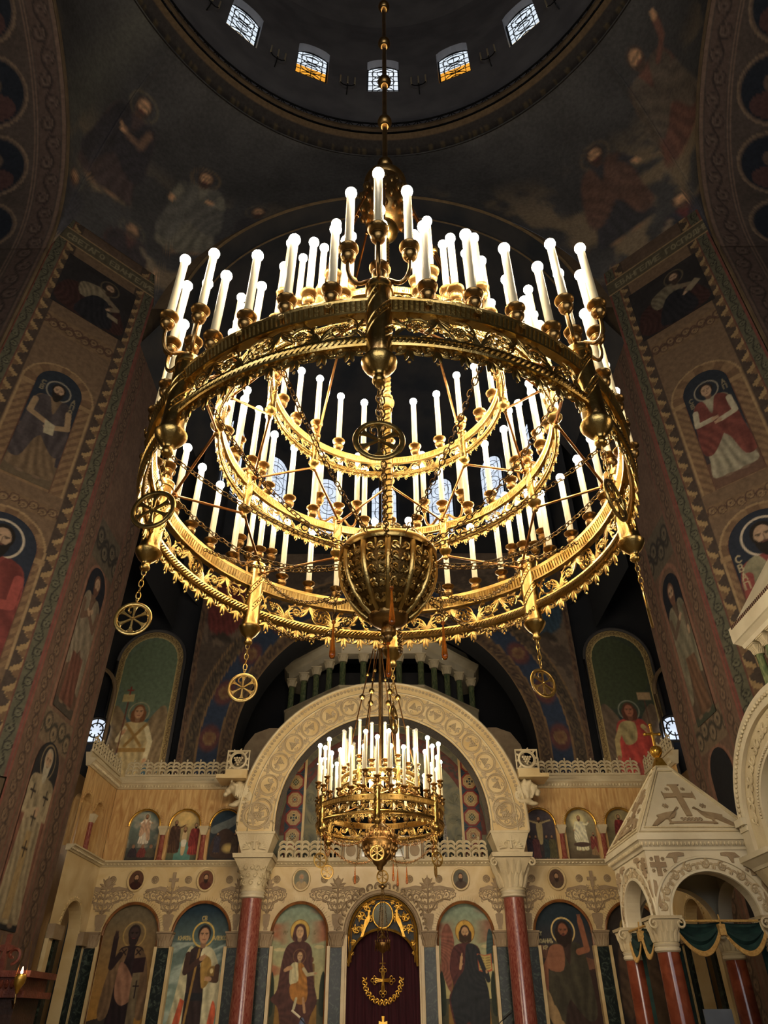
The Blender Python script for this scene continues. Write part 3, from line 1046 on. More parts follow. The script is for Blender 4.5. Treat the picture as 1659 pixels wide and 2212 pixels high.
# ---- side arches: barrel soffits with scroll band and medallions
def soffit(sgn):
    side = 'left' if sgn < 0 else 'right'
    a = np.linspace(0, pi, 300)                       # 0 = east springing
    x = np.linspace(0, 4.6, 110)
    A, D = np.meshgrid(a, x, indexing='ij')
    S = A * NR
    cv = Cv(D, S, (66, 54, 46), .05)
    cv.C *= (0.7 + 0.6 * vnoise(D * 2, S * 2))[..., None]
    scroll_band(cv, S, D - .48, .62, 1.15, (76, 58, 48), (90, 72, 58), (50, 38, 34))
    for e in (.06, .12, .84, .92):
        cv.band((np.abs(D - e) < .025) * 1.0, (98, 74, 58))
    k = NR * pi / 9.5
    for i in range(10):
        c = (i + .42) * k
        r = np.hypot(D - 2.05, S - c)
        cv.band(np.clip((1.0 - r) / .04, 0, 1), (84, 66, 52))
        cv.band(np.clip((.88 - r) / .04, 0, 1), (26, 30, 38))
        cv.band(np.clip((np.abs(r - .95) < .03) * 1.0, 0, 1), (104, 82, 60))
        b = np.hypot((D - 2.05) / 1.0, (S - c + .42) / .62)
        cv.band((b < .6) * (r < .86) * .8, (74, 44, 38))
        hd = np.hypot(D - 2.05, S - c - .18)
        cv.band(np.clip((.26 - hd) / .04, 0, 1) * .8, (86, 66, 50))
    cv.C = (cv.C * .75 + cv.C.mean(-1, keepdims=True) * .25) * 2.0
    P = np.stack([sgn * (NX + D), AY + NR * np.cos(A), NZ + NR * np.sin(A)], -1)
    cc = cv.C
    if sgn > 0:
        P, cc = P[:, ::-1], cc[:, ::-1]
    root = link('ceiling_side_vault_' + side, grid_mesh('ceiling_side_vault', P, cc, True), None, mat=MURAL, kind='structure', label='dark painted side vault with a scroll border and round medallions')
    # jambs below the springing
    z = np.linspace(4.0, NZ, 240)
    Z, D = np.meshgrid(z, x, indexing='ij')
    cv = Cv(D, Z, (66, 54, 46), .05)
    cv.C *= (0.7 + 0.6 * vnoise(D * 2, Z * 2))[..., None]
    scroll_band(cv, Z, D - .48, .62, 1.15, (80, 60, 50), (94, 74, 60), (52, 40, 34))
    for e in (.06, .12, .84, .92):
        cv.band((np.abs(D - e) < .025) * 1.0, (98, 74, 58))
    for c in (16.6, 13.6, 10.6, 7.6):
        r = np.hypot(D - 2.05, Z - c)
        cv.band(np.clip((1.0 - r) / .04, 0, 1), (84, 66, 52))
        cv.band(np.clip((.88 - r) / .04, 0, 1), (26, 30, 38))
    cv.C = (cv.C * .75 + cv.C.mean(-1, keepdims=True) * .25) * 1.5
    P = np.stack([sgn * (NX + D), np.full_like(Z, AY + NR + .01), Z], -1)
    cc = cv.C
    if sgn < 0:
        P, cc = P[:, ::-1], cc[:, ::-1]
    link('painted_face', grid_mesh('painted_face', P, cc), root, mat=MURAL)
    # a moulding along the edge of the arch
    mb = MB()
    pts = [(sgn * (NX - .02), AY + NR * cos(t), NZ + NR * sin(t)) for t in np.linspace(0, pi, 60)]
    pts = [(sgn * (NX - .02), AY + NR, zz) for zz in np.linspace(6, NZ - .2, 10)] + pts
    mb.tube(pts, .05, 6)
    mb.obj('edge_moulding', PLASTER, root)


soffit(-1)
soffit(1)

# ---- pendentives (lofted between the arches and the cornice ring), dome ring, drum, dome
RZ, RR = 27.4, 8.55


def base_curve(n=81):
    """quadrant from the crown of the east arch to the crown of the north arch: points (x>0)"""
    pts = []
    for t in np.linspace(pi / 2, 0.0, n // 2 - 6):
        pts.append((ER * cos(t) + (.72 * (1 - sin(t))), EY - AY, EZ + ER * sin(t)))
    m = 13
    x0, y0 = 6.82, EY - AY
    for t in np.linspace(0, 1, m)[1:-1]:
        pts.append((x0 + (9.0 - x0) * t, y0 - (y0 - NR) * t, 20.0 - (0.0)))
    for t in np.linspace(0, pi / 2, n // 2 - 6):
        pts.append((NX, NR * cos(t), NZ + NR * sin(t)))
    return np.array(pts)


def pendentive(sx, sy, name, paintk):
    b = base_curve()
    n = len(b)
    th = np.arctan2(b[:, 0], b[:, 1])
    m = 70
    tt = np.linspace(0, 1, m)
    P = np.zeros((m, n, 3))
    r0 = np.hypot(b[:, 0], b[:, 1])
    z0 = b[:, 2]
    for i, t in enumerate(tt):
        k = 1 - cos(pi / 2 * t)
        q = sin(pi / 2 * t)
        r = r0 + (RR - r0) * k
        P[i, :, 0] = AX + sx * r * np.sin(th)
        P[i, :, 1] = AY + sy * r * np.cos(th)
        P[i, :, 2] = z0 + (RZ - z0) * q
    # densify along the curve for painting
    kk = 4
    idx = np.linspace(0, n - 1, (n - 1) * kk + 1)
    P = np.stack([np.stack([np.interp(idx, np.arange(n), P[i, :, c]) for c in range(3)], -1) for i in range(m)])
    TH = np.stack([np.interp(idx, np.arange(n), th)] * m)
    cv = Cv(np.degrees(TH) * .16, P[..., 2], (52, 50, 49), .1)     # x ~ metres along the ring
    cv.C *= (0.6 + .8 * vnoise(cv.X * .8, cv.Z * .8))[..., None]
    paintk(cv)
    bs = lin((52, 50, 49)) * (0.6 + .8 * vnoise(cv.X * .8, cv.Z * .8))[..., None]
    cv.C = (cv.C * .6 + bs * .4) * 2.8
    cc = cv.C
    if sx * sy > 0:
        P, cc = P[:, ::-1], cc[:, ::-1]
    link(name, grid_mesh(name, P, cc, True), None, mat=MURAL, kind='structure', label='dark curved pendentive painted with clouds and robed figures')


def pend_left(cv):
    w = vnoise(cv.X * 1.1 + 5, cv.Z * .9, 4)
    cl = np.clip((w - .5) * 9, 0, 1)
    cv.band(cl * np.clip((24.5 - cv.Z) / 2, 0, 1) * .9, (112, 94, 70))
    cv.band(np.clip(1 - np.abs(cv.X - 9.8) / .9, 0, 1) * np.clip((cv.Z - 21) / 2, 0, 1) * .6, (84, 82, 72))
    saint(cv, 5.9, 21.4, 3.9, (100, 94, 80), (86, 82, 74), halo=(104, 84, 60), hair=(58, 40, 32), beard=.5, ra=[(-.14, .74), (-.17, .62), (-.1, .66)], la=[(.14, .72), (.17, .6)])
    saint(cv, 8.3, 22.0, 4.2, (60, 46, 44), (40, 36, 40), halo=(96, 84, 64), hair=(60, 44, 36), beard=.4, sleeve=(98, 74, 58), ra=[(-.12, .76), (-.1, .6), (.02, .64)])
    saint(cv, 4.2, 20.6, 3.4, (54, 50, 48), (44, 40, 42), halo=(84, 74, 60), hair=(58, 42, 34))
    saint(cv, 7.2, 18.2, 3.2, (66, 40, 36), (44, 36, 38), halo=(84, 76, 62), hair=(70, 54, 44), sleeve=(100, 88, 72), ra=[(-.12, .76), (-.2, .7), (-.26, .6)])
    saint(cv, 8.9, 19.0, 2.6, (46, 44, 48), None, halo=(80, 74, 60))
    cv.at(0, 0, 1)


def pend_right(cv):
    w = vnoise(cv.X * 1.0 + 15, cv.Z * 1.0 + 4, 4)
    cl = np.clip((w - .48) * 8, 0, 1)
    cv.band(cl * np.clip((25.5 - cv.Z) / 2, 0, 1) * .9, (114, 96, 72))
    saint(cv, 7.0, 21.2, 4.2, (40, 38, 42), (84, 58, 46), halo=(92, 76, 58), hair=(58, 40, 32), la=[(.14, .74), (.2, .64)])
    saint(cv, 9.3, 22.5, 4.4, (96, 62, 50), (86, 74, 62), halo=None, hair=(70, 52, 42), la=[(.1, .75), (.2, .82), (.24, .95)])
    saint(cv, 8.4, 17.8, 3.5, (78, 34, 32), (38, 38, 46), halo=None, hair=(80, 60, 48), sleeve=(104, 88, 70), ra=[(-.12, .76), (-.2, .66), (-.14, .6)])
    saint(cv, 10.2, 18.6, 3.3, (92, 66, 54), (98, 80, 64), halo=None, hair=(70, 52, 42))
    saint(cv, 6.4, 17.4, 2.9, (86, 40, 36), (50, 40, 40), halo=None)
    cv.at(0, 0, 1)


pendentive(-1, 1, 'ceiling_pendentive_left', pend_left)
pendentive(1, 1, 'ceiling_pendentive_right', pend_right)
pendentive(-1, -1, 'ceiling_pendentive_west_left', lambda cv: None)
pendentive(1, -1, 'ceiling_pendentive_west_right', lambda cv: None)


def ring_path(r, n, z):
    a = np.arange(n) * 2 * pi / n
    return np.stack([AX + r * np.sin(a), AY + r * np.cos(a), np.full(n, z)], 1)


# cornice ring: painted inscription cove, pale lip and a parapet rail
na, nh = 721, 24
a = np.linspace(0, 2 * pi, na)
prof = np.array([(8.55, 27.3), (8.72, 27.5), (8.80, 27.8), (8.72, 28.1), (8.45, 28.35), (8.3, 28.5)])
q = np.linspace(0, len(prof) - 1, nh)
pr = np.stack([np.interp(q, np.arange(len(prof)), prof[:, 0]), np.interp(q, np.arange(len(prof)), prof[:, 1])], 1)
P = np.zeros((nh, na, 3))
P[..., 0] = AX + pr[:, :1] * np.sin(a)
P[..., 1] = AY + pr[:, :1] * np.cos(a)
P[..., 2] = pr[:, 1:]
cv = Cv(np.repeat((a * 8.6)[None], nh, 0), np.repeat(pr[:, 1:], na, 1), (58, 52, 48), .05)
cv.band((cv.Z > 28.36) * 1.0, (104, 84, 60))
m = (cv.Z > 27.85) & (cv.Z < 28.15)
cv.band(m * (np.sin(cv.X * 19) * np.sin(cv.X * 7.3 + 1) > .25) * .8, (96, 82, 58))
cv.C *= 1.5
ringo = link('trim_dome_cornice', grid_mesh('trim_dome_cornice', P[:, ::-1], cv.C[:, ::-1], True), None, mat=MURAL, kind='structure', label='round cornice with a worn inscription under the dome drum')
mb = MB()
mb.sweep([(0, 0), (.10, .02), (.12, .12), (.0, .14)], ring_path(8.22, 120, 28.5), closed=True)
mb.obj('lip', PLASTER, ringo)
mb = MB()
for z in (28.75, 29.5):
    mb.tube(ring_path(8.38, 120, z), .035, 5, closed=True)
for i in range(120):
    t0, t1 = 2 * pi * i / 120, 2 * pi * (i + 1) / 120
    p0 = (AX + 8.38 * sin(t0), AY + 8.38 * cos(t0))
    p1 = (AX + 8.38 * sin(t1), AY + 8.38 * cos(t1))
    mb.tube([(*p0, 28.75), (*p1, 29.5)], .018, 4)
    mb.tube([(*p1, 28.75), (*p0, 29.5)], .018, 4)
    mb.tube([(*p0, 28.7), (*p0, 29.55)], .02, 4)
mb.obj('railing', IRON, ringo, kind='stuff')
# drum with window openings: wall strips between windows
NW = 18
DR = 8.75
W_HALF = 0.69 / DR
W_Z0, W_Z1 = 33.15, 36.35


def drum_wall():
    mb = MB()
    step = 2 * pi / NW

    def pt(t, z, r=DR):
        return (AX + r * sin(t), AY + r * cos(t), z)
    for i in range(NW):
        c = i * step
        zs = W_Z1 - .35
        top = [(c - W_HALF + 2 * W_HALF * k / 8, zs + .35 * sin(pi * k / 8) ** .6) for k in range(9)]
        # below, above, sides
        segs = []
        for k in range(8):
            t0, z0 = top[k]
            t1, z1 = top[k + 1]
            segs.append([pt(t0, z0), pt(t1, z1), pt(t1, 40), pt(t0, 40)])
        segs.append([pt(c - W_HALF, 28.5), pt(c + W_HALF, 28.5), pt(c + W_HALF, W_Z0), pt(c - W_HALF, W_Z0)])
        nsub = 4
        for k in range(nsub):
            t0 = c + W_HALF + (step - 2 * W_HALF) * k / nsub
            t1 = c + W_HALF + (step - 2 * W_HALF) * (k + 1) / nsub
            segs.append([pt(t0, 28.5), pt(t1, 28.5), pt(t1, 40), pt(t0, 40)])
        # reveals
        rev = [(c - W_HALF, W_Z0)] + top + [(c + W_HALF, W_Z0)]
        n = len(rev)
        for k in range(n):
            (t0, z0), (t1, z1) = rev[k], rev[(k + 1) % n]
            segs.append([pt(t0, z0), pt(t1, z1), pt(t1, z1, DR + .5), pt(t0, z0, DR + .5)])
        for sg in segs:
            mb.add(sg, [(0, 1, 2, 3)])
    return mb


drum = drum_wall().obj('wall_drum', DARKV, smooth=False, kind='structure', label='dark cylindrical drum of the dome pierced by small windows')
mb = MB()
mb.lathe([(DR + .02, 40), (8.4, 42), (7.2, 44.5), (5.0, 46.5), (2.0, 47.6), (0.02, 47.9)], 48, AX, AY, cap=False)
mb.obj('ceiling_dome', DARKV, kind='structure', label='unlit dome shell high above the chandelier')

_win = 0


def window_obj(loc, rz, w, h, glass, pattern, parent=None, lead=.03, tilt=0, label=None, spring=None):
    """arched leaded window: glass pane and lead lines as geometry; origin at its centre"""
    global _win
    _win += 1
    hw = w / 2
    sp = h / 2 - (spring if spring else hw)
    rise = h / 2 - sp
    ol = [(-hw, -h / 2), (hw, -h / 2)] + [(hw * cos(t), sp + rise * sin(t)) for t in np.linspace(0, pi, 14)]
    root = MB().slab(ol, 0.0, .03).obj('window_%d' % _win, glass, smooth=False, loc=loc, rot=(tilt, 0, rz), kind='structure', label=label)
    mb = MB()
    mb.tube([(x, -.02, z) for x, z in ol], lead * 1.6, 4, closed=True, nrm=(0, 1, 0))

    def top(x):
        return sp + rise * sqrt(max(0, 1 - (x / hw) ** 2))
    if pattern == 'circles':
        for k in (-.33, 0, .33):
            mb.tube([(k * w, -.02, -h / 2), (k * w, -.02, top(k * w))], lead * .5, 4)
        nz = 7
        for k in range(1, nz):
            z = -h / 2 + h * k / nz
            x = hw if z < sp else hw * sqrt(max(0, 1 - ((z - sp) / rise) ** 2))
            mb.tube([(-x, -.02, z), (x, -.02, z)], lead * .5, 4)
        for cz in (-.26 * h, .05 * h, .3 * h):
            for r in (.2 * w, .36 * w):
                if cz + r < h / 2:
                    mb.tube(arcp(0, cz, r, 0, 2 * pi, 17, -.02)[:-1], lead * .6, 4, closed=True, nrm=(0, 1, 0))
    elif pattern == 'rose':
        for k in range(8):
            t = 2 * pi * k / 8
            mb.tube([(.16 * w * cos(t), -.02, .16 * w * sin(t)), (.5 * w * cos(t), -.02, .5 * w * sin(t))], lead * .6, 4)
        mb.tube(arcp(0, 0, .28 * w, 0, 2 * pi, 17, -.02)[:-1], lead * .7, 4, closed=True, nrm=(0, 1, 0))
    mb.obj('leading', GREYIRON, root)
    return root


for i in range(NW):
    t = 2 * pi * i / NW
    if cos(t) < .3:
        continue
    g = {0: WG_CLEAR, 1: WG_AMBER, NW - 1: WG_AMBER, 3: WG_AMBER, NW - 3: WG_AMBER}.get(i, WG_SIDE)
    lab = {0: 'pale drum window straight above the chandelier rod', 1: 'drum window with amber lower half, to the right of the rod', NW - 1: 'drum window with amber lower half, to the left of the rod'}.get(i)
    window_obj((AX + (DR + .35) * sin(t), AY + (DR + .35) * cos(t), (W_Z0 + W_Z1) / 2), -t, 1.38, W_Z1 - W_Z0, g, 'circles', label=lab or 'leaded drum window glimpsed at the rim of the dome', spring=.35)

# ---- east arm: barrel vault, apse with tall windows, chancel arch wall
mb = MB()
ys = np.linspace(EY, 18.5, 8)
aa = np.linspace(0, pi, 48)
V = [(ER * 1.0 * cos(t) * 1.0, y, EZ + ER * sin(t)) for y in ys for t in aa]
F = [(i * 48 + j, i * 48 + j + 1, (i + 1) * 48 + j + 1, (i + 1) * 48 + j) for i in range(7) for j in range(47)]
mb.add(V, F)
bema = mb.obj('ceiling_bema_vault', APSEP, kind='structure', label='dark barrel vault above the sanctuary')
# spandrel band around the east arch, closing the gap to the pendentives
mb = MB()
V, F = [], []
n = 60
for t in np.linspace(0, pi, n):
    x = ER * cos(t)
    V += [(x, EY, EZ + ER * sin(t)), (x + (.76 * (1 - sin(t)) * (1 if x > 0 else -1)), EY + .01, EZ + ER * sin(t) + .02)]
for i in range(n - 1):
    F.append((2 * i, 2 * i + 1, 2 * i + 3, 2 * i + 2))
mb.add(V, F)
mb.obj('band', PLASTER, bema)
mb = MB()
mb.tube([((ER + .02) * cos(t), EY - .03, EZ + (ER + .02) * sin(t)) for t in np.linspace(0, pi, 60)], .05, 6)
mb.tube([((ER - .35) * cos(t), EY + .5, EZ + (ER - .35) * sin(t)) for t in np.linspace(0, pi, 60)], .03, 6)
mb.obj('edge_moulding', stone('dull_ochre_moulding', (112, 92, 64), (132, 108, 76), 6, .7), bema)
for sg in (-1, 1):
    x = sg * 6.6
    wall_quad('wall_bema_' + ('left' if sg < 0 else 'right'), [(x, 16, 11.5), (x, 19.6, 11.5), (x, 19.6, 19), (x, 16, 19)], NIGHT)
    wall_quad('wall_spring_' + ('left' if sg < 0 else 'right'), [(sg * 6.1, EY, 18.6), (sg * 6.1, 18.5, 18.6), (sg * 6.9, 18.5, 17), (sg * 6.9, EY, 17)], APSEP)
# apse
APY, APR = 18.5, 6.3
mb = MB()
V, F = [], []
na = 49
zz = [12.6, 13.5, 14.5, 21.6]
for z in zz:
    for t in np.linspace(-pi / 2, pi / 2, na):
        V.append((APR * sin(t), APY + APR * cos(t), z))
for e in np.linspace(0, pi / 2, 14)[1:]:
    for t in np.linspace(-pi / 2, pi / 2, na):
        V.append((APR * cos(e) * sin(t), APY + APR * cos(e) * cos(t), 21.6 + APR * .5 * sin(e)))
rows = len(zz) + 13
for i in range(rows - 1):
    for j in range(na - 1):
        F.append((i * na + j, i * na + j + 1, (i + 1) * na + j + 1, (i + 1) * na + j))
mb.add(V, F)
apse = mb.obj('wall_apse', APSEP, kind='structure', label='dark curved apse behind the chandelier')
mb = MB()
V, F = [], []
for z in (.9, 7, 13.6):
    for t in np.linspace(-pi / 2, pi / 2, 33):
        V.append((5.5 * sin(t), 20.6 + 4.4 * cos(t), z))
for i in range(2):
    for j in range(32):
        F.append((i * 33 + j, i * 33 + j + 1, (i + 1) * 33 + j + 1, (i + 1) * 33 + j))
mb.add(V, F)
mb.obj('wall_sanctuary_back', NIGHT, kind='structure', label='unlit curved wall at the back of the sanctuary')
for k in range(-3, 4):
    t = radians(23.5) * k
    window_obj((APR * .985 * sin(t), APY + APR * .985 * cos(t), 19.5 if True else 0), -t, 1.15, 3.4, WG_APSE, 'circles',
               label='tall leaded apse window seen through the chandelier rings', lead=.022)

# candle brackets on the drum between the windows
ME_TAPER = MB().lathe([(.035, 0), (.035, .62), (.02, .66)], 8).mesh('taper')
ME_TAPER.materials.append(CANDLE)
PLACE = {-5: 'at the far left', -3: 'left of the left amber window', -1: 'left of the middle window', 1: 'right of the middle window', 3: 'right of the right amber window', 5: 'at the far right'}
for k, pl in PLACE.items():
    t = radians(10 * k)
    rt = empty('wall_sconce', (AX + 8.66 * sin(t), AY + 8.66 * cos(t), 32.9), rot=(0, 0, -t), label='three-candle bracket on the dome drum ' + pl, cat='sconce', group='candle brackets on the drum')
    mb = MB()
    mb.tube([(0, .08, -.35), (0, -.1, -.25), (0, -.16, 0), (0, -.16, .12)], .025, 5)
    mb.tube([(-.3, -.16, .15), (-.18, -.16, -.02), (0, -.16, -.08), (.18, -.16, -.02), (.3, -.16, .15)], .022, 5)
    mb.obj('bracket', IRON, rt)
    for x in (-.3, 0, .3):
        link('taper', ME_TAPER, rt, (x, -.16, .15))

# ------------------------------------------------------------------ chandeliers
def me_cup():
    """drip pan on a ball socket; origin at the foot, candle seat at z = .15"""
    mb = MB()
    mb.lathe([(.012, 0), (.02, .004), (.02, .012), (.03, .02), (.044, .04), (.046, .055), (.046, .062), (.049, .064), (.049, .07), (.046, .072), (.044, .078), (.032, .09), (.022, .098), (.03, .104), (.05, .114), (.062, .126), (.064, .134), (.060, .136), (.03, .126), (.03, .15), (.028, .152)], 18)
    return mb.mesh('drip_pan')


def me_candle(L=.6, r=.0275):
    mb = MB()
    mb.lathe([(r, 0), (r, L - .012), (r * .86, L), (r * .5, L + .004)], 16)
    return mb.mesh('candle')


def me_bulb(r=.039):
    mb = MB()
    mb.ball((0, 0, 0), r, 14, 8)
    return mb.mesh('bulb')


ME_CUP, ME_CANDLE, ME_BULB = me_cup(), me_candle(), me_bulb()
ME_CUP.materials.append(BRASS_D)
ME_CANDLE.materials.append(CANDLE)
ME_BULB.materials.append(BULB)
ME_BULB_OFF = me_bulb(.034)
ME_BULB_OFF.materials.append(BULB_OFF)
CL = .60


def put_candle(parent, x, y, z, lit=True, L=1.0):
    link('drip_pan', ME_CUP, parent, (x, y, z))
    link('candle', ME_CANDLE, parent, (x, y, z + .15), scale=(1, 1, L))
    link('bulb', ME_BULB if lit else ME_BULB_OFF, parent, (x, y, z + .15 + CL * L + .024))


def bend(R, a0=0.0):
    """(s, d, z) -> ring of radius R; s measured along the ring, d outwards (towards -y at a0 = 0)"""
    def fn(v):
        a = v[:, 0] / R + a0
        r = R - v[:, 1]
        return np.stack([r * np.sin(a), r * np.cos(a), v[:, 2]], 1)
    return fn


def leaf(mb, x, z, ang, L, w, y=0.0, k=1.0, n=7):
    """curled acanthus blade: tapered flattened sweep"""
    t = np.linspace(0, 1, n)
    a = ang + k * t * 1.5
    dx, dz = np.cos(a) * L / n, np.sin(a) * L / n
    p = np.stack([x + np.cumsum(dx) - dx[0], np.full(n, y), z + np.cumsum(dz) - dz[0]], 1)
    mb.tube(p, w * np.sin(np.clip(t * .85 + .12, 0, 1) * pi) ** .8 + w * .08, 5, flat=.55, nrm=(0, 1, 0))


def grapes(mb, x, z, r, y=0.0, n=4, b=None):
    b = b or r * .24
    for i in range(n):
        m = n - i
        for j in range(m):
            mb.ball((x + (j - (m - 1) / 2) * b * 1.9, y - b * .3 * (1 if (i + j) % 2 else -.2), z + r * .55 - i * b * 1.7), b, 6, 4)


def rosette(mb, x, z, r, y=0.0, n=9):
    for k in range(n):
        a = 2 * pi * k / n
        mb.ball((x + r * .6 * cos(a), y, z + r * .6 * sin(a)), (r * .3, r * .18, r * .3), 6, 4)
    mb.ball((x, y - r * .12, z), (r * .3, r * .25, r * .3), 8, 4)


def knot(mb, x, z, r, y=0.0):
    mb.tube(arcp(x, z, r * 1.12, 0, 2 * pi, 25, y)[:-1], r * .10, 5, closed=True, nrm=(0, 1, 0))
    for k in range(5):
        a = 2 * pi * k / 5 + pi / 2
        c = (x + r * .42 * cos(a), z + r * .42 * sin(a))
        mb.tube(arcp(c[0], c[1], r * .5, 0, 2 * pi, 15, y)[:-1], r * .085, 4, closed=True, nrm=(0, 1, 0))


def scroll_panel(L, h, detail=True):
    """pierced scrollwork, length L (centred on 0), between z=0..h: grape, flower, knot, flower, grape"""
    mb = MB()
    n = 5 if detail else 5
    p = L / n
    r = min(p * .40, h * .40)
    zc = h / 2
    for i in range(n):
        x = (i - (n - 1) / 2) * p
        if i == 2:
            knot(mb, x, zc, h * .40)
        else:
            sg = 1 if i in (0, 3) else -1
            a0 = pi / 2 * sg
            mb.tube(spiral(x, zc, h * .50, r * .62, a0 + pi * .1, a0 + sg * pi * 1.75, 22), np.linspace(.13, .06, 22) * r, 5, nrm=(0, 1, 0))
            mb.tube(spiral(x, zc, h * .47, r * .9, a0 - pi * .05, a0 + sg * pi * 1.3, 18), np.linspace(.06, .04, 18) * r, 4, nrm=(0, 1, 0))
            if i in (0, 4):
                grapes(mb, x, zc, r * .62)
            else:
                rosette(mb, x, zc, r * .62)
            for k in range(6):
                a = a0 + sg * (.35 + k * .75)
                leaf(mb, x + r * .95 * cos(a), zc + r * .95 * sin(a), a + sg * 1.9, r * .7, r * .16, 0, -sg, 5)
        # branching acanthus between the roundels
        if i < n - 1:
            xb = x + p / 2
            up = 1 if i % 2 == 0 else -1
            z0 = zc - up * h * .48
            for k in (-1, 1):
                for q in range(4):
                    leaf(mb, xb, z0 + up * h * .02, up * (pi / 2) - k * up * (.1 + q * .24), h * (.95 - q * .17), r * (.17 - .02 * q), 0, -k * up * .55, 7)
    for sx in (-1, 1):
        for zz, sg in ((.12, 1), (.88, -1)):
            leaf(mb, sx * L / 2 * .99, h * zz, pi / 2 * sg, h * .55, r * .16, 0, sx * sg * .8, 6)
    return mb


def palmette_drop(w, h):
    """hanging fleuron of the lower edge, top at z=0"""
    mb = MB()
    for k in (-1, 1):
        leaf(mb, k * w * .04, -h * .05, -pi / 2 + k * .05, h * .95, w * .10, 0, k * .12, 6)
        leaf(mb, k * w * .06, -h * .1, -pi / 2 + k * .5, h * .8, w * .10, 0, k * .5, 6)
        mb.tube(spiral(k * w * .27, -h * .27, w * .20, w * .05, pi / 2, pi / 2 - k * 4.8, 14), np.linspace(.07, .04, 14) * w, 5, nrm=(0, 1, 0))
        mb.ball((k * w * .27, -.004, -h * .27), w * .06, 6, 4)
        mb.tube(arcp(k * w * .5, -h * .02, w * .17, pi + .1, 2 * pi - .1, 7), w * .045, 4, nrm=(0, 1, 0))
    mb.ball((0, 0, -h * .93), (w * .06, w * .05, h * .1), 6, 4)
    return mb


def pillar_mesh(k):
    """turned post with finial; z=0 at the finial tip; overall height 0.86*k"""
    prof = [(.012, 0), (.03, .006), (.038, .02), (.036, .032), (.030, .042), (.030, .06), (.042, .078), (.062, .095), (.082, .125), (.096, .15), (.098, .165), (.092, .172),
            (.080, .178), (.078, .21), (.0735, .216), (.0735, .30), (.0735, .68), (.0735, .76), (.082, .766), (.086, .785), (.086, .81), (.080, .822), (.066, .828), (.04, .84), (.026, .85), (.026, .9)]
    mb = MB()
    mb.lathe([(r * k, z * k) for r, z in prof], 20)
    # twisted beaded ribbons
    for s in range(3):
        for off, rr in ((-.035, .0045), (.035, .0045)):
            t = np.linspace(0, 1, 22)
            a = s * 2 * pi / 3 + t * 3.6
            mb.tube(np.stack([.0745 * k * np.cos(a), .0745 * k * np.sin(a), (.34 + off + t * .38) * k], 1), rr * k, 4)
        for t in np.linspace(0.02, .98, 16):
            a = s * 2 * pi / 3 + t * 3.6
            mb.ball((.0745 * k * cos(a), .0745 * k * sin(a), (.34 + t * .38) * k), .009 * k, 5, 3)
    return mb.mesh('pillar')


def arm_mesh(L=.2, rise=.15):
    """S-shaped candle arm from the stem (x=0) out to x=L; cup foot at z=rise"""
    t = np.array([(0, .0), (.03, .028), (.06, .03), (.09, .0), (.115, -.03), (.145, -.04), (.175, -.015), (.195, .04), (.2, .1), (.2, .15)])
    t = t * np.array([L / .2, rise / .15])
    q = np.linspace(0, len(t) - 1, 28)
    p = np.stack([np.interp(q, np.arange(len(t)), t[:, 0]), np.zeros(28), np.interp(q, np.arange(len(t)), t[:, 1])], 1)
    for _ in range(2):
        p[1:-1] = (p[:-2] + 2 * p[1:-1] + p[2:]) / 4
    mb = MB()
    mb.tube(p, .0135, 7)
    mb.ball((L * .19, 0, .016), .02, 8, 5)
    return mb.mesh('candle_arm')


ME_ARM = arm_mesh()
ME_ARM.materials.append(BRASS_D)


def chain_mesh(pts, name='chain', L=.052, w=.017, r=.0042):
    """oval links threaded along a polyline"""
    p = np.asarray(pts, float)
    d = np.concatenate([[0], np.cumsum(np.linalg.norm(np.diff(p, axis=0), axis=1))])
    step = L * .76
    n = max(2, int(d[-1] / step))
    s = (np.arange(n) + .5) * d[-1] / n
    c = np.stack([np.interp(s, d, p[:, k]) for k in range(3)], 1)
    s2 = np.clip(s + .01, 0, d[-1])
    s1 = np.clip(s - .01, 0, d[-1])
    t = np.stack([np.interp(s2, d, p[:, k]) - np.interp(s1, d, p[:, k]) for k in range(3)], 1)
    t /= np.linalg.norm(t, axis=1)[:, None]
    mb = MB()
    a = np.linspace(0, 2 * pi, 13)[:-1]
    ex = np.sign(np.cos(a)) * np.abs(np.cos(a)) ** .8 * (L / 2)
    ez = np.sin(a) * w
    for i in range(n):
        ref = np.array([.31, .22, .92]) if abs(t[i][2]) < .9 else np.array([.9, .4, .1])
        u = np.cross(t[i], ref)
        u /= np.linalg.norm(u)
        v = np.cross(t[i], u)
        side = u if i % 2 else v
        mb.tube(c[i] + ex[:, None] * t[i] + ez[:, None] * side, r, 5, closed=True, nrm=(v if i % 2 else u))
    return mb


def catenary(p0, p1, sag, n=24):
    p0, p1 = np.array(p0, float), np.array(p1, float)
    t = np.linspace(0, 1, n)
    p = p0 + (p1 - p0) * t[:, None]
    p[:, 2] -= sag * 4 * t * (1 - t)
    return p


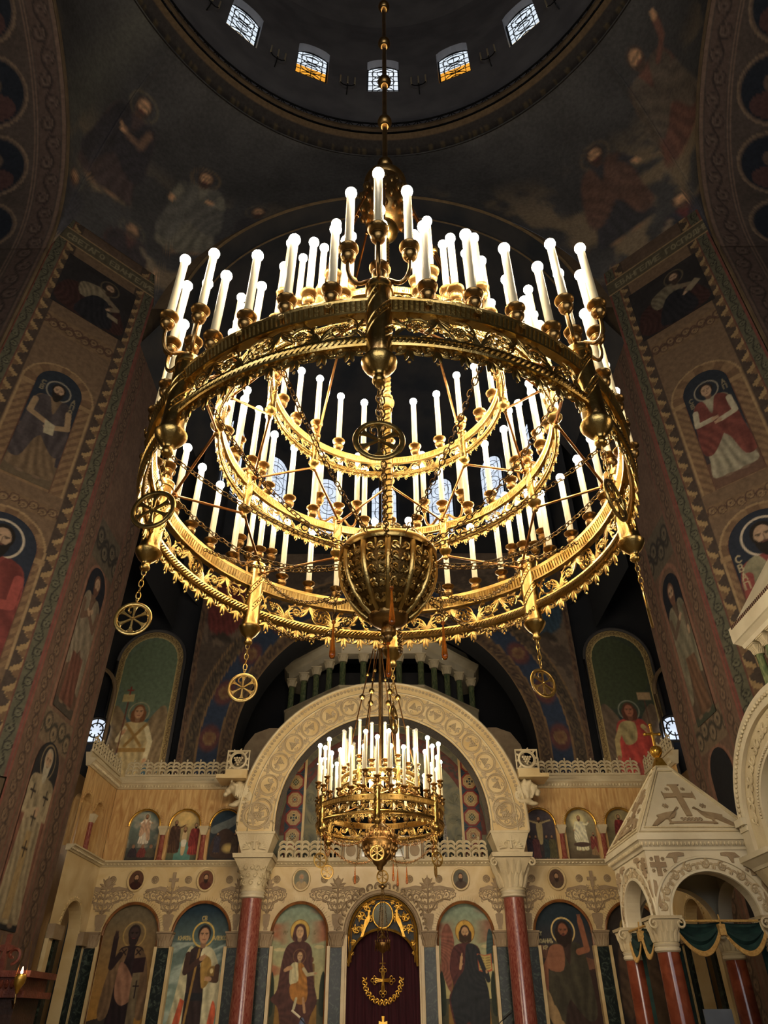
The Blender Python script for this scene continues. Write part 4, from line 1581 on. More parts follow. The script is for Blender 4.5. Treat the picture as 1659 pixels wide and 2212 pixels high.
def wheel_mesh(r=.13):
    """open wheel with the six-armed monogram"""
    mb = MB()
    mb.tube(arcp(0, 0, r * .90, 0, 2 * pi, 41)[:-1], r * .105, 8, closed=True, flat=.7, nrm=(0, 1, 0))
    mb.tube(arcp(0, 0, r * .80, 0, 2 * pi, 41)[:-1], r * .03, 5, closed=True, nrm=(0, 1, 0))
    for k in range(6):
        a = pi / 2 + k * pi / 3
        c, s_ = cos(a), sin(a)
        prof = [(0.0, .035), (.45, .05), (.66, .095), (.74, .17)]
        poly = [(d * c - w * s_, d * s_ + w * c) for d, w in prof] + [(d * c + w * s_, d * s_ - w * c) for d, w in prof[::-1]]
        mb.slab([(x * r, z * r) for x, z in poly], -r * .05, r * .05)
        for w in (-.17, .17):
            mb.ball(((.75 * c - w * s_) * r, 0, (.75 * s_ + w * c) * r), r * .045, 6, 4)
    mb.ball((0, -r * .05, 0), r * .08, 8, 5)
    # bowl of the letter, mirrored as seen from the nave
    mb.tube(np.stack([np.array([0, -.16, -.3, -.33, -.27, -.16, -.2]) * r, np.full(7, 0.0), np.array([.70, .71, .62, .46, .36, .38, .28]) * r], 1), r * .045, 6, nrm=(0, 1, 0))
    mb.tube([(0, 0, r * .98), (0, 0, r * 1.12)], r * .06, 6)
    mb.tube(arcp(0, r * 1.17, r * .08, 0, 2 * pi, 13)[:-1], r * .025, 5, closed=True, nrm=(0, 1, 0))
    return mb.mesh('wheel_pendant')


ME_WHEEL = wheel_mesh()
ME_WHEEL.materials.append(BRASS)


def tier(parent, R, zfin, k, npil, nring, arms, phase, lit=True, name='tier', center=True, drops=8, candle_scale=1.0, Lc=1.0, pans_r=None):
    """one ring of a chandelier. k scales the band; zfin is the height of the finial tips"""
    def zz(h):
        return zfin + h * k
    # mouldings: top cornice, fillets, lower rail -> one turned ring
    mb = MB()
    a = np.arange(96) * 2 * pi / 96
    path = np.stack([R * np.cos(a), R * np.sin(a), np.zeros(96)], 1)
    t = .03 * k
    mb.sweep([(-t * 1.2, zz(.655)), (t * 1.3, zz(.655)), (t * 1.5, zz(.668)), (t * 1.4, zz(.68)), (-t * 1.3, zz(.685))], path, closed=True)
    mb.sweep([(-t * .5, zz(.575)), (t * .6, zz(.575)), (t * 1.25, zz(.655)), (-t * 1.1, zz(.655))], path, closed=True)
    mb.sweep([(-t * .9, zz(.56)), (t * .9, zz(.56)), (t * 1.0, zz(.575)), (-t, zz(.575))], path, closed=True)
    mb.sweep([(-t * .8, zz(.345)), (t * .8, zz(.345)), (t * .8, zz(.36)), (-t * .8, zz(.36))], path, closed=True)
    mb.sweep([(-t * .7, zz(.285)), (t * .7, zz(.285)), (t * .9, zz(.298)), (-t * .9, zz(.298))], path, closed=True)
    root = mb.obj(name, BRASS, parent, angle=30)
    # flutes on the frieze, inside and out
    mb = MB()
    nf = int(2 * pi * R / (.030 * k))
    for i in range(nf):
        an = 2 * pi * i / nf
        c, s_ = cos(an), sin(an)
        for r0, r1, w in ((R + t * .55, R + t * 1.2, .008), (R - t * .45, R - t * 1.05, .012)):
            mb.tube([(r0 * c, r0 * s_, zz(.578)), (r1 * c, r1 * s_, zz(.652))], w * k, 5)
    mb.obj('fluted_frieze', BRASS, root)
    # rope moulding
    mb = MB()
    nr = int(2 * pi * R / (.034 * k))
    a = np.linspace(0, 2 * pi, 121)[:-1]
    mb.tube(np.stack([R * np.cos(a), R * np.sin(a), np.full(120, zz(.322))], 1), .021 * k, 6, closed=True)
    for i in range(nr):
        an = 2 * pi * i / nr
        for sg in (-1, 1):
            r = R + sg * .017 * k
            a0, a1 = an - sg * .5 * .04 * k / R, an + sg * .5 * .04 * k / R
            mb.tube([(r * cos(a0), r * sin(a0), zz(.301)), ((r + sg * .008 * k) * cos(an), (r + sg * .008 * k) * sin(an), zz(.322)), (r * cos(a1), r * sin(a1), zz(.343))], .010 * k, 5)
    mb.obj('rope_moulding', BRASS, root)
    # scroll panels
    bay = 2 * pi / npil
    gap = .085 * k / R
    L = R * (bay - 2 * gap)
    sp = scroll_panel(L, .20 * k)
    sp.xf(lambda v: v + np.array([0, 0, zz(.36)]))
    sp.xf(bend(R))
    me = sp.mesh('scroll_panel')
    me.materials.append(BRASS)
    for i in range(npil):
        link('scroll_panel', me, root, rot=(0, 0, -(phase + (i + .5) * bay)))
    # fleurons of the lower edge
    pd = palmette_drop(L / drops, .125 * k)
    pd.xf(lambda v: v + np.array([0, 0, zz(.287)]))
    pd.xf(bend(R))
    me = pd.mesh('fleuron')
    me.materials.append(BRASS)
    for i in range(npil):
        for j in range(drops):
            an = phase + i * bay + gap + (bay - 2 * gap) * (j + .5) / drops
            link('fleuron', me, root, rot=(0, 0, -an))
    # rosette studs on the frieze
    mb = MB()
    rosette(mb, 0, 0, .026 * k, -t * 1.9, 8)
    mb.xf(lambda v: v + np.array([0, 0, zz(.617)]))
    mb.xf(bend(R))
    me = mb.mesh('stud')
    me.materials.append(BRASS)
    for i in range(npil):
        for q in (.2, .4, .6, .8):
            link('stud', me, root, rot=(0, 0, -(phase + (i + q) * bay)))
    # posts and candles
    mp = pillar_mesh(k)
    mp.materials.append(BRASS)
    for i in range(npil):
        an = phase + i * bay
        x, y = R * sin(an), R * cos(an)
        link('pillar', mp, root, (x, y, zfin), rot=(0, 0, -an))
        zt = zz(.88)
        if center:
            put_candle(root, x, y, zt, lit, Lc)
        for da in arms:
            dirn = an + radians(da)
            link('candle_arm', ME_ARM, root, (x, y, zt - .05), rot=(0, 0, pi / 2 - dirn))
            put_candle(root, x + .2 * sin(dirn), y + .2 * cos(dirn), zt + .09, lit, Lc)
        for j in range(nring):
            aj = an + bay * (j + 1) / (nring + 1)
            Rr = pans_r or R
            put_candle(root, Rr * sin(aj), Rr * cos(aj), zz(.685), lit, Lc)
    return root


def rod(mb, p, q, r=.011):
    mb.tube([p, q], r, 7)
    d = (np.array(q) - np.array(p))
    for t in (.0, .04, .96, 1.0):
        mb.ball(tuple(np.array(p) + d * t), r * 1.7, 6, 4)


def rods(root, pairs, r=.011, mat=None):
    for p, q in pairs:
        mb = MB()
        rod(mb, p, q, r)
        mb.obj('tie_rod', mat or COPPER, root)


PH = radians(1.62)
chand = empty('chandelier', (AX, AY, 0), label='huge three-tiered gilt brass ring chandelier with lit candle bulbs in the centre', cat='chandelier')
RB, RM, RT = 1.8, 1.369, 1.015
ZB, ZM, ZT = 4.29, 5.14, 5.82
t_big = tier(chand, RB, ZB, 1.0, 8, 4, (-68, 0, 68), PH, pans_r=RB + .015, drops=8)
t_mid = tier(chand, RM, ZM, .60, 8, 3, (-85, 85), PH + pi / 8, drops=9)
t_top = tier(chand, RT, ZT, .54, 8, 2, (), PH, drops=9)


def pol(an, R, z):
    return (R * sin(an), R * cos(an), z)


pairs = []
for i in range(8):
    a = PH + i * pi / 4
    for s in (-1, 1):
        pairs.append((pol(a, RB - .09, ZB + .70), pol(a + s * pi / 8, RM, ZM + .04)))
        pairs.append((pol(a + s * pi / 8, RM - .05, ZM + .42), pol(a, RT, ZT + .03)))
rods(chand, pairs)
rods(chand, [(pol(PH + i * pi / 4, RT - .04, ZT + .42), pol(PH + i * pi / 4, .29, 9.05)) for i in range(8)], .013)
for i in range(8):
    mb = MB()
    p, q = np.array(pol(PH + i * pi / 4, RT - .04, ZT + .42)), np.array(pol(PH + i * pi / 4, .29, 9.05))
    mb.ball(tuple(p + (q - p) * .45), .04, 10, 6)
    mb.lathe([(.01, -.07), (.03, -.06), (.03, -.05)], 8, cap=False) if False else None
    mb.obj('rod_ball', BRASS, chand)
# central post: twisted rope column, knops, vase and suspension rod
mb = MB()
mb.lathe([(.034, 4.58), (.034, 8.45)], 14)
for s in range(2):
    t = np.linspace(0, 1, 300)
    a = s * pi + t * 2 * pi * 34
    mb.tube(np.stack([.034 * np.cos(a), .034 * np.sin(a), 4.6 + t * 3.8], 1), .009, 4)
mb.obj('rope_post', BRASS, chand)
for z in (5.95, 7.2):
    mb = MB()
    mb.lathe([(.03, z - .08), (.05, z - .07), (.04, z - .05), (.06, z - .02), (.07, z + .01), (.06, z + .04), (.045, z + .06), (.055, z + .075), (.03, z + .09)], 16)
    mb.obj('knop', BRASS, chand)
mb = MB()
mb.ball((0, 0, 8.62), .14, 20, 12)
mb.obj('ball', BRASS, chand)
mb = MB()
mb.lathe([(.06, 8.72), (.16, 8.78), (.25, 8.9), (.29, 9.1), (.28, 9.25), (.24, 9.4), (.22, 9.52), (.25, 9.56), (.25, 9.6), (.12, 9.66), (.05, 9.75), (.035, 9.9)], 24)
for k in range(12):
    a = 2 * pi * k / 12
    for q in range(5):
        z = 8.85 + q * .12
        r = np.interp(z, [8.78, 8.9, 9.1, 9.25, 9.4, 9.52], [.16, .25, .29, .28, .24, .22])
        mb.ball((r * cos(a + (q % 2) * .26), r * sin(a + (q % 2) * .26), z), (.035, .035, .07), 6, 4)
mb.obj('crown_vase', BRASS_D, chand)
mb = MB()
mb.lathe([(.032, 9.8), (.032, 46.5)], 12)
mb.obj('suspension_rod', BRASS_D, chand)
for z in (10.05, 11.15, 12.35, 13.7, 15.2, 17.2):
    mb = MB()
    mb.ball((0, 0, z), .095, 16, 10)
    mb.lathe([(.05, z - .13), (.06, z - .11), (.05, z - .09)], 14)
    mb.obj('rod_ball', BRASS_D, chand)
# pierced bowl
BZ = [(.14, 3.87), (.20, 3.92), (.265, 4.0), (.315, 4.10), (.34, 4.20), (.345, 4.28), (.34, 4.34)]
mb = MB()
zs = np.array([z for r, z in BZ])
rs = np.array([r for r, z in BZ])
NB = 12
for k in range(NB):
    a = 2 * pi * k / NB
    zq = np.linspace(3.87, 4.33, 12)
    rq = np.interp(zq, zs, rs)
    mb.tube(np.stack([rq * np.cos(a), rq * np.sin(a), zq], 1), .020, 6, flat=.4)
bowl = mb.obj('bowl_rib', BRASS, chand)
me = MB()
u = np.linspace(-1, 1, 3)
for q in range(5):
    zq = 3.93 + q * .083
    w = np.interp(zq, zs, rs) * (pi / NB) * .80
    for s in (-1, 1):
        me.tube(spiral(s * w * .5, zq, w * .46, w * .14, -pi / 2, -pi / 2 + s * 5.2, 16), .0075, 5, nrm=(0, 1, 0))
        leaf(me, s * w * .12, zq - .03, pi / 2 - s * .5, .06, .010, 0, -s * .6, 5)
        me.ball((s * w * .5, 0, zq), w * .12, 6, 4)
me.tube([(0, 0, 3.9), (0, 0, 4.32)], .008, 5)


def onbowl(v):
    z = v[:, 2]
    r = np.interp(z, zs, rs) - v[:, 1]
    a = v[:, 0] / np.maximum(np.interp(z, zs, rs), .1)
    return np.stack([r * np.sin(a), r * np.cos(a), z], 1)


me.xf(onbowl)
pm = me.mesh('bowl_panel')
pm.materials.append(BRASS)
for k in range(NB):
    link('bowl_panel', pm, chand, rot=(0, 0, -(2 * pi * (k + .5) / NB) + pi / 2))
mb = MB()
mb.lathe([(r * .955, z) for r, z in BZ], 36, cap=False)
mb.obj('bowl_shade_liner', stone('bowl_shade_brass', (92, 70, 38), (120, 92, 50), 8, .45, .2, 60, metal=1.0), chand)  # added liner; its dark colour stands for the shade seen through the openwork
mb = MB()
mb.lathe([(.30, 4.32), (.352, 4.325), (.362, 4.345), (.362, 4.375), (.352, 4.39), (.30, 4.395)], 40, cap=False)
mb.obj('bowl_rim', BRASS, chand)
mb = MB()
mb.lathe([(.0, 3.69), (.018, 3.692), (.03, 3.71), (.03, 3.725), (.05, 3.74), (.054, 3.76), (.05, 3.785), (.045, 3.80), (.10, 3.815), (.13, 3.84), (.14, 3.87), (.138, 3.895), (.12, 3.90)], 28)
mb.obj('bowl_boss', BRASS_D, chand)
# upper cage of the bowl
DZ = [(.335, 4.39), (.32, 4.43), (.27, 4.49), (.19, 4.545), (.10, 4.585), (.045, 4.61)]
dz = np.array([z for r, z in DZ])
dr = np.array([r for r, z in DZ])
mb = MB()
for k in range(8):
    a = 2 * pi * k / 8
    zq = np.linspace(4.39, 4.61, 10)
    rq = np.interp(zq, dz, dr)
    mb.tube(np.stack([rq * np.cos(a), rq * np.sin(a), zq], 1), .014, 6, flat=.5)
mb.obj('cage_rib', BRASS, chand)
me = MB()
for q, (zq, f) in enumerate(((4.415, 1.0), (4.455, .9), (4.50, .7))):
    w = np.interp(zq, dz, dr) * (pi / 8) * .8
    for s in (-1, 1):
        me.tube(spiral(s * w * .5, zq, w * .44, w * .12, -pi / 2, -pi / 2 + s * 5.0, 16) * np.array([1, 1, 1]), .006, 5, nrm=(0, 1, 0))


def oncage(v):
    z = np.clip(v[:, 2], 4.39, 4.61)
    r = np.interp(z, dz, dr) - v[:, 1]
    a = v[:, 0] / np.maximum(np.interp(z, dz, dr), .08)
    return np.stack([r * np.sin(a), r * np.cos(a), z], 1)


me.xf(oncage)
pm = me.mesh('cage_panel')
pm.materials.append(BRASS)
for k in range(8):
    link('cage_panel', pm, chand, rot=(0, 0, -(2 * pi * (k + .5) / 8) + pi / 2))
# chains: ring to bowl
for i in range(8):
    a = PH + i * pi / 4
    m = a + pi / 8
    chain_mesh(catenary(pol(m, RB - .06, ZB + .62), pol(m, .37, 4.37), .10)).obj('chain', CHAINM, chand)
    chain_mesh(catenary(pol(a, RB - .12, ZB + .66), pol(a, .37, 4.30), .22)).obj('chain', CHAINM, chand)
    if i in (0, 1, 7):
        chain_mesh(catenary(pol(a + .05, RB - .1, ZB + .25), pol(a + .2, .33, 4.12), .24)).obj('chain', CHAINM, chand)
# wheel pendants under the finials
YAW = [72, 25, 66, 50, 3, -8, 8, 0]
DROP = [.50, .395, .395, .395, .395, .395, .395, .395]
for i in range(8):
    a = PH + i * pi / 4
    x, y = RB * sin(a), RB * cos(a)
    w = link('wheel_pendant', ME_WHEEL, t_big, (x, y, ZB - DROP[i]), rot=(0, 0, radians(YAW[i])))
    chain_mesh([(0, 0, .16), (0, 0, DROP[i] + .01)], L=.056, w=.016, r=.0045).obj('chain', BRASS, w)
# amber drops on short chains round the bowl
for (dx, dy, zt, zb) in ((-.38, .0, 4.12, 3.56), (.375, -.02, 4.12, 3.54), (.02, -.36, 4.2, 3.62), (.0, .42, 4.1, 3.6)):
    mb = MB()
    mb.lathe([(.001, zb), (.014, zb + .006), (.021, zb + .02), (.022, zb + .04), (.016, zb + .10), (.009, zb + .18), (.006, zb + .25), (.004, zb + .262)], 14)
    mb.ball((0, 0, zb + .275), .016, 10, 6)
    d = mb.obj('amber_drop', AMBER, chand, loc=(dx, dy, 0))
    chain_mesh([(0, 0, zb + .29), (-dx * .03, -dy * .03, zt)], L=.045, w=.012, r=.0035).obj('chain', CHAINM, d)

# ---- the smaller chandelier in front of the royal doors
CX2, CY2 = -.09, 13.0
ch2 = empty('chandelier', (CX2, CY2, 0), label='smaller two-tiered brass chandelier hanging before the royal doors', cat='chandelier')
P2 = radians(2)
t_a = tier(ch2, 1.10, 4.09, .78, 6, 4, (-85, 85), P2, drops=9)
t_b = tier(ch2, .68, 4.82, .50, 6, 2, (), P2 + pi / 6, lit=False, drops=8, Lc=1.0)
pairs = []
for i in range(6):
    a = P2 + i * pi / 3
    for s in (-1, 1):
        pairs.append((pol(a, 1.02, 4.62), pol(a + s * pi / 6, .68, 4.86)))
rods(ch2, pairs)
rods(ch2, [(pol(P2 + pi / 6 + i * pi / 3, .66, 5.2), pol(P2 + i * pi / 3, .10, 7.9)) for i in range(6)], .012)
for i in range(6):
    p, q = np.array(pol(P2 + pi / 6 + i * pi / 3, .66, 5.2)), np.array(pol(P2 + i * pi / 3, .10, 7.9))
    for t in (.55, .72):
        mb = MB()
        mb.ball(tuple(p + (q - p) * t), .055 if t < .6 else .04, 10, 6)
        mb.obj('rod_ball', BRASS, ch2)
mb = MB()
mb.lathe([(.03, 4.3), (.03, 24.72)], 10)
mb.obj('suspension_rod', BRASS_D, ch2)
mb = MB()
mb.lathe([(.01, 7.7), (.10, 7.75), (.14, 7.9), (.12, 8.05), (.05, 8.12)], 16)
mb.obj('crown_vase', BRASS_D, ch2)
mb = MB()
zc, rr = 4.08, .29
prof = [(.03, 3.66), (.05, 3.68), (.06, 3.72), (.11, 3.76), (.13, 3.80)] + [(rr * sin(t), zc - rr * 1.05 * cos(t)) for t in np.linspace(.45, 2.75, 16)] + [(.05, 4.40), (.03, 4.44)]
mb.lathe(prof, 28)
for k in range(8):
    a = 2 * pi * k / 8
    t = np.linspace(.5, 2.7, 14)
    mb.tube(np.stack([(rr + .006) * np.sin(t) * cos(a), (rr + .006) * np.sin(t) * sin(a), zc - rr * 1.05 * np.cos(t)], 1), .014, 5)
    for tt in (.95, 1.25, 1.9, 2.2):
        for s in (-.2, .2):
            r = rr * sin(tt)
            mb.ball((r * cos(a + .39 + s), r * sin(a + .39 + s), zc - rr * 1.05 * cos(tt)), .035, 6, 4)
mb.lathe([(rr + .012, zc - .05), (rr + .02, zc - .03), (rr + .02, zc + .03), (rr + .012, zc + .05)], 28, cap=False)
mb.obj('bowl', BRASS_D, ch2)
for i in range(6):
    a = P2 + i * pi / 3
    chain_mesh(catenary(pol(a + .5, 1.05, 4.35), pol(a + .5, .30, 4.12), .12)).obj('chain', CHAINM, ch2)
    chain_mesh(catenary(pol(a, 1.05, 4.12), pol(a + pi / 3, 1.05, 4.12), .22)).obj('chain', COPPER, ch2)
    w = link('wheel_pendant', ME_WHEEL, t_a, (1.10 * sin(a), 1.10 * cos(a), 4.09 - .36), rot=(0, 0, radians((20, 75, 35, 5, 25, 15)[i])), scale=.9)
    chain_mesh([(0, 0, .16), (0, 0, .4)], L=.056, w=.016, r=.0045).obj('chain', BRASS, w)
for (dx, dy) in ((-.42, 0), (.45, 0), (.22, -.3), (.3, .25)):
    mb = MB()
    zb = 3.45
    mb.lathe([(.001, zb), (.014, zb + .006), (.022, zb + .03), (.014, zb + .12), (.005, zb + .26)], 10)
    d = mb.obj('amber_drop', AMBER, ch2, loc=(dx, dy, 0))
    chain_mesh([(0, 0, zb + .27), (-dx * .3, -dy * .3, 4.1)], L=.045, w=.012, r=.0035).obj('chain', CHAINM, d)

# ------------------------------------------------------------------ chancel wall, side niches
def chancel():
    r0, zc, xb, zt = 4.27, 7.75, 5.78, 14.2
    Y = 19.5
    th = np.concatenate([np.linspace(0, pi, 220)])
    rows = 46
    A, Q = np.meshgrid(th, np.linspace(0, 1, rows), indexing='ij')
    rb = np.minimum(xb / np.maximum(np.abs(np.cos(A)), 1e-6), (zt - zc) / np.maximum(np.sin(A), 1e-6))
    rr = r0 + (rb - r0) * Q
    X, Z = rr * np.cos(A), zc + rr * np.sin(A)
    # jambs below the springing joined to both ends
    def paint(X, Z, cell=.05):
        cv = Cv(X, Z, (74, 62, 52), cell)
        r = np.where(Z > zc, np.hypot(X, Z - zc), np.abs(X))
        s = np.where(Z > zc, np.arctan2(Z - zc, np.abs(X)) * 4.9, Z - zc)
        n = vnoise(X * 1.5 + 3, Z * 1.5)
        cv.C *= (0.7 + .6 * n)[..., None]
        cv.band((n > .5) * (r > 5.6) * .6, (104, 88, 72))
        m = r < 4.64
        scroll_band(cv, np.where(m, s, 99), np.where(m, r - 4.45, 99), .34, .5, (82, 64, 48), (104, 84, 58), (54, 42, 36))
        m = (r >= 4.64) & (r < 5.26)
        cv.band(m * 1.0, (40, 50, 68))
        for k in range(-4, 12):
            d = np.hypot((s - k * 1.35 - .3) / 1.25, r - 4.95)
            cv.band(m * np.clip((.34 - d) * 12, 0, 1), (84, 50, 48))
            d2 = np.hypot(s - k * 1.35 - .3, r - 4.95)
            cv.band(np.clip((.17 - d2) * 30, 0, 1), (112, 84, 56))
            cv.band(np.clip((.10 - d2) * 30, 0, 1), (98, 66, 48))
            cv.band(np.clip((.03 - np.abs(d2 - .17)) * 30, 0, 1), (128, 104, 70))
        m = (r >= 5.26) & (r < 5.62)
        scroll_band(cv, np.where(m, s, 99), np.where(m, r - 5.44, 99), .34, .45, (72, 60, 48), (94, 78, 56), (46, 40, 34))
        for e in (4.29, 4.64, 5.26, 5.62):
            cv.band((np.abs(r - e) < .025) * 1.0, (112, 88, 60))
        m = np.abs(X) > xb - .17
        scroll_band(cv, np.where(m, Z, 99), np.where(m, np.abs(X) - xb + .085, 99), .16, .3, (88, 66, 50), (104, 82, 58), (58, 44, 36))
        # hems of flying figures on clouds in the spandrels
        for sx in (-1, 1):
            cv.at(sx * 5.0, 11.0, 2.2)
            cv.poly([(-.2, .2), (-.25, .6), (-.1, 1.0), (.15, 1.0), (.28, .6), (.2, .2), (.0, .1)], (92, 42, 38) if sx < 0 else (44, 60, 72), fold=7)
            cv.poly([(-.18, .05), (0, .15), (.15, .02), (.1, -.02), (-.05, .05)], (52, 44, 36))
        cv.at(0, 0, 1)
        return cv
    cv = paint(X, Z)
    P = np.stack([X, np.full_like(X, Y), Z], -1)
    root = link('wall_chancel', grid_mesh('wall_chancel', P[::-1], cv.C[::-1]), None, mat=MURAL, kind='structure', label='painted chancel arch with scroll bands and winged heads on blue')
    for sx in (-1, 1):
        x = np.linspace(r0, xb, 46)
        z = np.linspace(4.5, zc, 90)
        X, Z = np.meshgrid(x * sx, z)
        if sx < 0:
            X, Z = X[:, ::-1], Z[:, ::-1]
        cv = paint(X, Z, .03)
        link('painted_face', grid_mesh('painted_face', np.stack([X, np.full_like(X, Y), Z], -1), cv.C), root, mat=MURAL)
    # thickness of the arch
    mb = MB()
    pts = [(r0, 4.5), (r0, zc)] + [(r0 * cos(t), zc + r0 * sin(t)) for t in np.linspace(0, pi, 40)] + [(-r0, zc), (-r0, 4.5)]
    V = []
    for x, z in pts:
        V += [(x, Y, z), (x, Y + 1.1, z)]
    mb.add(V, [(2 * i, 2 * i + 1, 2 * i + 3, 2 * i + 2) for i in range(len(pts) - 1)])
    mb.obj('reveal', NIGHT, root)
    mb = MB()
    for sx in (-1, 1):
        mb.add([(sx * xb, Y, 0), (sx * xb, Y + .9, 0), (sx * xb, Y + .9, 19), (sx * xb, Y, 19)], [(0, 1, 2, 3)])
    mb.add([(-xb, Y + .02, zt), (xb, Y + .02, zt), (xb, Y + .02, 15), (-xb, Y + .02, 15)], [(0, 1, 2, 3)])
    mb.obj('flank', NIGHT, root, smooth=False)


chancel()

for sx in (-1, 1):
    sd = 'left' if sx < 0 else 'right'
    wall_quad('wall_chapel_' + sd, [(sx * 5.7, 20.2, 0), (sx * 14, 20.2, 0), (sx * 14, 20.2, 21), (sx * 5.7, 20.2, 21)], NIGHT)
    cv = flat_panel(2.0, 7.0, .023, (64, 84, 96), arch=True)
    L = sx < 0
    cv.grad(1, 6, (62, 88, 104) if L else (40, 54, 66), (70, 92, 84) if L else (46, 54, 52))
    r = np.hypot(cv.X + (-.35 if L else .35), cv.Z - 5.6)
    cv.band((r < 1.55) * (cv.Z > 4.2) * .55, (104, 110, 82) if L else (62, 68, 44))
    cv.band((r < 1.15) * (cv.Z > 4.2) * .45, (92, 104, 74) if L else (66, 72, 40))
    ws = (124, 104, 76) if L else (98, 82, 66)
    if L:
        saint(cv, -.05, 1.75, 2.85, (166, 146, 104), None, halo=(142, 134, 104), hair=(110, 68, 38), beard=0, long_hair=True, skin=(176, 132, 96), wings=ws,
              ra=[(-.11, .76), (-.16, .64), (-.13, .70)], la=[(.11, .76), (.17, .62), (.15, .45)], sleeve=(178, 164, 128), w=.85)
        cv.at(-.05, 1.75, 2.85)
        cv.line([(-.1, .8), (.08, .58)], .03, (140, 108, 58))
        cv.line([(.1, .8), (-.08, .58)], .03, (140, 108, 58))
        cv.poly([(-.14, .56), (.14, .56), (.14, .52), (-.14, .52)], (146, 112, 60), smooth=False)
        cv.line([(-.145, .3), (-.135, 1.12)], .014, (96, 52, 40))
        cv.poly([(-.20, 1.12), (-.08, 1.12), (-.08, 1.04), (-.20, 1.04)], (166, 146, 98), smooth=False)
        cv.line([(-.135, 1.12), (-.135, 1.2)], .014, (120, 40, 34))
        cv.line([(-.165, 1.165), (-.105, 1.165)], .014, (120, 40, 34))
    else:
        saint(cv, .0, 1.75, 2.85, (138, 66, 58), (160, 62, 54), halo=(126, 126, 110), hair=(84, 48, 34), beard=0, long_hair=True, skin=(150, 96, 72), wings=ws,
              ra=[(-.11, .76), (-.18, .62), (-.19, .46)], la=[(.11, .76), (.2, .66), (.17, .7)], sleeve=(148, 130, 88), side=-1)
        cv.at(0, 1.75, 2.85)
        cv.poly([(-.12, .79), (.03, .80), (.02, .62), (-.1, .58)], (150, 134, 92), fold=10)
        cv.line([(.185, .35), (.185, 1.08)], .012, (84, 56, 44))
        cv.poly([(.12, 1.12), (.26, 1.12), (.26, 1.04), (.12, 1.04)], (160, 132, 98), smooth=False)
    cv.at(0, 0, 1)
    d = np.where(cv.Z > 6.0, np.hypot(cv.X, cv.Z - 6.0), np.abs(cv.X))
    m = d > .81
    s = np.where(cv.Z > 6.0, np.arctan2(cv.Z - 6.0, np.abs(cv.X)) * .9, cv.Z - 6.0)
    scroll_band(cv, np.where(m, s, 99), np.where(m, d - .905, 99), .17, .17, (138, 116, 74), (160, 138, 90), (86, 68, 44))
    cv.band((np.abs(d - .81) < .015) * 1.0, (168, 146, 96))
    nich = panel_obj('wall_niche_' + sd, cv, MURAL, loc=(sx * 7.2, 20.0, 4.6), kind='structure', label='arched blue niche painting of a standing winged angel in ' + ('a white gown' if L else 'a rose red cloak'))
    mb = MB()
    mb.tube([(1.03, -.02, 0)] + [(1.03 * cos(t), -.02, 6.0 + 1.03 * sin(t)) for t in np.linspace(0, pi, 24)] + [(-1.03, -.02, 0)], .05, 6)
    mb.obj('niche_moulding', DARKW, nich)
    # round chapel window behind its own arch
    window_obj((sx * 8.35, 19.9, 8.42), 0, .74, .74, WG_APSE, 'rose', label='small round window beside the ' + ('white' if L else 'red') + ' angel', spring=.37)
    mb = MB()
    mb.tube([(sx * 8.02, 19.8, 6)] + [(sx * (8.7 - .68 * cos(t)), 19.8, 9.4 + .9 * sin(t)) for t in np.linspace(0, pi, 16)], .06, 6)
    mb.obj('moulding', PLASTER, nich, loc=(-sx * 7.2, -20.0, -4.6))


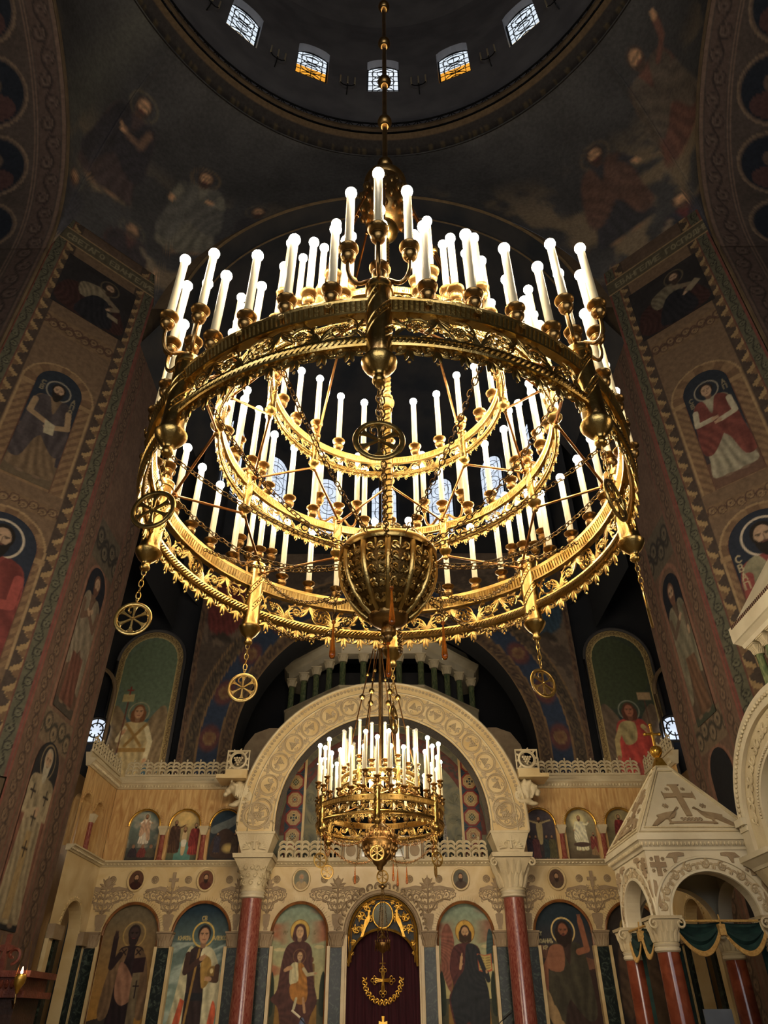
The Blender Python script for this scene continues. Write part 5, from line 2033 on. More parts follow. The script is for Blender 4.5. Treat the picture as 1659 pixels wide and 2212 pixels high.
# ------------------------------------------------------------------ carved pieces
def capital_mesh(rb, ht, h, n=32, leaves=True, name='capital', abacus=True, lace=False):
    """round-to-square carved capital, foot at z=0"""
    mb = MB()
    rows = 9
    V, F = [], []
    for i in range(rows):
        t = i / (rows - 1)
        k = t ** 1.6
        r = rb + (ht - rb) * (t ** 1.3)
        for j in range(n):
            a = 2 * pi * j / n
            c, s_ = cos(a), sin(a)
            sq = 1 / max(abs(c), abs(s_))
            q = (1 - k) + k * sq
            V.append((r * q * c, r * q * s_, h * .86 * t))
    for i in range(rows - 1):
        for j in range(n):
            k = (j + 1) % n
            F.append((i * n + j, i * n + k, (i + 1) * n + k, (i + 1) * n + j))
    F.append(tuple((rows - 1) * n + j for j in range(n)))
    mb.add(V, F)
    mb.lathe([(rb * 1.12, -.02 * h), (rb * 1.14, .02 * h), (rb * 1.06, .05 * h)], n, cap=False)
    if abacus:
        mb.frustum(ht * 1.06, ht * 1.1, h * .88, h)
    if leaves:
        for face in range(4):
            for u in (-.62, -.2, .2, .62):
                for row, (z0, L) in enumerate(((.08, .42), (.42, .40))):
                    t = np.linspace(0, 1, 6)
                    zz = (z0 + L * t) * h
                    tt = np.clip(zz / (h * .86), 0, 1)
                    r = rb + (ht - rb) * (tt ** 1.3)
                    off = (u + (.2 if row else 0)) * r * .9
                    if abs(u + (.2 if row else 0)) > .8:
                        continue
                    k = tt ** 1.6
                    base = r * ((1 - k) * np.sqrt(np.maximum(0, 1 - (off / r) ** 2)) + k)
                    p = np.stack([off, -(base + h * .05 * t ** 3 + .004), zz], 1)
                    R = np.array([[cos(face * pi / 2), -sin(face * pi / 2), 0], [sin(face * pi / 2), cos(face * pi / 2), 0], [0, 0, 1]])
                    mb.tube(p @ R.T, ht * .12 * np.sin(np.clip(t * .8 + .2, 0, 1) * pi) + .004, 5, flat=.5)
    if lace:
        for face in range(4):
            R = np.array([[cos(face * pi / 2), -sin(face * pi / 2), 0], [sin(face * pi / 2), cos(face * pi / 2), 0], [0, 0, 1]])
            for zt, nn in ((.22, 3), (.42, 4), (.62, 5)):
                tt = zt / .86
                r = rb + (ht - rb) * tt ** 1.3
                k = tt ** 1.6
                for q in range(nn):
                    off = (q - (nn - 1) / 2) / nn * 1.75 * r
                    base = r * ((1 - k) * sqrt(max(0, 1 - (off / r) ** 2)) + k) + .012
                    sp_ = spiral(off, zt * h, h * .095, h * .02, q, q + (7 if q % 2 else -7), 18, -base)
                    mb.tube(sp_ @ R.T, h * .016, 4)
    return mb.mesh(name)


def vine_roundel(R=.27, seed=0):
    """scrolling vine ring with a grape bunch and leaves, carved in relief (front faces -Y)"""
    mb = MB()
    mb.tube(arcp(0, 0, R * .93, 0, 2 * pi, 25)[:-1], R * .085, 5, closed=True, nrm=(0, 1, 0))
    mb.tube(arcp(0, 0, R * .78, 0, 2 * pi, 25)[:-1], R * .03, 4, closed=True, nrm=(0, 1, 0))
    grapes(mb, R * .14, -R * .02, R * .42, 0, 5, R * .082)
    for k in range(5):
        leaf(mb, -R * .25, R * .0, pi * .65 + k * .5, R * .52, R * .10, 0, .2 if k % 2 else -.2, 5)
    mb.tube(spiral(R * .2, R * .5, R * .2, R * .04, pi, -pi * 1.2, 12), R * .035, 4, nrm=(0, 1, 0))
    for a in (2.4, 5.5):
        for k in (-1, 0, 1):
            leaf(mb, R * 1.0 * cos(a), R * 1.0 * sin(a), a + k * .7, R * .38, R * .09, 0, k * .6, 5)
    return mb


def palmette_unit(w=.37, h=.40):
    """one unit of the openwork balustrade"""
    mb = MB()
    mb.tube([(0, 0, 0), (0, 0, h * .92)], np.array([w * .07, w * .05]), 6, flat=.8, nrm=(0, 1, 0))
    mb.ball((0, 0, h * 1.0), (w * .07, w * .06, h * .09), 6, 5)
    for s in (-1, 1):
        for z0, rr, zz in ((.80, .26, .72), (.60, .26, .50), (.38, .24, .26)):
            t = np.linspace(0, 1, 10)
            a = pi * (1 - t * .92)
            p = np.stack([s * (w * .25 + w * .24 * np.cos(a)), np.zeros(10), h * zz + h * .20 * np.sin(a) - h * .10 * t], 1)
            mb.tube(p, w * (.075 - .03 * t), 5, flat=.9, nrm=(0, 1, 0))
            p2 = p.copy()
            p2[:, 2] -= h * .055
            p2[:, 0] *= .92
            mb.tube(p2, w * (.045 - .015 * t), 4, flat=.9, nrm=(0, 1, 0))
        mb.tube(spiral(s * w * .30, h * .17, w * .17, w * .05, pi / 2, pi / 2 - s * 5.0, 14), w * .055, 5, nrm=(0, 1, 0))
        mb.tube([(s * w * .5, 0, 0), (s * w * .5, 0, h * .42)], w * .05, 5)
    mb.box(-w / 2, w / 2, -.035, .035, -.02, .03)
    return mb


ME_PAL = palmette_unit().mesh('palmette')
ME_PAL.materials.append(CARVED)


def arch_panel(mb, x0, x1, z0, z1, cx, r, zs, y0=0.0, depth=.2, n=20, rise=None):
    """rectangular slab with an arched opening (front at y0)"""
    rise = rise or r
    a = np.linspace(pi, 0, n)
    pts = [(cx + r * cos(t), zs + rise * sin(t)) for t in a]

    def q(p):
        mb.add([(x, y0, z) for x, z in p], [(0, 1, 2, 3)])
    q([(x0, z0), (cx - r, z0), (cx - r, zs), (x0, zs)])
    q([(x0, zs), (cx - r, zs), (cx - r, z1), (x0, z1)])
    q([(cx + r, z0), (x1, z0), (x1, zs), (cx + r, zs)])
    q([(cx + r, zs), (x1, zs), (x1, z1), (cx + r, z1)])
    for (xa, za), (xb_, zb) in zip(pts[:-1], pts[1:]):
        q([(xa, za), (xb_, zb), (xb_, z1), (xa, z1)])
    ol = [(cx - r, z0)] + pts + [(cx + r, z0)]
    for (xa, za), (xb_, zb) in zip(ol[:-1], ol[1:]):
        mb.add([(xa, y0, za), (xa, y0 + depth, za), (xb_, y0 + depth, zb), (xb_, y0, zb)], [(0, 1, 2, 3)])
    return mb


def voussoirs(mb, cx, zs, r, w, n, y=-.02, rise=None, depth=.05):
    """little alternating blocks round an arch"""
    rise = rise or r
    for i in range(n):
        t0, t1 = pi * i / n, pi * (i + .86) / n
        q = 0 if i % 2 else w * .35
        pl = [(cx + (r) * cos(t0), zs + rise * sin(t0)), (cx + (r + w - q) * cos(t0), zs + (rise + w - q) * sin(t0)), (cx + (r + w - q) * cos(t1), zs + (rise + w - q) * sin(t1)), (cx + r * cos(t1), zs + rise * sin(t1))]
        mb.slab(pl, y, y + depth)


def spandrel_relief(top='cross'):
    """tree-of-life carving that fills the spandrel between two arches; foot at (0,0), about 1.2 high"""
    mb = MB()
    mb.slab([(-.07, 0), (.07, 0), (.06, .05), (.10, .12), (.13, .30), (.10, .32), (-.10, .32), (-.13, .30), (-.10, .12), (-.06, .05)], -.03, .0)
    mb.tube([(0, -.01, .3), (0, -.01, .95)], .022, 6)
    for s in (-1, 1):
        for (x, z, r) in ((.14, .50, .085), (.27, .66, .10), (.45, .72, .085), (.61, .72, .065), (.13, .70, .07), (.36, .80, .05), (.24, .82, .055), (.12, .85, .05), (.56, .60, .045)):
            mb.tube(spiral(s * x, z, r, r * .25, -pi / 2, -pi / 2 + s * 7.5, 24), np.linspace(.2, .1, 24) * r, 5, flat=.6, nrm=(0, 1, 0))
            mb.ball((s * x, -.005, z), (r * .2, .015, r * .2), 6, 4)
            for q in range(6):
                leaf(mb, s * x + r * .95 * cos(q * 1.05), z + r * .95 * sin(q * 1.05), q * 1.05 + s * .7, r * .75, r * .17, -.003, s * .8, 5)
        for k in range(4):
            leaf(mb, 0, .38 + k * .12, pi / 2 - s * (.9 - k * .1), .22, .028, 0, -s * .7, 6)
        mb.tube(np.stack([s * np.array([.03, .1, .2, .36, .52, .62]), np.full(6, -.005), np.array([.34, .42, .56, .62, .60, .66])], 1), .018, 5)
        # a low hound-like creature above the scrolls
        mb.slab([(s * x, z) for x, z in ((.16, .88), (.30, .90), (.44, .87), (.62, .84), (.66, .79), (.60, .78), (.40, .82), (.22, .80), (.17, .76), (.13, .82))], -.025, 0)
    if top == 'cross':
        mb.slab([(-.035, .86), (.035, .86), (.035, 1.0), (.11, 1.0), (.11, 1.07), (.035, 1.07), (.035, 1.2), (-.035, 1.2), (-.035, 1.07), (-.11, 1.07), (-.11, 1.0), (-.035, 1.0)], -.035, 0)
    else:
        for k in range(-3, 4):
            leaf(mb, 0, .86, pi / 2 - k * .42, .32 - abs(k) * .03, .032, 0, k * -.15, 6)
        mb.ball((0, -.01, .98), (.08, .02, .10), 8, 5)
    return mb


# ------------------------------------------------------------------ the icon screen
IC, IY = -.06, 18.0
ico = empty('iconostasis', (IC, IY, 0), label='tall carved marble and onyx icon screen across the sanctuary', cat='icon screen')
LOW = [(-5.62, .64), (-4.05, .66), (-1.86, .64), (0, .79), (1.84, .64), (4.02, .66), (5.60, .64)]
SPR = 3.17
edges = [-6.62, -4.83, -2.98, -1.03, 1.03, 2.98, 4.83, 6.62]
for (cx, r), e0, e1 in zip(LOW, edges[:-1], edges[1:]):
    mb = MB()
    arch_panel(mb, e0, e1, .9, 4.56, cx, r, SPR, 0, .22)
    mb.obj('wall_panel', MARBLE, ico, smooth=False)
    mb = MB()
    if abs(cx) < .1:
        for i in range(16):                    # running-wave hood over the royal doors
            t = pi * (i + .5) / 16
            c, s_ = cos(t), sin(t)
            x, z = (r + .17) * c, SPR + (r + .17) * s_
            sg = 1 if t < pi / 2 else -1
            mb.tube(spiral(x, z, .085, .02, t - sg * 2.2, t + sg * 3.0, 14, -.03), np.linspace(.03, .016, 14), 5, nrm=(0, 1, 0))
        mb.tube(arcp(0, SPR, r + .05, 0, pi, 40, -.02), .045, 6, flat=.7, nrm=(0, 1, 0))
        mb.obj('wave_hood', RELIEF, ico)
    else:
        voussoirs(mb, cx, SPR, r + .02, .09, 44)
        mb.obj('voussoir_row', MARBLE, ico, smooth=False, kind='stuff')
        mb = MB()
        mb.tube([(cx - r + .01, .02, 1.0)] + [tuple(p) for p in arcp(cx, SPR, r - .01, pi, 0, 30, .02)] + [(cx + r - .01, .02, 1.0)], .035, 6)
        mb.obj('icon_frame', stone('brown_frame', (104, 62, 34), (150, 98, 52), 5, .3, 0) if 'brown_frame' not in MATS else MATS['brown_frame'], ico)
# pilasters, their marble edges and capitals
mcap = capital_mesh(.13, .17, .30)
mcap.materials.append(RELIEF)
for x in (-6.45, -4.83, -3.3, -2.62, -1.03, 1.03, 2.62, 3.28, 4.83, 6.45):
    MB().box(x - .12, x + .12, -.07, .1, .9, 2.92).obj('pilaster', VERDE, ico, smooth=False)
    for s in (-1, 1):
        MB().box(x + s * .165 - .035, x + s * .165 + .035, -.05, .1, .9, 2.95).obj('marble_strip', MARBLE, ico, smooth=False)
    link('capital', mcap, ico, (x, -.0, 2.93), scale=(1, .7, 1))
# cornices, turned along the returns
RX, RD = 6.62, 2.05
path = [(-RX, -RD, 0), (-RX, 0, 0), (RX, 0, 0), (RX, -RD, 0)]
mb = MB()
mb.sweep([(-.05, 4.54), (.03, 4.54), (.05, 4.565), (.12, 4.62), (.15, 4.63), (.15, 4.66), (-.05, 4.66)], path)
mb.obj('cornice', CARVED, ico, smooth=False)
mb = MB()
for s in np.arange(-RX + .1, RX, .085):
    mb.ball((s, -.075, 4.592), (.03, .03, .028), 5, 4)
for sx in (-1, 1):
    for y in np.arange(-RD + .05, -.1, .085):
        mb.ball((sx * (RX - .075), y, 4.592), (.03, .03, .028), 5, 4)
mb.obj('egg_moulding', CARVED, ico, kind='stuff')
for sx in (-1, 1):
    pth = [(sx * RX, -RD, 0), (sx * RX, 0, 0), (sx * 3.35, 0, 0)]
    if sx > 0:
        pth = pth[::-1]
    mb = MB()
    mb.sweep([(-.05, 6.28), (.03, 6.28), (.05, 6.30), (.13, 6.39), (.15, 6.40), (.15, 6.45), (.02, 6.46), (.02, 6.58), (-.12, 6.58)], pth)
    mb.obj('cornice', CARVED, ico, smooth=False)
    mb = MB()
    for s in np.arange(3.4, RX - .05, .075):
        mb.ball((sx * s, -.085, 6.345), (.026, .03, .045), 5, 4)
    for y in np.arange(-RD + .05, -.08, .075):
        mb.ball((sx * (RX - .085), y, 6.345), (.03, .026, .045), 5, 4)
    mb.obj('egg_moulding', CARVED, ico, kind='stuff')
    # onyx upper wall with three arched pictures
    for k, cx in enumerate((3.80, 4.78, 5.76)):
        e0 = 3.29 if k == 0 else cx - .49
        e1 = RX if k == 2 else cx + .49
        mb = MB()
        if sx > 0:
            arch_panel(mb, e0, e1, 4.66, 6.3, cx, .37, 5.43, .02, .2)
        else:
            arch_panel(mb, -e1, -e0, 4.66, 6.3, -cx, .37, 5.43, .02, .2)
        mb.obj('onyx_panel', ONYX, ico, smooth=False)
        mb = MB()
        voussoirs(mb, sx * cx, 5.43, .40, .06, 30, -.0)
        mb.obj('voussoir_row', ONYX, ico, smooth=False, kind='stuff')
        mb = MB()
        mb.tube(arcp(sx * cx, 5.43, .375, 0, pi, 24, .0), .022, 6)
        mb.obj('icon_frame', GOLD, ico)
        if k < 2:
            mb = MB()
            mb.lathe([(.075, 4.66), (.075, 4.70), (.062, 4.72), (.058, 5.22)], 14, sx * (cx + .49), -.02)
            mb.obj('small_column', REDM, ico)
            mb = MB()
            mb.frustum((.06, .06), (.105, .09), 5.22, 5.36, sx * (cx + .49), -.02)
            mb.frustum((.115, .1), (.115, .1), 5.36, 5.41, sx * (cx + .49), -.02)
            mb.obj('small_capital', CARVED, ico, smooth=False)
    # openwork balustrade of the wing and its return
    bal = empty('balustrade', (IC, IY, 6.6), label='openwork marble palmette balustrade above the %s wing of the icon screen' % ('left' if sx < 0 else 'right'), cat='balustrade')
    xs = np.arange(3.62, RX - .1, .335)
    for x in xs:
        link('palmette', ME_PAL, bal, (sx * x, -.02, .0), scale=(.335 / .37, 1, .95))
    for y in np.arange(-RD + .15, -.1, .335):
        link('palmette', ME_PAL, bal, (sx * (RX - .02), y, 0), rot=(0, 0, pi / 2), scale=(.335 / .37, 1, .95))
    # return walls
    mb = MB()
    arch_panel(mb, -RD, 0, .9, 4.56, -.98, .55, SPR, 0, .25)
    R90 = T(sx * RX, 0, 0, rz=pi / 2 if sx > 0 else pi / 2)
    mb2 = MB()
    v = np.concatenate(mb.v)
    v2 = np.stack([np.full(len(v), sx * RX) + sx * v[:, 1], v[:, 0], v[:, 2]], 1)
    mb2.add(v2, mb.f)
    mb2.obj('return_wall', MARBLE, ico, smooth=False)
    mb = MB()
    voussoirs(mb, -.98, SPR, .56, .08, 36)
    v = np.concatenate(mb.v)
    mb2 = MB().add(np.stack([sx * RX + sx * v[:, 1], v[:, 0], v[:, 2]], 1), mb.f)
    mb2.obj('voussoir_row', MARBLE, ico, smooth=False, kind='stuff')
    for yy in (-1.62, -.82, .0):
        mb = MB()
        arch_panel(mb, -.4, .4, 4.66, 6.3, 0, .27, 5.5, 0, .2) if yy < -.1 else None
        if yy < -.1:
            v = np.concatenate(mb.v)
            MB().add(np.stack([sx * RX + sx * v[:, 1], v[:, 0] + yy, v[:, 2]], 1), mb.f).obj('onyx_panel', ONYX, ico, smooth=False)
            mb = MB()
            voussoirs(mb, yy, 5.5, .28, .06, 24)
            v = np.concatenate(mb.v)
            MB().add(np.stack([sx * RX + sx * v[:, 1], v[:, 0], v[:, 2]], 1), mb.f).obj('voussoir_row', ONYX, ico, smooth=False, kind='stuff')
    mb = MB()
    mb.box(sx * RX - .001, sx * RX + sx * .2 if sx > 0 else -RX + .001, -.42, 0, 4.66, 6.3) if sx > 0 else mb.box(-RX - .2, -RX + .001, -.42, 0, 4.66, 6.3)
    mb.obj('onyx_panel', ONYX, ico, smooth=False)
    mb = MB()
    mb.lathe([(.07, 4.66), (.06, 4.72), (.056, 5.25)], 14, sx * (RX - .03), -1.22)
    mb.obj('small_column', REDM, ico)
    MB().frustum(.06, .1, 5.25, 5.42, sx * (RX - .03), -1.22).obj('small_capital', CARVED, ico, smooth=False)
    for y in (-1.95, -1.62, -.30, -.06):
        MB().box(*sorted((sx * (RX + .02), sx * (RX - .06))), y - .1, y + .1, .9, 2.95).obj('pilaster', VERDE if y in (-1.62, -.30) else MARBLE, ico, smooth=False)
    MB().box(*sorted((sx * (RX + .02), sx * (RX - .13))), -.42, .0, 2.95, 3.2).obj('capital', RELIEF, ico, smooth=False)
    MB().box(*sorted((sx * (RX + .02), sx * (RX - .13))), -RD, -1.54, 2.95, 3.2).obj('capital', RELIEF, ico, smooth=False)
    MB().box(*sorted((sx * (RX + .5), sx * (RX + .45))), -RD, 0, .9, 6.3).obj('backing', stone('tan_wall', (150, 118, 76), (168, 136, 92), 2, .7) if 'tan_wall' not in MATS else MATS['tan_wall'], ico, smooth=False)
    MB().box(*sorted((sx * (RX - .01), sx * (RX - .03))), -.6, -.52, 2.0, 2.0 + .01).obj('hook', BRASS_D, ico, smooth=False) if False else None
# tree-of-life carvings
mr1, mr2 = spandrel_relief('cross').mesh('foliage_relief'), spandrel_relief('plant').mesh('foliage_relief')
for me_ in (mr1, mr2):
    me_.materials.append(RELIEF)
for x, me_ in ((-4.83, mr1), (4.83, mr1), (-1.03, mr2), (1.03, mr2), (-6.35, mr2), (-3.3, mr2), (3.28, mr2), (-2.62, mr2), (2.62, mr2)):
    sc = .62 if abs(x) in (3.3, 3.28, 2.62) else .95
    link('foliage_relief', me_, ico, (x, -.002, 3.26), scale=(sc, 1, .97))
# round portraits and studs of the frieze
PORT = [((94, 62, 46), (60, 30, 24), 'dark brown'), ((112, 70, 50), (88, 44, 34), 'red-brown'), ((120, 116, 96), (176, 150, 110), 'white-bearded'), ((96, 92, 80), (80, 64, 52), 'grey'), ((92, 66, 52), (84, 66, 50), 'brown-robed'), ((90, 66, 50), (70, 50, 40), 'brown')]
for k, (x, (bg, rb, nm)) in enumerate(zip((-5.70, -4.09, -1.88, 1.80, 4.02, 5.6), PORT)):
    cv = flat_panel(.34, .40, .0095, bg, oval=True)
    cv.at(0, -.02, .4)
    cv.poly([(-.36, .0), (-.3, .36), (-.1, .48), (.1, .48), (.3, .36), (.36, .0)], rb, fold=6)
    head(cv, 0, .66, .32, (150, 140, 120) if k == 2 else (52, 36, 28), .7)
    place = ('above the bishop icon', 'above the white-cloaked saint icon', 'above the enthroned Virgin icon', 'above the enthroned Christ icon', 'above the desert prophet icon', 'above the hidden wing icon')[k]
    p = panel_obj('portrait_roundel', cv, ICON, loc=(IC + x, IY - .03, 4.06), label='small round portrait of a %s saint %s' % (nm, place), cat='painting', group='round portraits on the frieze')
    mb = MB()
    mb.tube(np.stack([.19 * np.cos(np.linspace(0, 2 * pi, 29)[:-1]), np.full(28, -.005), .2 + .22 * np.sin(np.linspace(0, 2 * pi, 29)[:-1])], 1), .025, 6, closed=True, nrm=(0, 1, 0))
    mb.obj('frame', MARBLE, p)
for x in (-6.25, -5.27, -4.5, -3.55, -2.45, -1.35, -.62, .62, 1.3, 2.4, 3.45, 4.55, 5.2):
    mb = MB()
    rosette(mb, 0, 0, .07, -.01, 8)
    mb.tube(arcp(0, 0, .075, 0, 2 * pi, 17)[:-1], .012, 5, closed=True, nrm=(0, 1, 0))
    mb.obj('rosette', RELIEF, ico, loc=(x, 0, 4.27))


# ------------------------------------------------------------------ icon paintings
def icon(name, cv, x, z, label, y=.14, gr=None):
    return panel_obj(name, cv, ICON, loc=(IC + x, IY + y, z), label=label, cat='painting', group=gr)


def bishop_icon():
    cv = flat_panel(1.28, 2.85, .0125, arch=True)
    cv.grad(.5, 2.6, (178, 128, 56), (112, 98, 74))
    cv.band((cv.Z < .62 + .12 * np.sin(cv.X * 3 + 2.4)) * 1.0, (62, 54, 48))
    saint(cv, .05, .12, 2.3, (40, 28, 30), None, halo=(170, 140, 84), hair=(46, 34, 34), beard=.6, skin=(66, 48, 44), w=.8, sleeve=(50, 36, 36))
    cv.at(.05, .12, 2.3)
    for s in (-1, 1):
        cv.poly([(s * .05, .82), (s * .14, .76), (s * .19, .6), (s * .22, .35), (s * .19, .25), (s * .12, .3), (s * .10, .55), (s * .04, .74)], (118, 92, 66), fold=11, seed=s)
    cv.poly([(-.08, .7), (.02, .62), (.1, .45), (.0, .36), (-.08, .42), (-.1, .55)], (150, 108, 84), fold=8)
    cv.poly([(.05, .66), (.12, .66), (.14, .1), (.06, .1)], (112, 96, 72), smooth=False, fold=4)
    cv.poly([(.04, .73), (.15, .74), (.15, .62), (.04, .61)], (44, 26, 28), smooth=False)
    cv.line([(.1, .42), (.1, .55)], .012, (40, 28, 26))
    cv.line([(.075, .51), (.125, .51)], .012, (40, 28, 26))
    for s in (-.07, .07):
        cv.line([(s - .02, .76), (s + .02, .80)], .012, (40, 28, 26))
        cv.line([(s + .02, .76), (s - .02, .80)], .012, (40, 28, 26))
    limb(cv, [(-.1, .76), (-.17, .66), (-.17, .9)], .05, (46, 32, 32), skin=(60, 42, 38))
    return cv


def prince_icon():
    cv = flat_panel(1.32, 2.85, .0125, arch=True)
    cv.grad(.6, 2.7, (150, 168, 150), (30, 50, 62))
    w = vnoise(cv.X * 1.4 + cv.Z * .9, cv.Z * 5 - cv.X * 2.0, 4)
    cv.band(np.clip((w - .52) * 7, 0, 1) * (cv.Z < 2.1) * .7, (182, 192, 176))
    cv.band((cv.Z < .5 + .08 * vnoise(cv.X * 6, cv.X * 0)) * 1.0, (88, 78, 64))
    cv.at(.03, .1, 2.32)
    cv.poly([(-.08, .82), (-.15, .74), (-.2, .4), (-.26, .02), (-.08, .03), (-.04, .5)], (196, 186, 148), fold=6)
    cv.poly([(-.22, .06), (-.14, .06), (-.1, .4), (-.14, .42)], (196, 92, 60), smooth=False, fold=6)
    cv.poly([(-.1, .8), (.1, .8), (.11, .5), (.09, .02), (-.08, .02), (-.1, .5)], (54, 40, 38), fold=7)
    cv.poly([(-.1, .46), (.06, .46), (.06, .40), (-.1, .40)], (36, 36, 40), smooth=False)
    cv.poly([(.02, .82), (.12, .79), (.2, .6), (.21, .4), (.17, .08), (.08, .14), (.06, .5), (.0, .7)], (204, 194, 156), fold=7)
    cv.poly([(.16, .4), (.2, .3), (.16, .08), (.10, .1), (.13, .22)], (206, 98, 64), fold=5)
    cv.poly([(.01, .74), (.10, .72), (.11, .56), (.04, .5)], (164, 128, 66), fold=12)
    cv.line([(-.1, .03), (-.02, .8)], .02, (156, 120, 64))
    limb(cv, [(-.12, .76), (-.13, .62), (.0, .72)], .05, (70, 48, 40))
    cv.ell(.13, .615, .05, .055, (140, 108, 56))
    cv.ell(.12, .63, .015, .02, (226, 200, 140))
    limb(cv, [(.17, .66), (.17, .56), (.12, .565)], .05, (84, 60, 44))
    cv.ell(.0, .925, .10, .10, (206, 174, 92), ring=.014)
    head(cv, .01, .915, .13, (40, 30, 26), 0, skin=(186, 140, 106))
    cv.at(0, 0, 1)
    cv.glyphs('КНЯЗЬ', -.52, 2.14, .075, (206, 180, 112))
    cv.glyphs('АЛЕКС', .26, 2.14, .075, (206, 180, 112))
    cv.glyphs('СВ', -.04, 2.52, .08, (196, 170, 104))
    return cv


def throne_bg(cv, dark=False):
    cv.grad(.9, 2.7, (196, 178, 118), (136, 150, 128))
    w = vnoise(cv.X * 1.3 + 2, cv.Z * 2.6, 4)
    edge = np.clip((np.abs(cv.X) - .18) * 3, 0, 1)
    cv.band(np.clip((w - .5) * 9, 0, 1) * edge * (cv.Z > 1.4) * .85, (168, 96, 66) if not dark else (150, 96, 74))
    cv.band((np.hypot((cv.X + .42) / .14, (cv.Z - 1.95) / .035) < 1) * .8, (206, 190, 140))
    cv.band((np.hypot((cv.X - .45) / .12, (cv.Z - 2.0) / .035) < 1) * .8, (206, 190, 140))
    cv.band((cv.Z < 1.05) * (np.abs(cv.X) > .1) * .95, (62, 62, 48))
    cv.band((vnoise(cv.X * 12, cv.Z * 12, 3) > .56) * (cv.Z < 1.05) * .4, (84, 82, 58))
    for s in (-1, 1):
        cv.at(s * .56, .8, 1)
        cv.poly([(-.06, 0), (-.07, .5), (0, .75), (.07, .5), (.06, 0)], (44, 52, 40))
        cv.at(0, 0, 1)
        cv.poly([(s * .22, .35), (s * .46, .35), (s * .44, .95), (s * .24, .95)], (142, 106, 52), smooth=False)
        cv.poly([(s * .20, .2), (s * .5, .2), (s * .5, .35), (s * .2, .35)], (120, 88, 46), smooth=False)
        cv.poly([(s * .34, .95), (s * .40, .95), (s * .36, 1.68), (s * .26, 1.72), (s * .26, 1.66)], (128, 98, 54), smooth=False)
        cv.ell(s * .31, 1.76, .03, .05, (110, 78, 48))
    cv.poly([(-.42, .02), (.42, .02), (.36, .26), (-.36, .26)], (150, 112, 72), smooth=False)


def virgin_icon():
    cv = flat_panel(1.28, 2.85, .0115, arch=True)
    throne_bg(cv)
    cv.at(0, 0, 1.06)
    R = (84, 52, 46)
    cv.ell(0, 2.17, .20, .21, (206, 168, 84))
    cv.ell(0, 2.17, .20, .21, (140, 104, 52), ring=.014)
    cv.poly([(-.12, 1.98), (-.28, 1.86), (-.36, 1.5), (-.40, 1.15), (-.52, .98), (-.36, .84), (-.28, .5), (-.12, .3), (-.02, .12), (.06, .32), (.22, .36), (.3, .7), (.42, .95), (.36, 1.2), (.3, 1.55), (.26, 1.86), (.12, 1.98)], R, fold=5, foldamp=.25)
    cv.poly([(.02, .3), (.14, .7), (.26, .4), (.2, .26)], (96, 108, 138), fold=9)
    cv.poly([(-.2, .3), (-.12, .52), (-.08, .3)], (92, 104, 132), fold=9)
    cv.ell(.1, .28, .07, .03, (170, 74, 48))
    head(cv, 0, 2.15, .215, (40, 26, 22), 0, skin=(204, 164, 122), veil=R)
    # child
    cv.ell(.02, 1.72, .13, .13, (128, 92, 62), ring=.012)
    cv.poly([(-.14, 1.58), (-.16, 1.28), (-.05, 1.2), (.04, 1.24), (.02, 1.58)], (206, 194, 150), fold=5)
    cv.poly([(.0, 1.6), (.12, 1.56), (.2, 1.3), (.22, 1.0), (.1, .9), (-.1, 1.0), (-.14, 1.22), (.02, 1.3)], (172, 116, 54), fold=6)
    limb(cv, [(-.14, 1.52), (-.26, 1.48), (-.2, 1.52)], .06, (190, 146, 106))
    limb(cv, [(.12, 1.5), (.2, 1.4), (.34, 1.42)], .06, (196, 180, 140))
    cv.line([(.14, 1.0), (.18, .78)], .05, (190, 146, 106))
    cv.line([(.0, 1.0), (-.04, .84)], .05, (196, 184, 144))
    head(cv, .03, 1.72, .15, (96, 60, 36), 0, skin=(204, 164, 122))
    cv.glyphs('МР', -.34, 2.12, .06, (110, 96, 64))
    cv.glyphs('Б', .30, 2.12, .06, (110, 96, 64))
    return cv


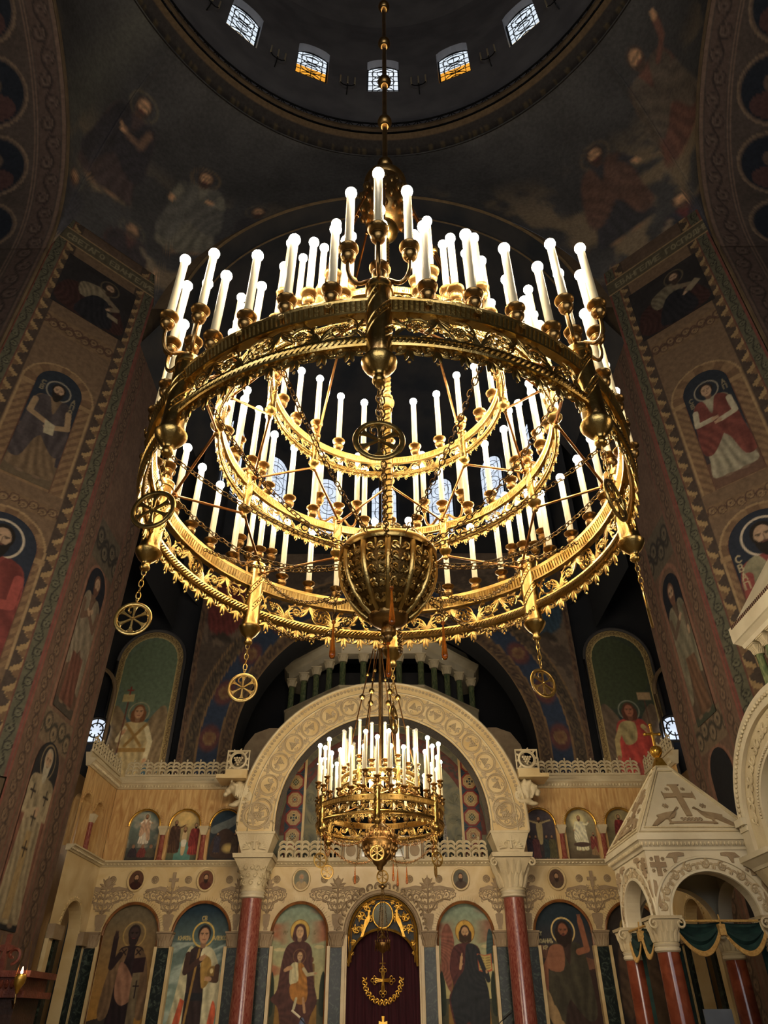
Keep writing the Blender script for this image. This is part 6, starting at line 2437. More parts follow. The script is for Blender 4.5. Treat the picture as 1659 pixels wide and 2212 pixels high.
def christ_icon():
    cv = flat_panel(1.28, 2.85, .0115, arch=True)
    throne_bg(cv, True)
    cv.at(0, 0, 1.06)
    cv.poly([(-.52, 1.5), (-.5, 2.1), (-.36, 2.3), (-.24, 2.0), (-.3, 1.5), (-.36, 1.1)], (136, 84, 66), fold=7)
    cv.poly([(.42, 1.7), (.5, 2.2), (.62, 2.0), (.6, 1.6)], (58, 76, 74), fold=6)
    D = (40, 42, 46)
    cv.ell(0, 2.15, .2, .21, (210, 164, 74))
    cv.ell(0, 2.15, .2, .21, (140, 98, 46), ring=.014)
    cv.poly([(-.12, 1.94), (-.28, 1.84), (-.36, 1.5), (-.3, 1.2), (-.4, .98), (-.3, .5), (-.22, .3), (.24, .26), (.32, .6), (.4, 1.0), (.32, 1.5), (.28, 1.84), (.12, 1.94)], (84, 44, 42), fold=6)
    cv.poly([(.02, 1.92), (.26, 1.84), (.34, 1.4), (.42, 1.0), (.34, .3), (.12, .32), (-.02, .62), (-.22, .4), (-.34, .8), (-.36, 1.02), (-.22, 1.3), (-.06, 1.5)], D, fold=6, foldamp=.25)
    limb(cv, [(-.24, 1.74), (-.28, 1.42), (-.13, 1.55)], .10, (92, 48, 44))
    cv.line([(-.14, 1.5), (-.1, 1.7)], .05, (196, 152, 108))
    cv.line([(-.12, 1.62), (-.09, 1.76)], .022, (196, 152, 108))
    cv.poly([(.22, 1.76), (.38, 1.73), (.52, 1.76), (.52, 1.46), (.38, 1.42), (.24, 1.46)], (176, 88, 60), smooth=False)
    cv.poly([(.245, 1.75), (.38, 1.71), (.5, 1.74), (.5, 1.49), (.38, 1.45), (.255, 1.48)], (190, 166, 100), smooth=False)
    for k in range(5):
        z = 1.69 - k * .045
        cv.line([(.27, z), (.36, z - .012)], .012, (110, 88, 54))
        cv.line([(.40, z - .012), (.48, z)], .012, (110, 88, 54))
    limb(cv, [(.26, 1.7), (.42, 1.3), (.4, 1.42)], .09, D)
    head(cv, 0, 2.13, .215, (62, 42, 28), .5, skin=(198, 154, 110), long_hair=True)
    for s in (-.1, .1):
        cv.ell(s, .24, .05, .03, (190, 146, 100))
    cv.glyphs('О', -.03, 2.30, .05, (120, 84, 40))
    return cv


def prophet_icon():
    cv = flat_panel(1.32, 2.85, .0125, arch=True)
    cv.grad(.9, 2.5, (96, 66, 52), (34, 46, 54))
    cv.band((np.abs(cv.Z - 1.78 + cv.X * .25) < .12) * .5, (140, 92, 62))
    cv.band((cv.Z < 1.5 + .12 * vnoise(cv.X * 4 + 9, cv.X * 0)) * .85, (52, 36, 32))
    saint(cv, .02, .05, 2.42, (58, 42, 36), (66, 60, 46), halo=(214, 184, 120), hair=(42, 28, 22), beard=1.0, long_hair=True, skin=(140, 88, 62), w=1.05,
          ra=[(-.12, .76), (-.2, .64), (-.22, .46)], la=[(.12, .76), (.2, .78), (.17, 1.0)], sleeve=(132, 84, 60), side=-1)
    cv.at(.02, .05, 2.42)
    cv.poly([(-.14, .8), (-.02, .8), (-.04, .62), (-.18, .64)], (146, 96, 70))
    for k in range(3):
        cv.poly([(-.28 + k * .045, .46 - k * .11), (-.2 + k * .05, .47 - k * .11), (-.16 + k * .05, .34 - k * .11), (-.23 + k * .05, .33 - k * .11)], (170, 138, 96))
    cv.ell(-.06, .1, .055, .05, (178, 144, 98))
    cv.ell(-.055, .105, .025, .022, (110, 82, 54))
    cv.at(0, 0, 1)
    cv.glyphs('СТЫЙ', -.56, 2.2, .07, (206, 190, 140))
    cv.glyphs('ИОАННЪ', -.58, 2.06, .075, (206, 190, 140))
    cv.glyphs('КР', -.46, 1.94, .07, (206, 190, 140))
    return cv


icon('icon_painting', bishop_icon(), -5.62, .95, 'arched icon of a dark-faced bishop raising his hand on a golden ground')
icon('icon_painting', prince_icon(), -4.05, .95, 'arched icon of a young saint in a white cloak lined with orange')
icon('icon_painting', virgin_icon(), -1.86, .95, 'arched icon of the enthroned Virgin in maroon holding the child')
icon('icon_painting', christ_icon(), 1.84, .95, 'arched icon of the enthroned Christ in dark robes with an open book')
icon('icon_painting', prophet_icon(), 4.02, .95, 'dark arched icon of a bearded prophet holding an unrolled scroll')
cvx = flat_panel(1.28, 2.85, .03, (56, 48, 44), arch=True)
saint(cvx, 0, .1, 2.4, (70, 54, 46), (90, 70, 54))
icon('icon_painting', cvx, 5.60, .95, 'arched icon half hidden behind the pyramid-roofed canopy')


def feast(kind):
    cv = flat_panel(.76, 1.12, .011, arch=True)
    cv.C *= 1
    if kind == 0:
        cv.grad(0, 1.1, (60, 52, 46), (128, 142, 130))
        cv.band(np.clip((vnoise(cv.X * 5, cv.Z * 5) - .45) * 5, 0, 1) * (cv.Z > .3) * .6, (178, 168, 146))
        saint(cv, .0, .38, .66, (214, 200, 176), (196, 158, 126), halo=(210, 190, 150), hair=(110, 70, 50), beard=.3, ra=[(-.12, .76), (-.2, .7)], la=[(.12, .76), (.2, .72)])
        for x, c in ((-.22, (60, 52, 56)), (.0, (120, 60, 54)), (.2, (96, 88, 70))):
            cv.at(x, .1, .3)
            cv.poly([(-.3, 0), (-.2, .5), (.1, .7), (.35, .4), (.4, 0)], c, fold=4)
            cv.ell(.05, .75, .13, .14, (150, 110, 84))
    elif kind == 1:
        cv.grad(0, 1.1, (70, 78, 62), (196, 168, 112))
        cv.ell(0, .95, .2, .2, (226, 190, 120), alpha=.7, soft=.1)
        cv.band((cv.Z < .42) * (np.abs(cv.X) < .2) * .8, (92, 140, 128))
        cv.at(0, .16, .6)
        cv.poly([(-.07, .8), (-.1, .5), (-.06, 0), (.06, 0), (.1, .5), (.07, .8)], (206, 176, 130))
        cv.poly([(-.1, .5), (.1, .5), (.07, .28), (-.07, .28)], (224, 214, 190))
        head(cv, 0, .9, .16, (96, 60, 36), .4)
        saint(cv, -.24, .18, .72, (84, 60, 44), (70, 50, 40), halo=None, hair=(40, 28, 22), la=[(.1, .76), (.22, .8), (.32, .86)])
        saint(cv, .25, .14, .7, (150, 62, 54), (124, 50, 46), halo=None, hair=(40, 28, 22))
    elif kind == 2:
        cv.grad(0, 1.1, (48, 44, 42), (44, 62, 74))
        cv.poly([(-.35, .75), (.1, .95), (.3, 1.1), (.36, .95), (.05, .7), (-.3, .6)], (118, 122, 116), alpha=.8)
        cv.poly([(-.3, .1), (-.28, .5), (.0, .72), (.28, .5), (.3, .1)], (72, 54, 44))
        cv.ell(.1, .28, .12, .09, (216, 184, 112), soft=.08)
        for x, c in ((-.18, (60, 56, 66)), (.24, (84, 68, 54))):
            saint(cv, x, .18, .44, c, None, halo=None)
        cv.at(0, 0, 1)
    elif kind == 3:
        cv.grad(0, 1.1, (54, 46, 44), (78, 70, 76))
        cv.line([(-.3, .86), (.3, .86)], .03, (96, 78, 58))
        cv.line([(0, .2), (0, .95)], .03, (80, 62, 48))
        cv.line([(-.27, .88), (0, .8), (.27, .88)], .035, (176, 156, 112))
        cv.poly([(-.06, .82), (-.07, .6), (-.04, .36), (.04, .36), (.07, .6), (.06, .82)], (178, 158, 112))
        cv.at(0, 0, 1)
        head(cv, 0, .9, .1, (60, 42, 30), .5)
        for x, c in ((-.26, (60, 50, 60)), (-.12, (96, 56, 58)), (.14, (50, 60, 60)), (.27, (86, 80, 52))):
            saint(cv, x, .04, .5, c, None, halo=None)
        cv.at(0, 0, 1)
    elif kind == 4:
        cv.grad(0, 1.1, (92, 76, 58), (160, 150, 116))
        cv.ell(-.02, .86, .17, .17, (222, 206, 150), soft=.1)
        saint(cv, 0, .2, .78, (214, 206, 166), (226, 218, 184), halo=(206, 186, 124), hair=(110, 72, 46), beard=.4, la=[(.12, .76), (.22, .74), (.28, .8)], ra=[(-.12, .76), (-.18, .6)])
        cv.ell(0, .17, .26, .07, (84, 66, 56))
        saint(cv, .3, .1, .5, (150, 120, 84), (120, 60, 54), halo=None)
        cv.at(0, 0, 1)
    else:
        cv.grad(0, 1.1, (76, 68, 52), (150, 136, 98))
        saint(cv, 0, .3, .7, (130, 50, 46), (110, 42, 40), halo=(196, 172, 110), hair=(70, 46, 32), beard=.4)
        cv.at(0, 0, 1)
        cv.ell(0, .3, .3, .1, (160, 150, 112), soft=.1)
    return cv


FL = ['small arched painting of the Transfiguration, white figure in clouds', 'small arched painting of a river baptism under a golden sky', 'small dark arched painting of a nativity night with a light beam',
      'small dark arched painting of the Crucifixion', 'small arched painting of a risen figure in white robes', 'small arched painting of a red-robed figure behind the canopy roof']
for k, x in enumerate((-5.76, -4.78, -3.80, 3.80, 4.78, 5.76)):
    icon('feast_painting', feast(k), x, 4.68, FL[k], .12, 'feast paintings of the upper tier')

# backing of the screen (closes it behind the pictures)
MB().box(-6.9, 6.9, .26, .34, .9, 4.6).obj('backing', NIGHT, ico, smooth=False)
for sx in (-1, 1):
    MB().box(*sorted((sx * 3.3, sx * 6.9)), .26, .34, 4.6, 6.5).obj('backing', DARKW, ico, smooth=False)

# ------------------------------------------------------------------ royal doors: curtain, gilt tympanum
nx, nz = 90, 60
X, Z = np.meshgrid(np.linspace(-.80, .80, nx), np.linspace(.95, 3.9, nz))
Yf = .20 + .02 * np.sin(X * 26 + .4 * np.sin(Z * 1.3)) + .012 * np.sin(X * 61 + Z)
P = np.stack([X, Yf, Z], -1)
cur = link('curtain', grid_mesh('curtain', P, None, True), None, (IC, IY, 0), mat=VELVET, label='dark maroon velvet curtain closing the royal doorway', cat='curtain')
mb = MB()
zc = 2.33
for a in (0, pi / 2, pi, 3 * pi / 2):
    L = .22 if a != 3 * pi / 2 else .27
    c, s_ = cos(a), sin(a)
    for w in (-.035, .035):
        mb.tube([(w * .4 * s_, .14, zc - w * .4 * c), (c * L * .8 + w * s_, .14, zc + s_ * L * .8 - w * c)], .010, 5)
    for (k, q) in ((-.045, 0), (.045, 0), (0, .05)):
        mb.tube(arcp(c * (L * .82 + q) + k * s_, zc + s_ * (L * .82 + q) - k * c, .032, 0, 2 * pi, 13, .14)[:-1], .009, 5, closed=True, nrm=(0, 1, 0))
    mb.tube([(0, .14, zc), (c * L * .75, .14, zc + s_ * L * .75)], .012, 5)
mb.obj('embroidered_cross', GOLD, cur)
mb = MB()
for k in range(13):
    t = pi * 1.02 + pi * .96 * k / 12
    x, z = .40 * cos(t), 2.36 + .42 * sin(t)
    for q in range(4):
        leaf(mb, x, z, t + q * 1.6, .10, .016, .15, .8, 5)
    mb.tube(spiral(x, z, .05, .012, t, t + 5, 10, .15), .008, 4, nrm=(0, 1, 0))
mb.obj('embroidered_wreath', GOLD, cur)
mb = MB()
mb.slab([(-.03, 1.45), (.03, 1.45), (.02, 1.55), (.09, 1.54), (.09, 1.62), (.02, 1.60), (.03, 1.70), (-.03, 1.70), (-.02, 1.60), (-.09, 1.62), (-.09, 1.54), (-.02, 1.55)], .13, .15)
mb.obj('embroidered_cross', GOLD, cur)
tym = empty('gilt_tympanum', (IC, IY, 3.0), label='gilt openwork arch with peacocks and a glazed medallion over the royal doors', cat='door arch')
for (r, z, w, a0) in ((.75, .17, .03, 0), (.70, .17, .012, 0)):
    mb = MB()
    mb.tube([(r, .06, -.35)] + [tuple(p) for p in arcp(0, z, r, 0, pi, 40, .06)] + [(-r, .06, -.35)], w, 6)
    mb.obj('outer_rim', GOLD, tym)
mb = MB()
lo = [(x, .06, -.42 + .70 * sqrt(max(0, 1 - (abs(x) / .76) ** 2.0))) for x in np.linspace(-.76, .76, 41)]
mb.tube(lo, .028, 6)
mb.obj('inner_rim', GOLD, tym)
for s in (-1, 1):
    for (x, z, r, d) in ((.36, .72, .10, 1), (.50, .52, .10, -1), (.30, .50, .09, 1), (.60, .28, .09, 1), (.46, .30, .07, -1), (.66, .02, .06, -1), (.22, .80, .05, 1), (.68, -.18, .04, 1)):
        mb = MB()
        mb.tube(spiral(s * x, z, r, r * .2, 0, s * d * 8, 26, .05), np.linspace(.2, .12, 26) * r, 5, nrm=(0, 1, 0))
        for q in range(5):
            leaf(mb, s * x, z, q * 1.25, r * 1.5, r * .2, .05, d * s * .8, 5)
        mb.obj('gilt_scroll', GOLD, tym)
    mb = MB()
    mb.slab([(s * x, z) for x, z in ((.27, .62), (.30, .66), (.33, .64), (.335, .58), (.34, .52), (.40, .46), (.42, .38), (.46, .24), (.50, .12), (.44, .13), (.38, .30), (.33, .38), (.29, .46), (.30, .55), (.295, .60))], .0, .04)
    mb.obj('peacock', GOLD, tym, smooth=False)
mb = MB()
up_ = [(-.74 * cos(t), .17 + .74 * sin(t)) for t in np.linspace(0, pi, 41)]
lw_ = [(x, z) for x, y, z in lo]
for i in range(40):
    mb.add([(up_[i][0], .10, up_[i][1]), (lw_[i][0], .10, lw_[i][1]), (lw_[i + 1][0], .10, lw_[i + 1][1]), (up_[i + 1][0], .10, up_[i + 1][1])], [(0, 1, 2, 3)])
mb.obj('dark_ground', IRON, tym, smooth=False)
cv = flat_panel(.44, .50, .012, (120, 120, 100), oval=True)
cv.grad(0, .5, (90, 84, 66), (136, 140, 126))
cv.band((np.abs(cv.X + .02) < .05) * (cv.Z < .4) * .5, (150, 122, 84))
md = panel_obj('medallion', cv, ICON, tym, loc=(0, .03, .30))
mb = MB()
mb.tube(np.stack([.225 * np.cos(np.linspace(0, 2 * pi, 33)[:-1]), np.full(32, 0), .25 + .255 * np.sin(np.linspace(0, 2 * pi, 33)[:-1])], 1), .018, 6, closed=True, nrm=(0, 1, 0))
mb.obj('medallion_frame', GOLD, md)

# ------------------------------------------------------------------ the great marble arch on red columns
AYF = 17.28
arch = empty('marble_arch', (IC, AYF, 0), label='great carved marble arch on two red marble columns', cat='arch')
ACZ, ARI, ARO = 5.36, 2.50, 3.40
mb = MB()
n = 64
pts_i = [(-ARI, 5.14)] + [(ARI * cos(t), ACZ + ARI * sin(t)) for t in np.linspace(pi, 0, n)] + [(ARI, 5.14)]
pts_o = [(-ARO, 5.14)] + [(ARO * cos(t), ACZ + ARO * sin(t)) for t in np.linspace(pi, 0, n)] + [(ARO, 5.14)]
V, F = [], []
for (xi, zi), (xo, zo) in zip(pts_i, pts_o):
    V += [(xi, 0, zi), (xo, 0, zo), (xo, .62, zo), (xi, .62, zi)]
m = len(pts_i)
for i in range(m - 1):
    a, b = 4 * i, 4 * (i + 1)
    for j in range(3):
        F.append((a + j, a + j + 1, b + j + 1, b + j))
F.append((0, 1, 2, 3))
mb.add(V, F)
mb.obj('arch_ring', MARBLE, arch, angle=25)
mb = MB()
mb.add([(x * (1 - .0), y, ACZ + (z - ACZ) * (1 - .0) - .004 if False else z) for (x, z) in [((ARI - .006) * px / ARI if True else px, pz) for px, pz in pts_i] for y in (.03, .60)],
       [(2 * i, 2 * i + 1, 2 * i + 3, 2 * i + 2) for i in range(m - 1)])
mb.obj('mosaic_soffit', SILVER, arch)
mb = MB()
for r, w in ((ARO - .02, .03), (ARO - .27, .018), (ARI + .04, .018)):
    mb.tube([(-r, -.01, 5.16)] + [tuple(p) for p in arcp(0, ACZ, r, pi, 0, 60, -.01)] + [(r, -.01, 5.16)], w, 5)
mb.obj('edge_moulding', CARVED, arch)
mb = MB()
for i in range(110):
    t = pi * (i + .5) / 110
    r = ARO - .145
    x, z = r * cos(t), ACZ + r * sin(t)
    c, s_ = cos(t), sin(t)
    for q in (-1, 1):
        leaf(mb, x - s_ * q * .02, z + c * q * .02, t + q * .5, .10, .02, -.005, -q * .8, 4)
    mb.ball((x, -.015, z), .016, 5, 3)
mb.obj('leaf_border', VINE, arch, kind='stuff')
vr = vine_roundel(.255).mesh('vine_roundel')
vr.materials.append(VINE)
kk = 16
for i in range(kk):
    t = pi * (i + .5) / kk
    r = (ARI + ARO - .27) / 2 + .03
    link('vine_roundel', vr, arch, (r * cos(t), -.012, ACZ + r * sin(t)), rot=(0, -(t - pi / 2) + (0 if i % 2 else pi), 0))
lf = MB()
for k in range(5):
    leaf(lf, 0, -.02, pi / 2 + (k - 2) * .5, .20, .028, 0, (k - 2) * .2, 6)
grapes(lf, .0, -.12, .07, 0, 3)
lf.tube(np.stack([np.array([-.12, -.04, .03, .0]), np.zeros(4), np.array([-.2, -.12, -.04, .02])], 1), .014, 5)
lfm = lf.mesh('vine_leaf')
lfm.materials.append(VINE)
for i in range(kk + 1):
    t = pi * i / kk
    for r, fl in ((ARI + .14, 0), (ARO - .37, pi)):
        link('vine_leaf', lfm, arch, (r * cos(t), -.01, ACZ + r * sin(t)), rot=(0, -(t - pi / 2) + fl + (.3 if i % 2 else -.3), 0), scale=.62)
for s in (-1, 1):
    link('vine_roundel', vr, arch, (s * 2.95, -.012, 5.50), scale=(1.35, 1, 1.2), rot=(0, 0 if s < 0 else pi, 0))
mcap1 = capital_mesh(.25, .42, .72, leaves=False, lace=True)
mcap1b = capital_mesh(.25, .42, .72, leaves=True)
for _m in (mcap1, mcap1b):
    _m.materials.append(CARVED)
for s in (-1, 1):
    x = s * 2.92
    mb = MB()
    mb.lathe([(.30, .9), (.30, 1.0), (.255, 1.05), (.238, 1.2), (.225, 3.84)], 28, x, .32)
    mb.obj('column', REDM, arch)
    mb = MB()
    mb.lathe([(.235, 3.82), (.27, 3.84), (.275, 3.87), (.25, 3.89), (.27, 3.92), (.265, 3.95), (.24, 3.96)], 28, x, .32)
    mb.obj('column_ring', PALE, arch)
    cpo = link('capital', mcap1 if s < 0 else mcap1b, arch, (x, .32, 3.96))
    if s > 0:
        for q in (-1, 1):
            mb = MB()
            mb.tube(spiral(q * .42, .52, .085, .02, pi / 2, pi / 2 - q * 8, 24, -.43), np.linspace(.028, .016, 24), 6, nrm=(0, 1, 0))
            mb.obj('volute', CARVED, cpo)
    mb = MB()
    mb.frustum((.30, .28), (.43, .36), 4.72, 5.10, x, .32)
    mb.frustum((.45, .38), (.45, .38), 5.10, 5.15, x, .32)
    mb.frustum((.30, .3), (.30, .3), 4.68, 4.73, x, .32)
    imp = mb.obj('impost', CARVED, arch, smooth=False)
    mb = MB()
    mb.slab([(x - .02, 4.78), (x + .02, 4.78), (x + .02, 4.93), (x + .08, 4.93), (x + .08, 4.97), (x + .02, 4.97), (x + .02, 5.06), (x - .02, 5.06), (x - .02, 4.97), (x - .08, 4.97), (x - .08, 4.93), (x - .02, 4.93)], -.05, .02)
    for q in (-1, 1):
        for k in range(4):
            leaf(mb, x + q * .1, 4.80, pi / 2 - q * (.2 + k * .35), .22, .025, -.02, -q * .5, 5)
        mb.tube(spiral(x + q * .1, 4.88, .06, .02, -pi / 2, -pi / 2 + q * 5, 12, -.03), .012, 4, nrm=(0, 1, 0))
    mb.obj('impost_relief', CARVED, imp)


def blob(parts, voxel, name):
    """one continuous sculpted surface from overlapping ellipsoids"""
    mb = MB()
    for c, r in parts:
        mb.ball(c, r, 14, 9)
    me = mb.mesh(name, True)
    o = bpy.data.objects.new(name, me)
    COL.objects.link(o)
    md = o.modifiers.new('r', 'REMESH')
    md.mode = 'VOXEL'
    md.voxel_size = voxel
    dg = bpy.context.evaluated_depsgraph_get()
    me2 = bpy.data.meshes.new_from_object(o.evaluated_get(dg))
    bpy.data.objects.remove(o)
    me2.polygons.foreach_set('use_smooth', np.ones(len(me2.polygons), bool))
    return me2


bull = [((.0, 0, 0), (.22, .2, .24)), ((-.16, -.04, .06), (.16, .16, .2)), ((-.30, -.06, .10), (.11, .12, .12)), ((-.40, -.07, .02), (.08, .09, .09)), ((-.455, -.08, -.06), (.055, .07, .055)),
        ((-.28, -.15, .18), (.04, .06, .03)), ((-.24, -.19, .15), (.06, .03, .03)), ((-.33, -.13, .235), (.025, .025, .06)), ((-.36, -.02, .235), (.025, .025, .06)), ((-.37, -.15, .08), (.022, .022, .022)),
        ((-.05, -.1, -.25), (.2, .09, .07)), ((-.22, -.1, -.30), (.13, .07, .05)), ((.12, -.05, -.12), (.14, .14, .2))]
for k in range(4):
    bull.append(((-.20 + k * .05, -.17, .02 - .03 * k), (.02, .03, .16)))
lion = [((.0, 0, 0), (.22, .2, .24)), ((.14, -.03, .03), (.2, .19, .23)), ((.30, -.07, .04), (.13, .14, .15)), ((.40, -.09, -.02), (.08, .09, .07)), ((.40, -.1, -.09), (.06, .07, .04)), ((.44, -.10, .0), (.035, .05, .03)),
        ((.34, -.18, .10), (.025, .02, .02)), ((.38, -.16, .09), (.03, .03, .025)), ((.24, -.19, .17), (.035, .03, .04)), ((.08, -.12, -.25), (.2, .09, .07)), ((.27, -.13, -.30), (.12, .07, .05)), ((-.08, -.05, -.12), (.13, .14, .2))]
for k in range(9):
    a = 2 * pi * k / 9
    lion.append(((.16 + .05 * sin(k * 2.3), -.17 + .02 * cos(3 * a), .03 + .16 * sin(a)), (.05, .04, .07)))
    lion.append(((.24 + .12 * cos(a) * .5, -.15, .03 + .17 * sin(a)), (.035, .04, .05)))
for s, spec, nm, lb in ((-1, bull, 'bull_sculpture', 'carved marble bull jutting from the left foot of the great arch'), (1, lion, 'lion_sculpture', 'carved marble lion jutting from the right foot of the great arch')):
    link(nm, blob(spec, .018, nm), None, (IC + s * 3.30, AYF + .16, 6.05), mat=CARVED, label=lb, cat='sculpture')
    mb = MB()
    mb.box(s * 3.62 - .36, s * 3.62 + .36, -.18, .5, 6.31, 6.40)
    mb.box(s * 3.52 - .26, s * 3.52 + .26, -.12, .45, 6.40, 6.52)
    mb.obj('slab', MARBLE, arch, smooth=False)
    mb = MB()
    x = s * 3.52
    mb.tube([(x - .26, -.05, 6.54), (x + .26, -.05, 6.54), (x + .26, -.05, 6.98), (x - .26, -.05, 6.98)], .03, 5, closed=True, nrm=(0, 1, 0))
    mb.tube(arcp(x, 6.76, .19, 0, 2 * pi, 21, -.05)[:-1], .035, 5, closed=True, nrm=(0, 1, 0))
    grapes(mb, x, 6.74, .13, -.05, 4)
    for k in range(10):
        a = k * .63
        leaf(mb, x + .19 * cos(a), 6.76 + .19 * sin(a), a + 1.2, .14, .026, -.05, -1, 5)
    mb.obj('lattice_panel', CARVED, arch)

# inner balustrade and gate panels behind the arch
bal = empty('balustrade', (IC, IY + .05, 4.70), label='inner marble palmette balustrade under the great arch', cat='balustrade')
for s in (-1, 1):
    for k in range(4):
        link('palmette', ME_PAL, bal, (s * (1.18 + k * .37), 0, 0), scale=(1, 1, 1.12))
MB().box(-2.55, 2.55, -.03, .12, -.06, -.0).obj('plinth', PALE, bal, smooth=False)
for k, x in enumerate((-.94, -.58, .58, .94)):
    mb = MB()
    mb.lathe([(.05, 0), (.045, .03), (.032, .05), (.032, .42), (.05, .46), (.05, .5)], 12, x, .0)
    mb.obj('colonette', RELIEF, bal)
MB().box(-1.0, 1.0, .06, .1, 0, .52).obj('pale_slab', PALE, bal, smooth=False)
for s in (-1, 1):
    mb = MB()
    mb.slab([(s * .76 + .12 * cos(t), .2 + .13 * sin(t)) for t in np.linspace(0, 2 * pi, 25)[:-1]], .03, .07)
    mb.slab([(s * .76 - .02, .32), (s * .76 + .02, .32), (s * .76 + .02, .5), (s * .76 - .02, .5)], .03, .07)
    mb.obj('disc_relief', RELIEF, bal, smooth=False)
    MB().box(s * .27 - .23, s * .27 + .23, .02, .05, .06, .46).obj('grey_panel', stone('grey_polished', (110, 116, 116), (140, 146, 146), 3, .08, 0, spec=.8) if 'grey_polished' not in MATS else MATS['grey_polished'], bal, smooth=False)

# sanctuary side wall behind the arch: painted leaf panels and octagonal tiles
sw = MB()
_t = np.linspace(0, pi, 49)
_in = [(1.55, 4.2)] + [(1.55 * cos(t), 5.4 + 1.75 * sin(t)) for t in _t] + [(-1.55, 4.2)]
_ou = [(3.2, 4.2)] + [(3.2 * cos(t), 5.6 + 3.2 * sin(t)) for t in _t] + [(-3.2, 4.2)]
for k in range(len(_in) - 1):
    (xa, za), (xb_, zb), (xc, zc_), (xd, zd) = _in[k], _in[k + 1], _ou[k + 1], _ou[k]
    sw.add([(xa, 0, za), (xb_, 0, zb), (xc, 0, zc_), (xd, 0, zd)], [(0, 1, 2, 3)])
    sw.add([(xa, 0, za), (xb_, 0, zb), (xb_, .5, zb), (xa, .5, za)], [(0, 1, 2, 3)])
r2 = 3.1
swo = sw.obj('wall_sanctuary', stone('leaf_painted_marble', (128, 120, 92), (92, 92, 78), 1.6, .6, .3, 8, distort=3.0), smooth=False, kind='structure', loc=(IC, IY + .95, 0), label='leaf-painted wall with a dark arched opening behind the small chandelier')
mb = MB()
mb.tube([(-1.57, -.02, 4.3)] + [(1.57 * cos(t), -.02, 5.4 + 1.77 * sin(t)) for t in np.linspace(pi, 0, 30)] + [(1.57, -.02, 4.3)], .06, 6)
mb.obj('arch_moulding', SILVER, swo)
for s in (-1, 1):
    for (x, z, r, d) in ((1.9, 5.3, .16, 1), (1.8, 5.8, .13, -1), (1.85, 6.3, .16, 1)):
        mb = MB()
        mb.tube(spiral(s * x, z, r, r * .25, -pi / 2, -pi / 2 + s * d * 6, 20, -.01), .02, 5, flat=.5, nrm=(0, 1, 0))
        for q in range(4):
            leaf(mb, s * x, z - r, pi / 2 + (q - 1.5) * .6, .3, .03, -.01, .4 * d, 5)
        mb.obj('leaf_relief', MATS['leaf_painted_marble'], swo)
    MB().box(s * 2.03 - .03, s * 2.03 + .03, -.05, .0, 4.6, 7.4).obj('marble_strip', MARBLE, swo, smooth=False)


def tile_cv(k):
    w = .43
    cv = flat_panel(w, w, .012, (168, 138, 96))
    X, Z = cv.X, cv.Z - w / 2
    r, a = np.hypot(X, Z), np.arctan2(Z, X)
    oc = np.maximum(np.maximum(np.abs(X), np.abs(Z)), (np.abs(X) + np.abs(Z)) / sqrt(2))
    cv.band((oc > .205) * 1.0, (40, 56, 70))
    cv.band(((oc > .175) & (oc < .212)) * 1.0, (126, 44, 36))
    m = oc < .17
    n = (8, 8, 4, 12)[k % 4]
    pet = np.cos(a * n / 2) ** 2 * .13
    cv.band(m * (r < pet) * 1.0, ((44, 66, 44), (66, 62, 48), (34, 34, 36), (110, 50, 44))[k % 4])
    cv.band(m * (np.abs(r - .10) < .012) * (np.cos(a * n) > 0) * 1.0, (196, 170, 110))
    cv.band((r < .04) * 1.0, (150, 150, 120))
    cv.band((r < .02) * 1.0, (40, 50, 60))
    return cv


TCS = []
for k in range(4):
    cv = tile_cv(k)
    me_ = grid_mesh('tile', np.stack([cv.X, np.zeros_like(cv.X), cv.Z], -1), cv.C)
    me_.materials.append(TILEM)
    TCS.append(me_)
for s in (-1, 1):
    for k in range(6):
        link('tile', TCS[(k + (0 if s < 0 else 2)) % 4], swo, (s * 2.28, -.03, 4.72 + k * .44))
mb = MB()
for s in (-1, 1):
    pass
# painted back of the great arch (red-brown pattern band)
a = np.linspace(0, pi, 180)
rr = np.linspace(2.28, 2.62, 14)
A, Rr = np.meshgrid(a, rr)
cv = Cv(A * 2.4, Rr, (96, 62, 54), .03)
scroll_band(cv, A * 2.4, Rr - 2.45, .32, .55, (104, 60, 52), (60, 66, 62), (66, 70, 66))
P = np.stack([Rr * np.cos(A), np.full_like(A, -.02), 5.4 + Rr * np.sin(A)], -1)
link('painted_band', grid_mesh('painted_band', P[:, ::-1], cv.C[:, ::-1]), swo, mat=MURAL)

# ------------------------------------------------------------------ altar canopy seen above the arch
cib = empty('altar_canopy', (IC, 20.9, 0), label='white altar canopy with small green columns rising behind the great arch', cat='canopy')
plan = [(-3.15, 2.05), (-1.28, 0), (1.22, 0), (3.05, 2.05)]
mcap2 = capital_mesh(.11, .16, .26, 20)
mcap2.materials.append(CARVED)
mb = MB()
pth = [(x, y, 0) for x, y in [(-3.3, 3.4)] + plan + [(3.2, 3.4)]]
mb.sweep([(-.3, 11.2), (.12, 11.2), (.14, 11.42), (.2, 11.46), (.3, 11.62), (.32, 11.7), (-.3, 11.7)], pth)
mb.obj('entablature', PALE, cib, smooth=False)
mb = MB()
mb.sweep([(-.35, 11.7), (.16, 11.7), (-.1, 12.2), (-.35, 12.3)], pth)
mb.obj('roof_slope', PALE, cib, smooth=False)
mb = MB()
mb.sweep([(-.3, 9.3), (.16, 9.3), (.16, 10.02), (.2, 10.04), (.2, 10.1), (-.3, 10.1)], pth)
mb.obj('plinth', CARVED, cib, smooth=False)
MB().box(-2.6, 2.6, 1.9, 2.0, 9.3, 11.4).obj('rear_wall', DARKW, cib, smooth=False)
cols = []
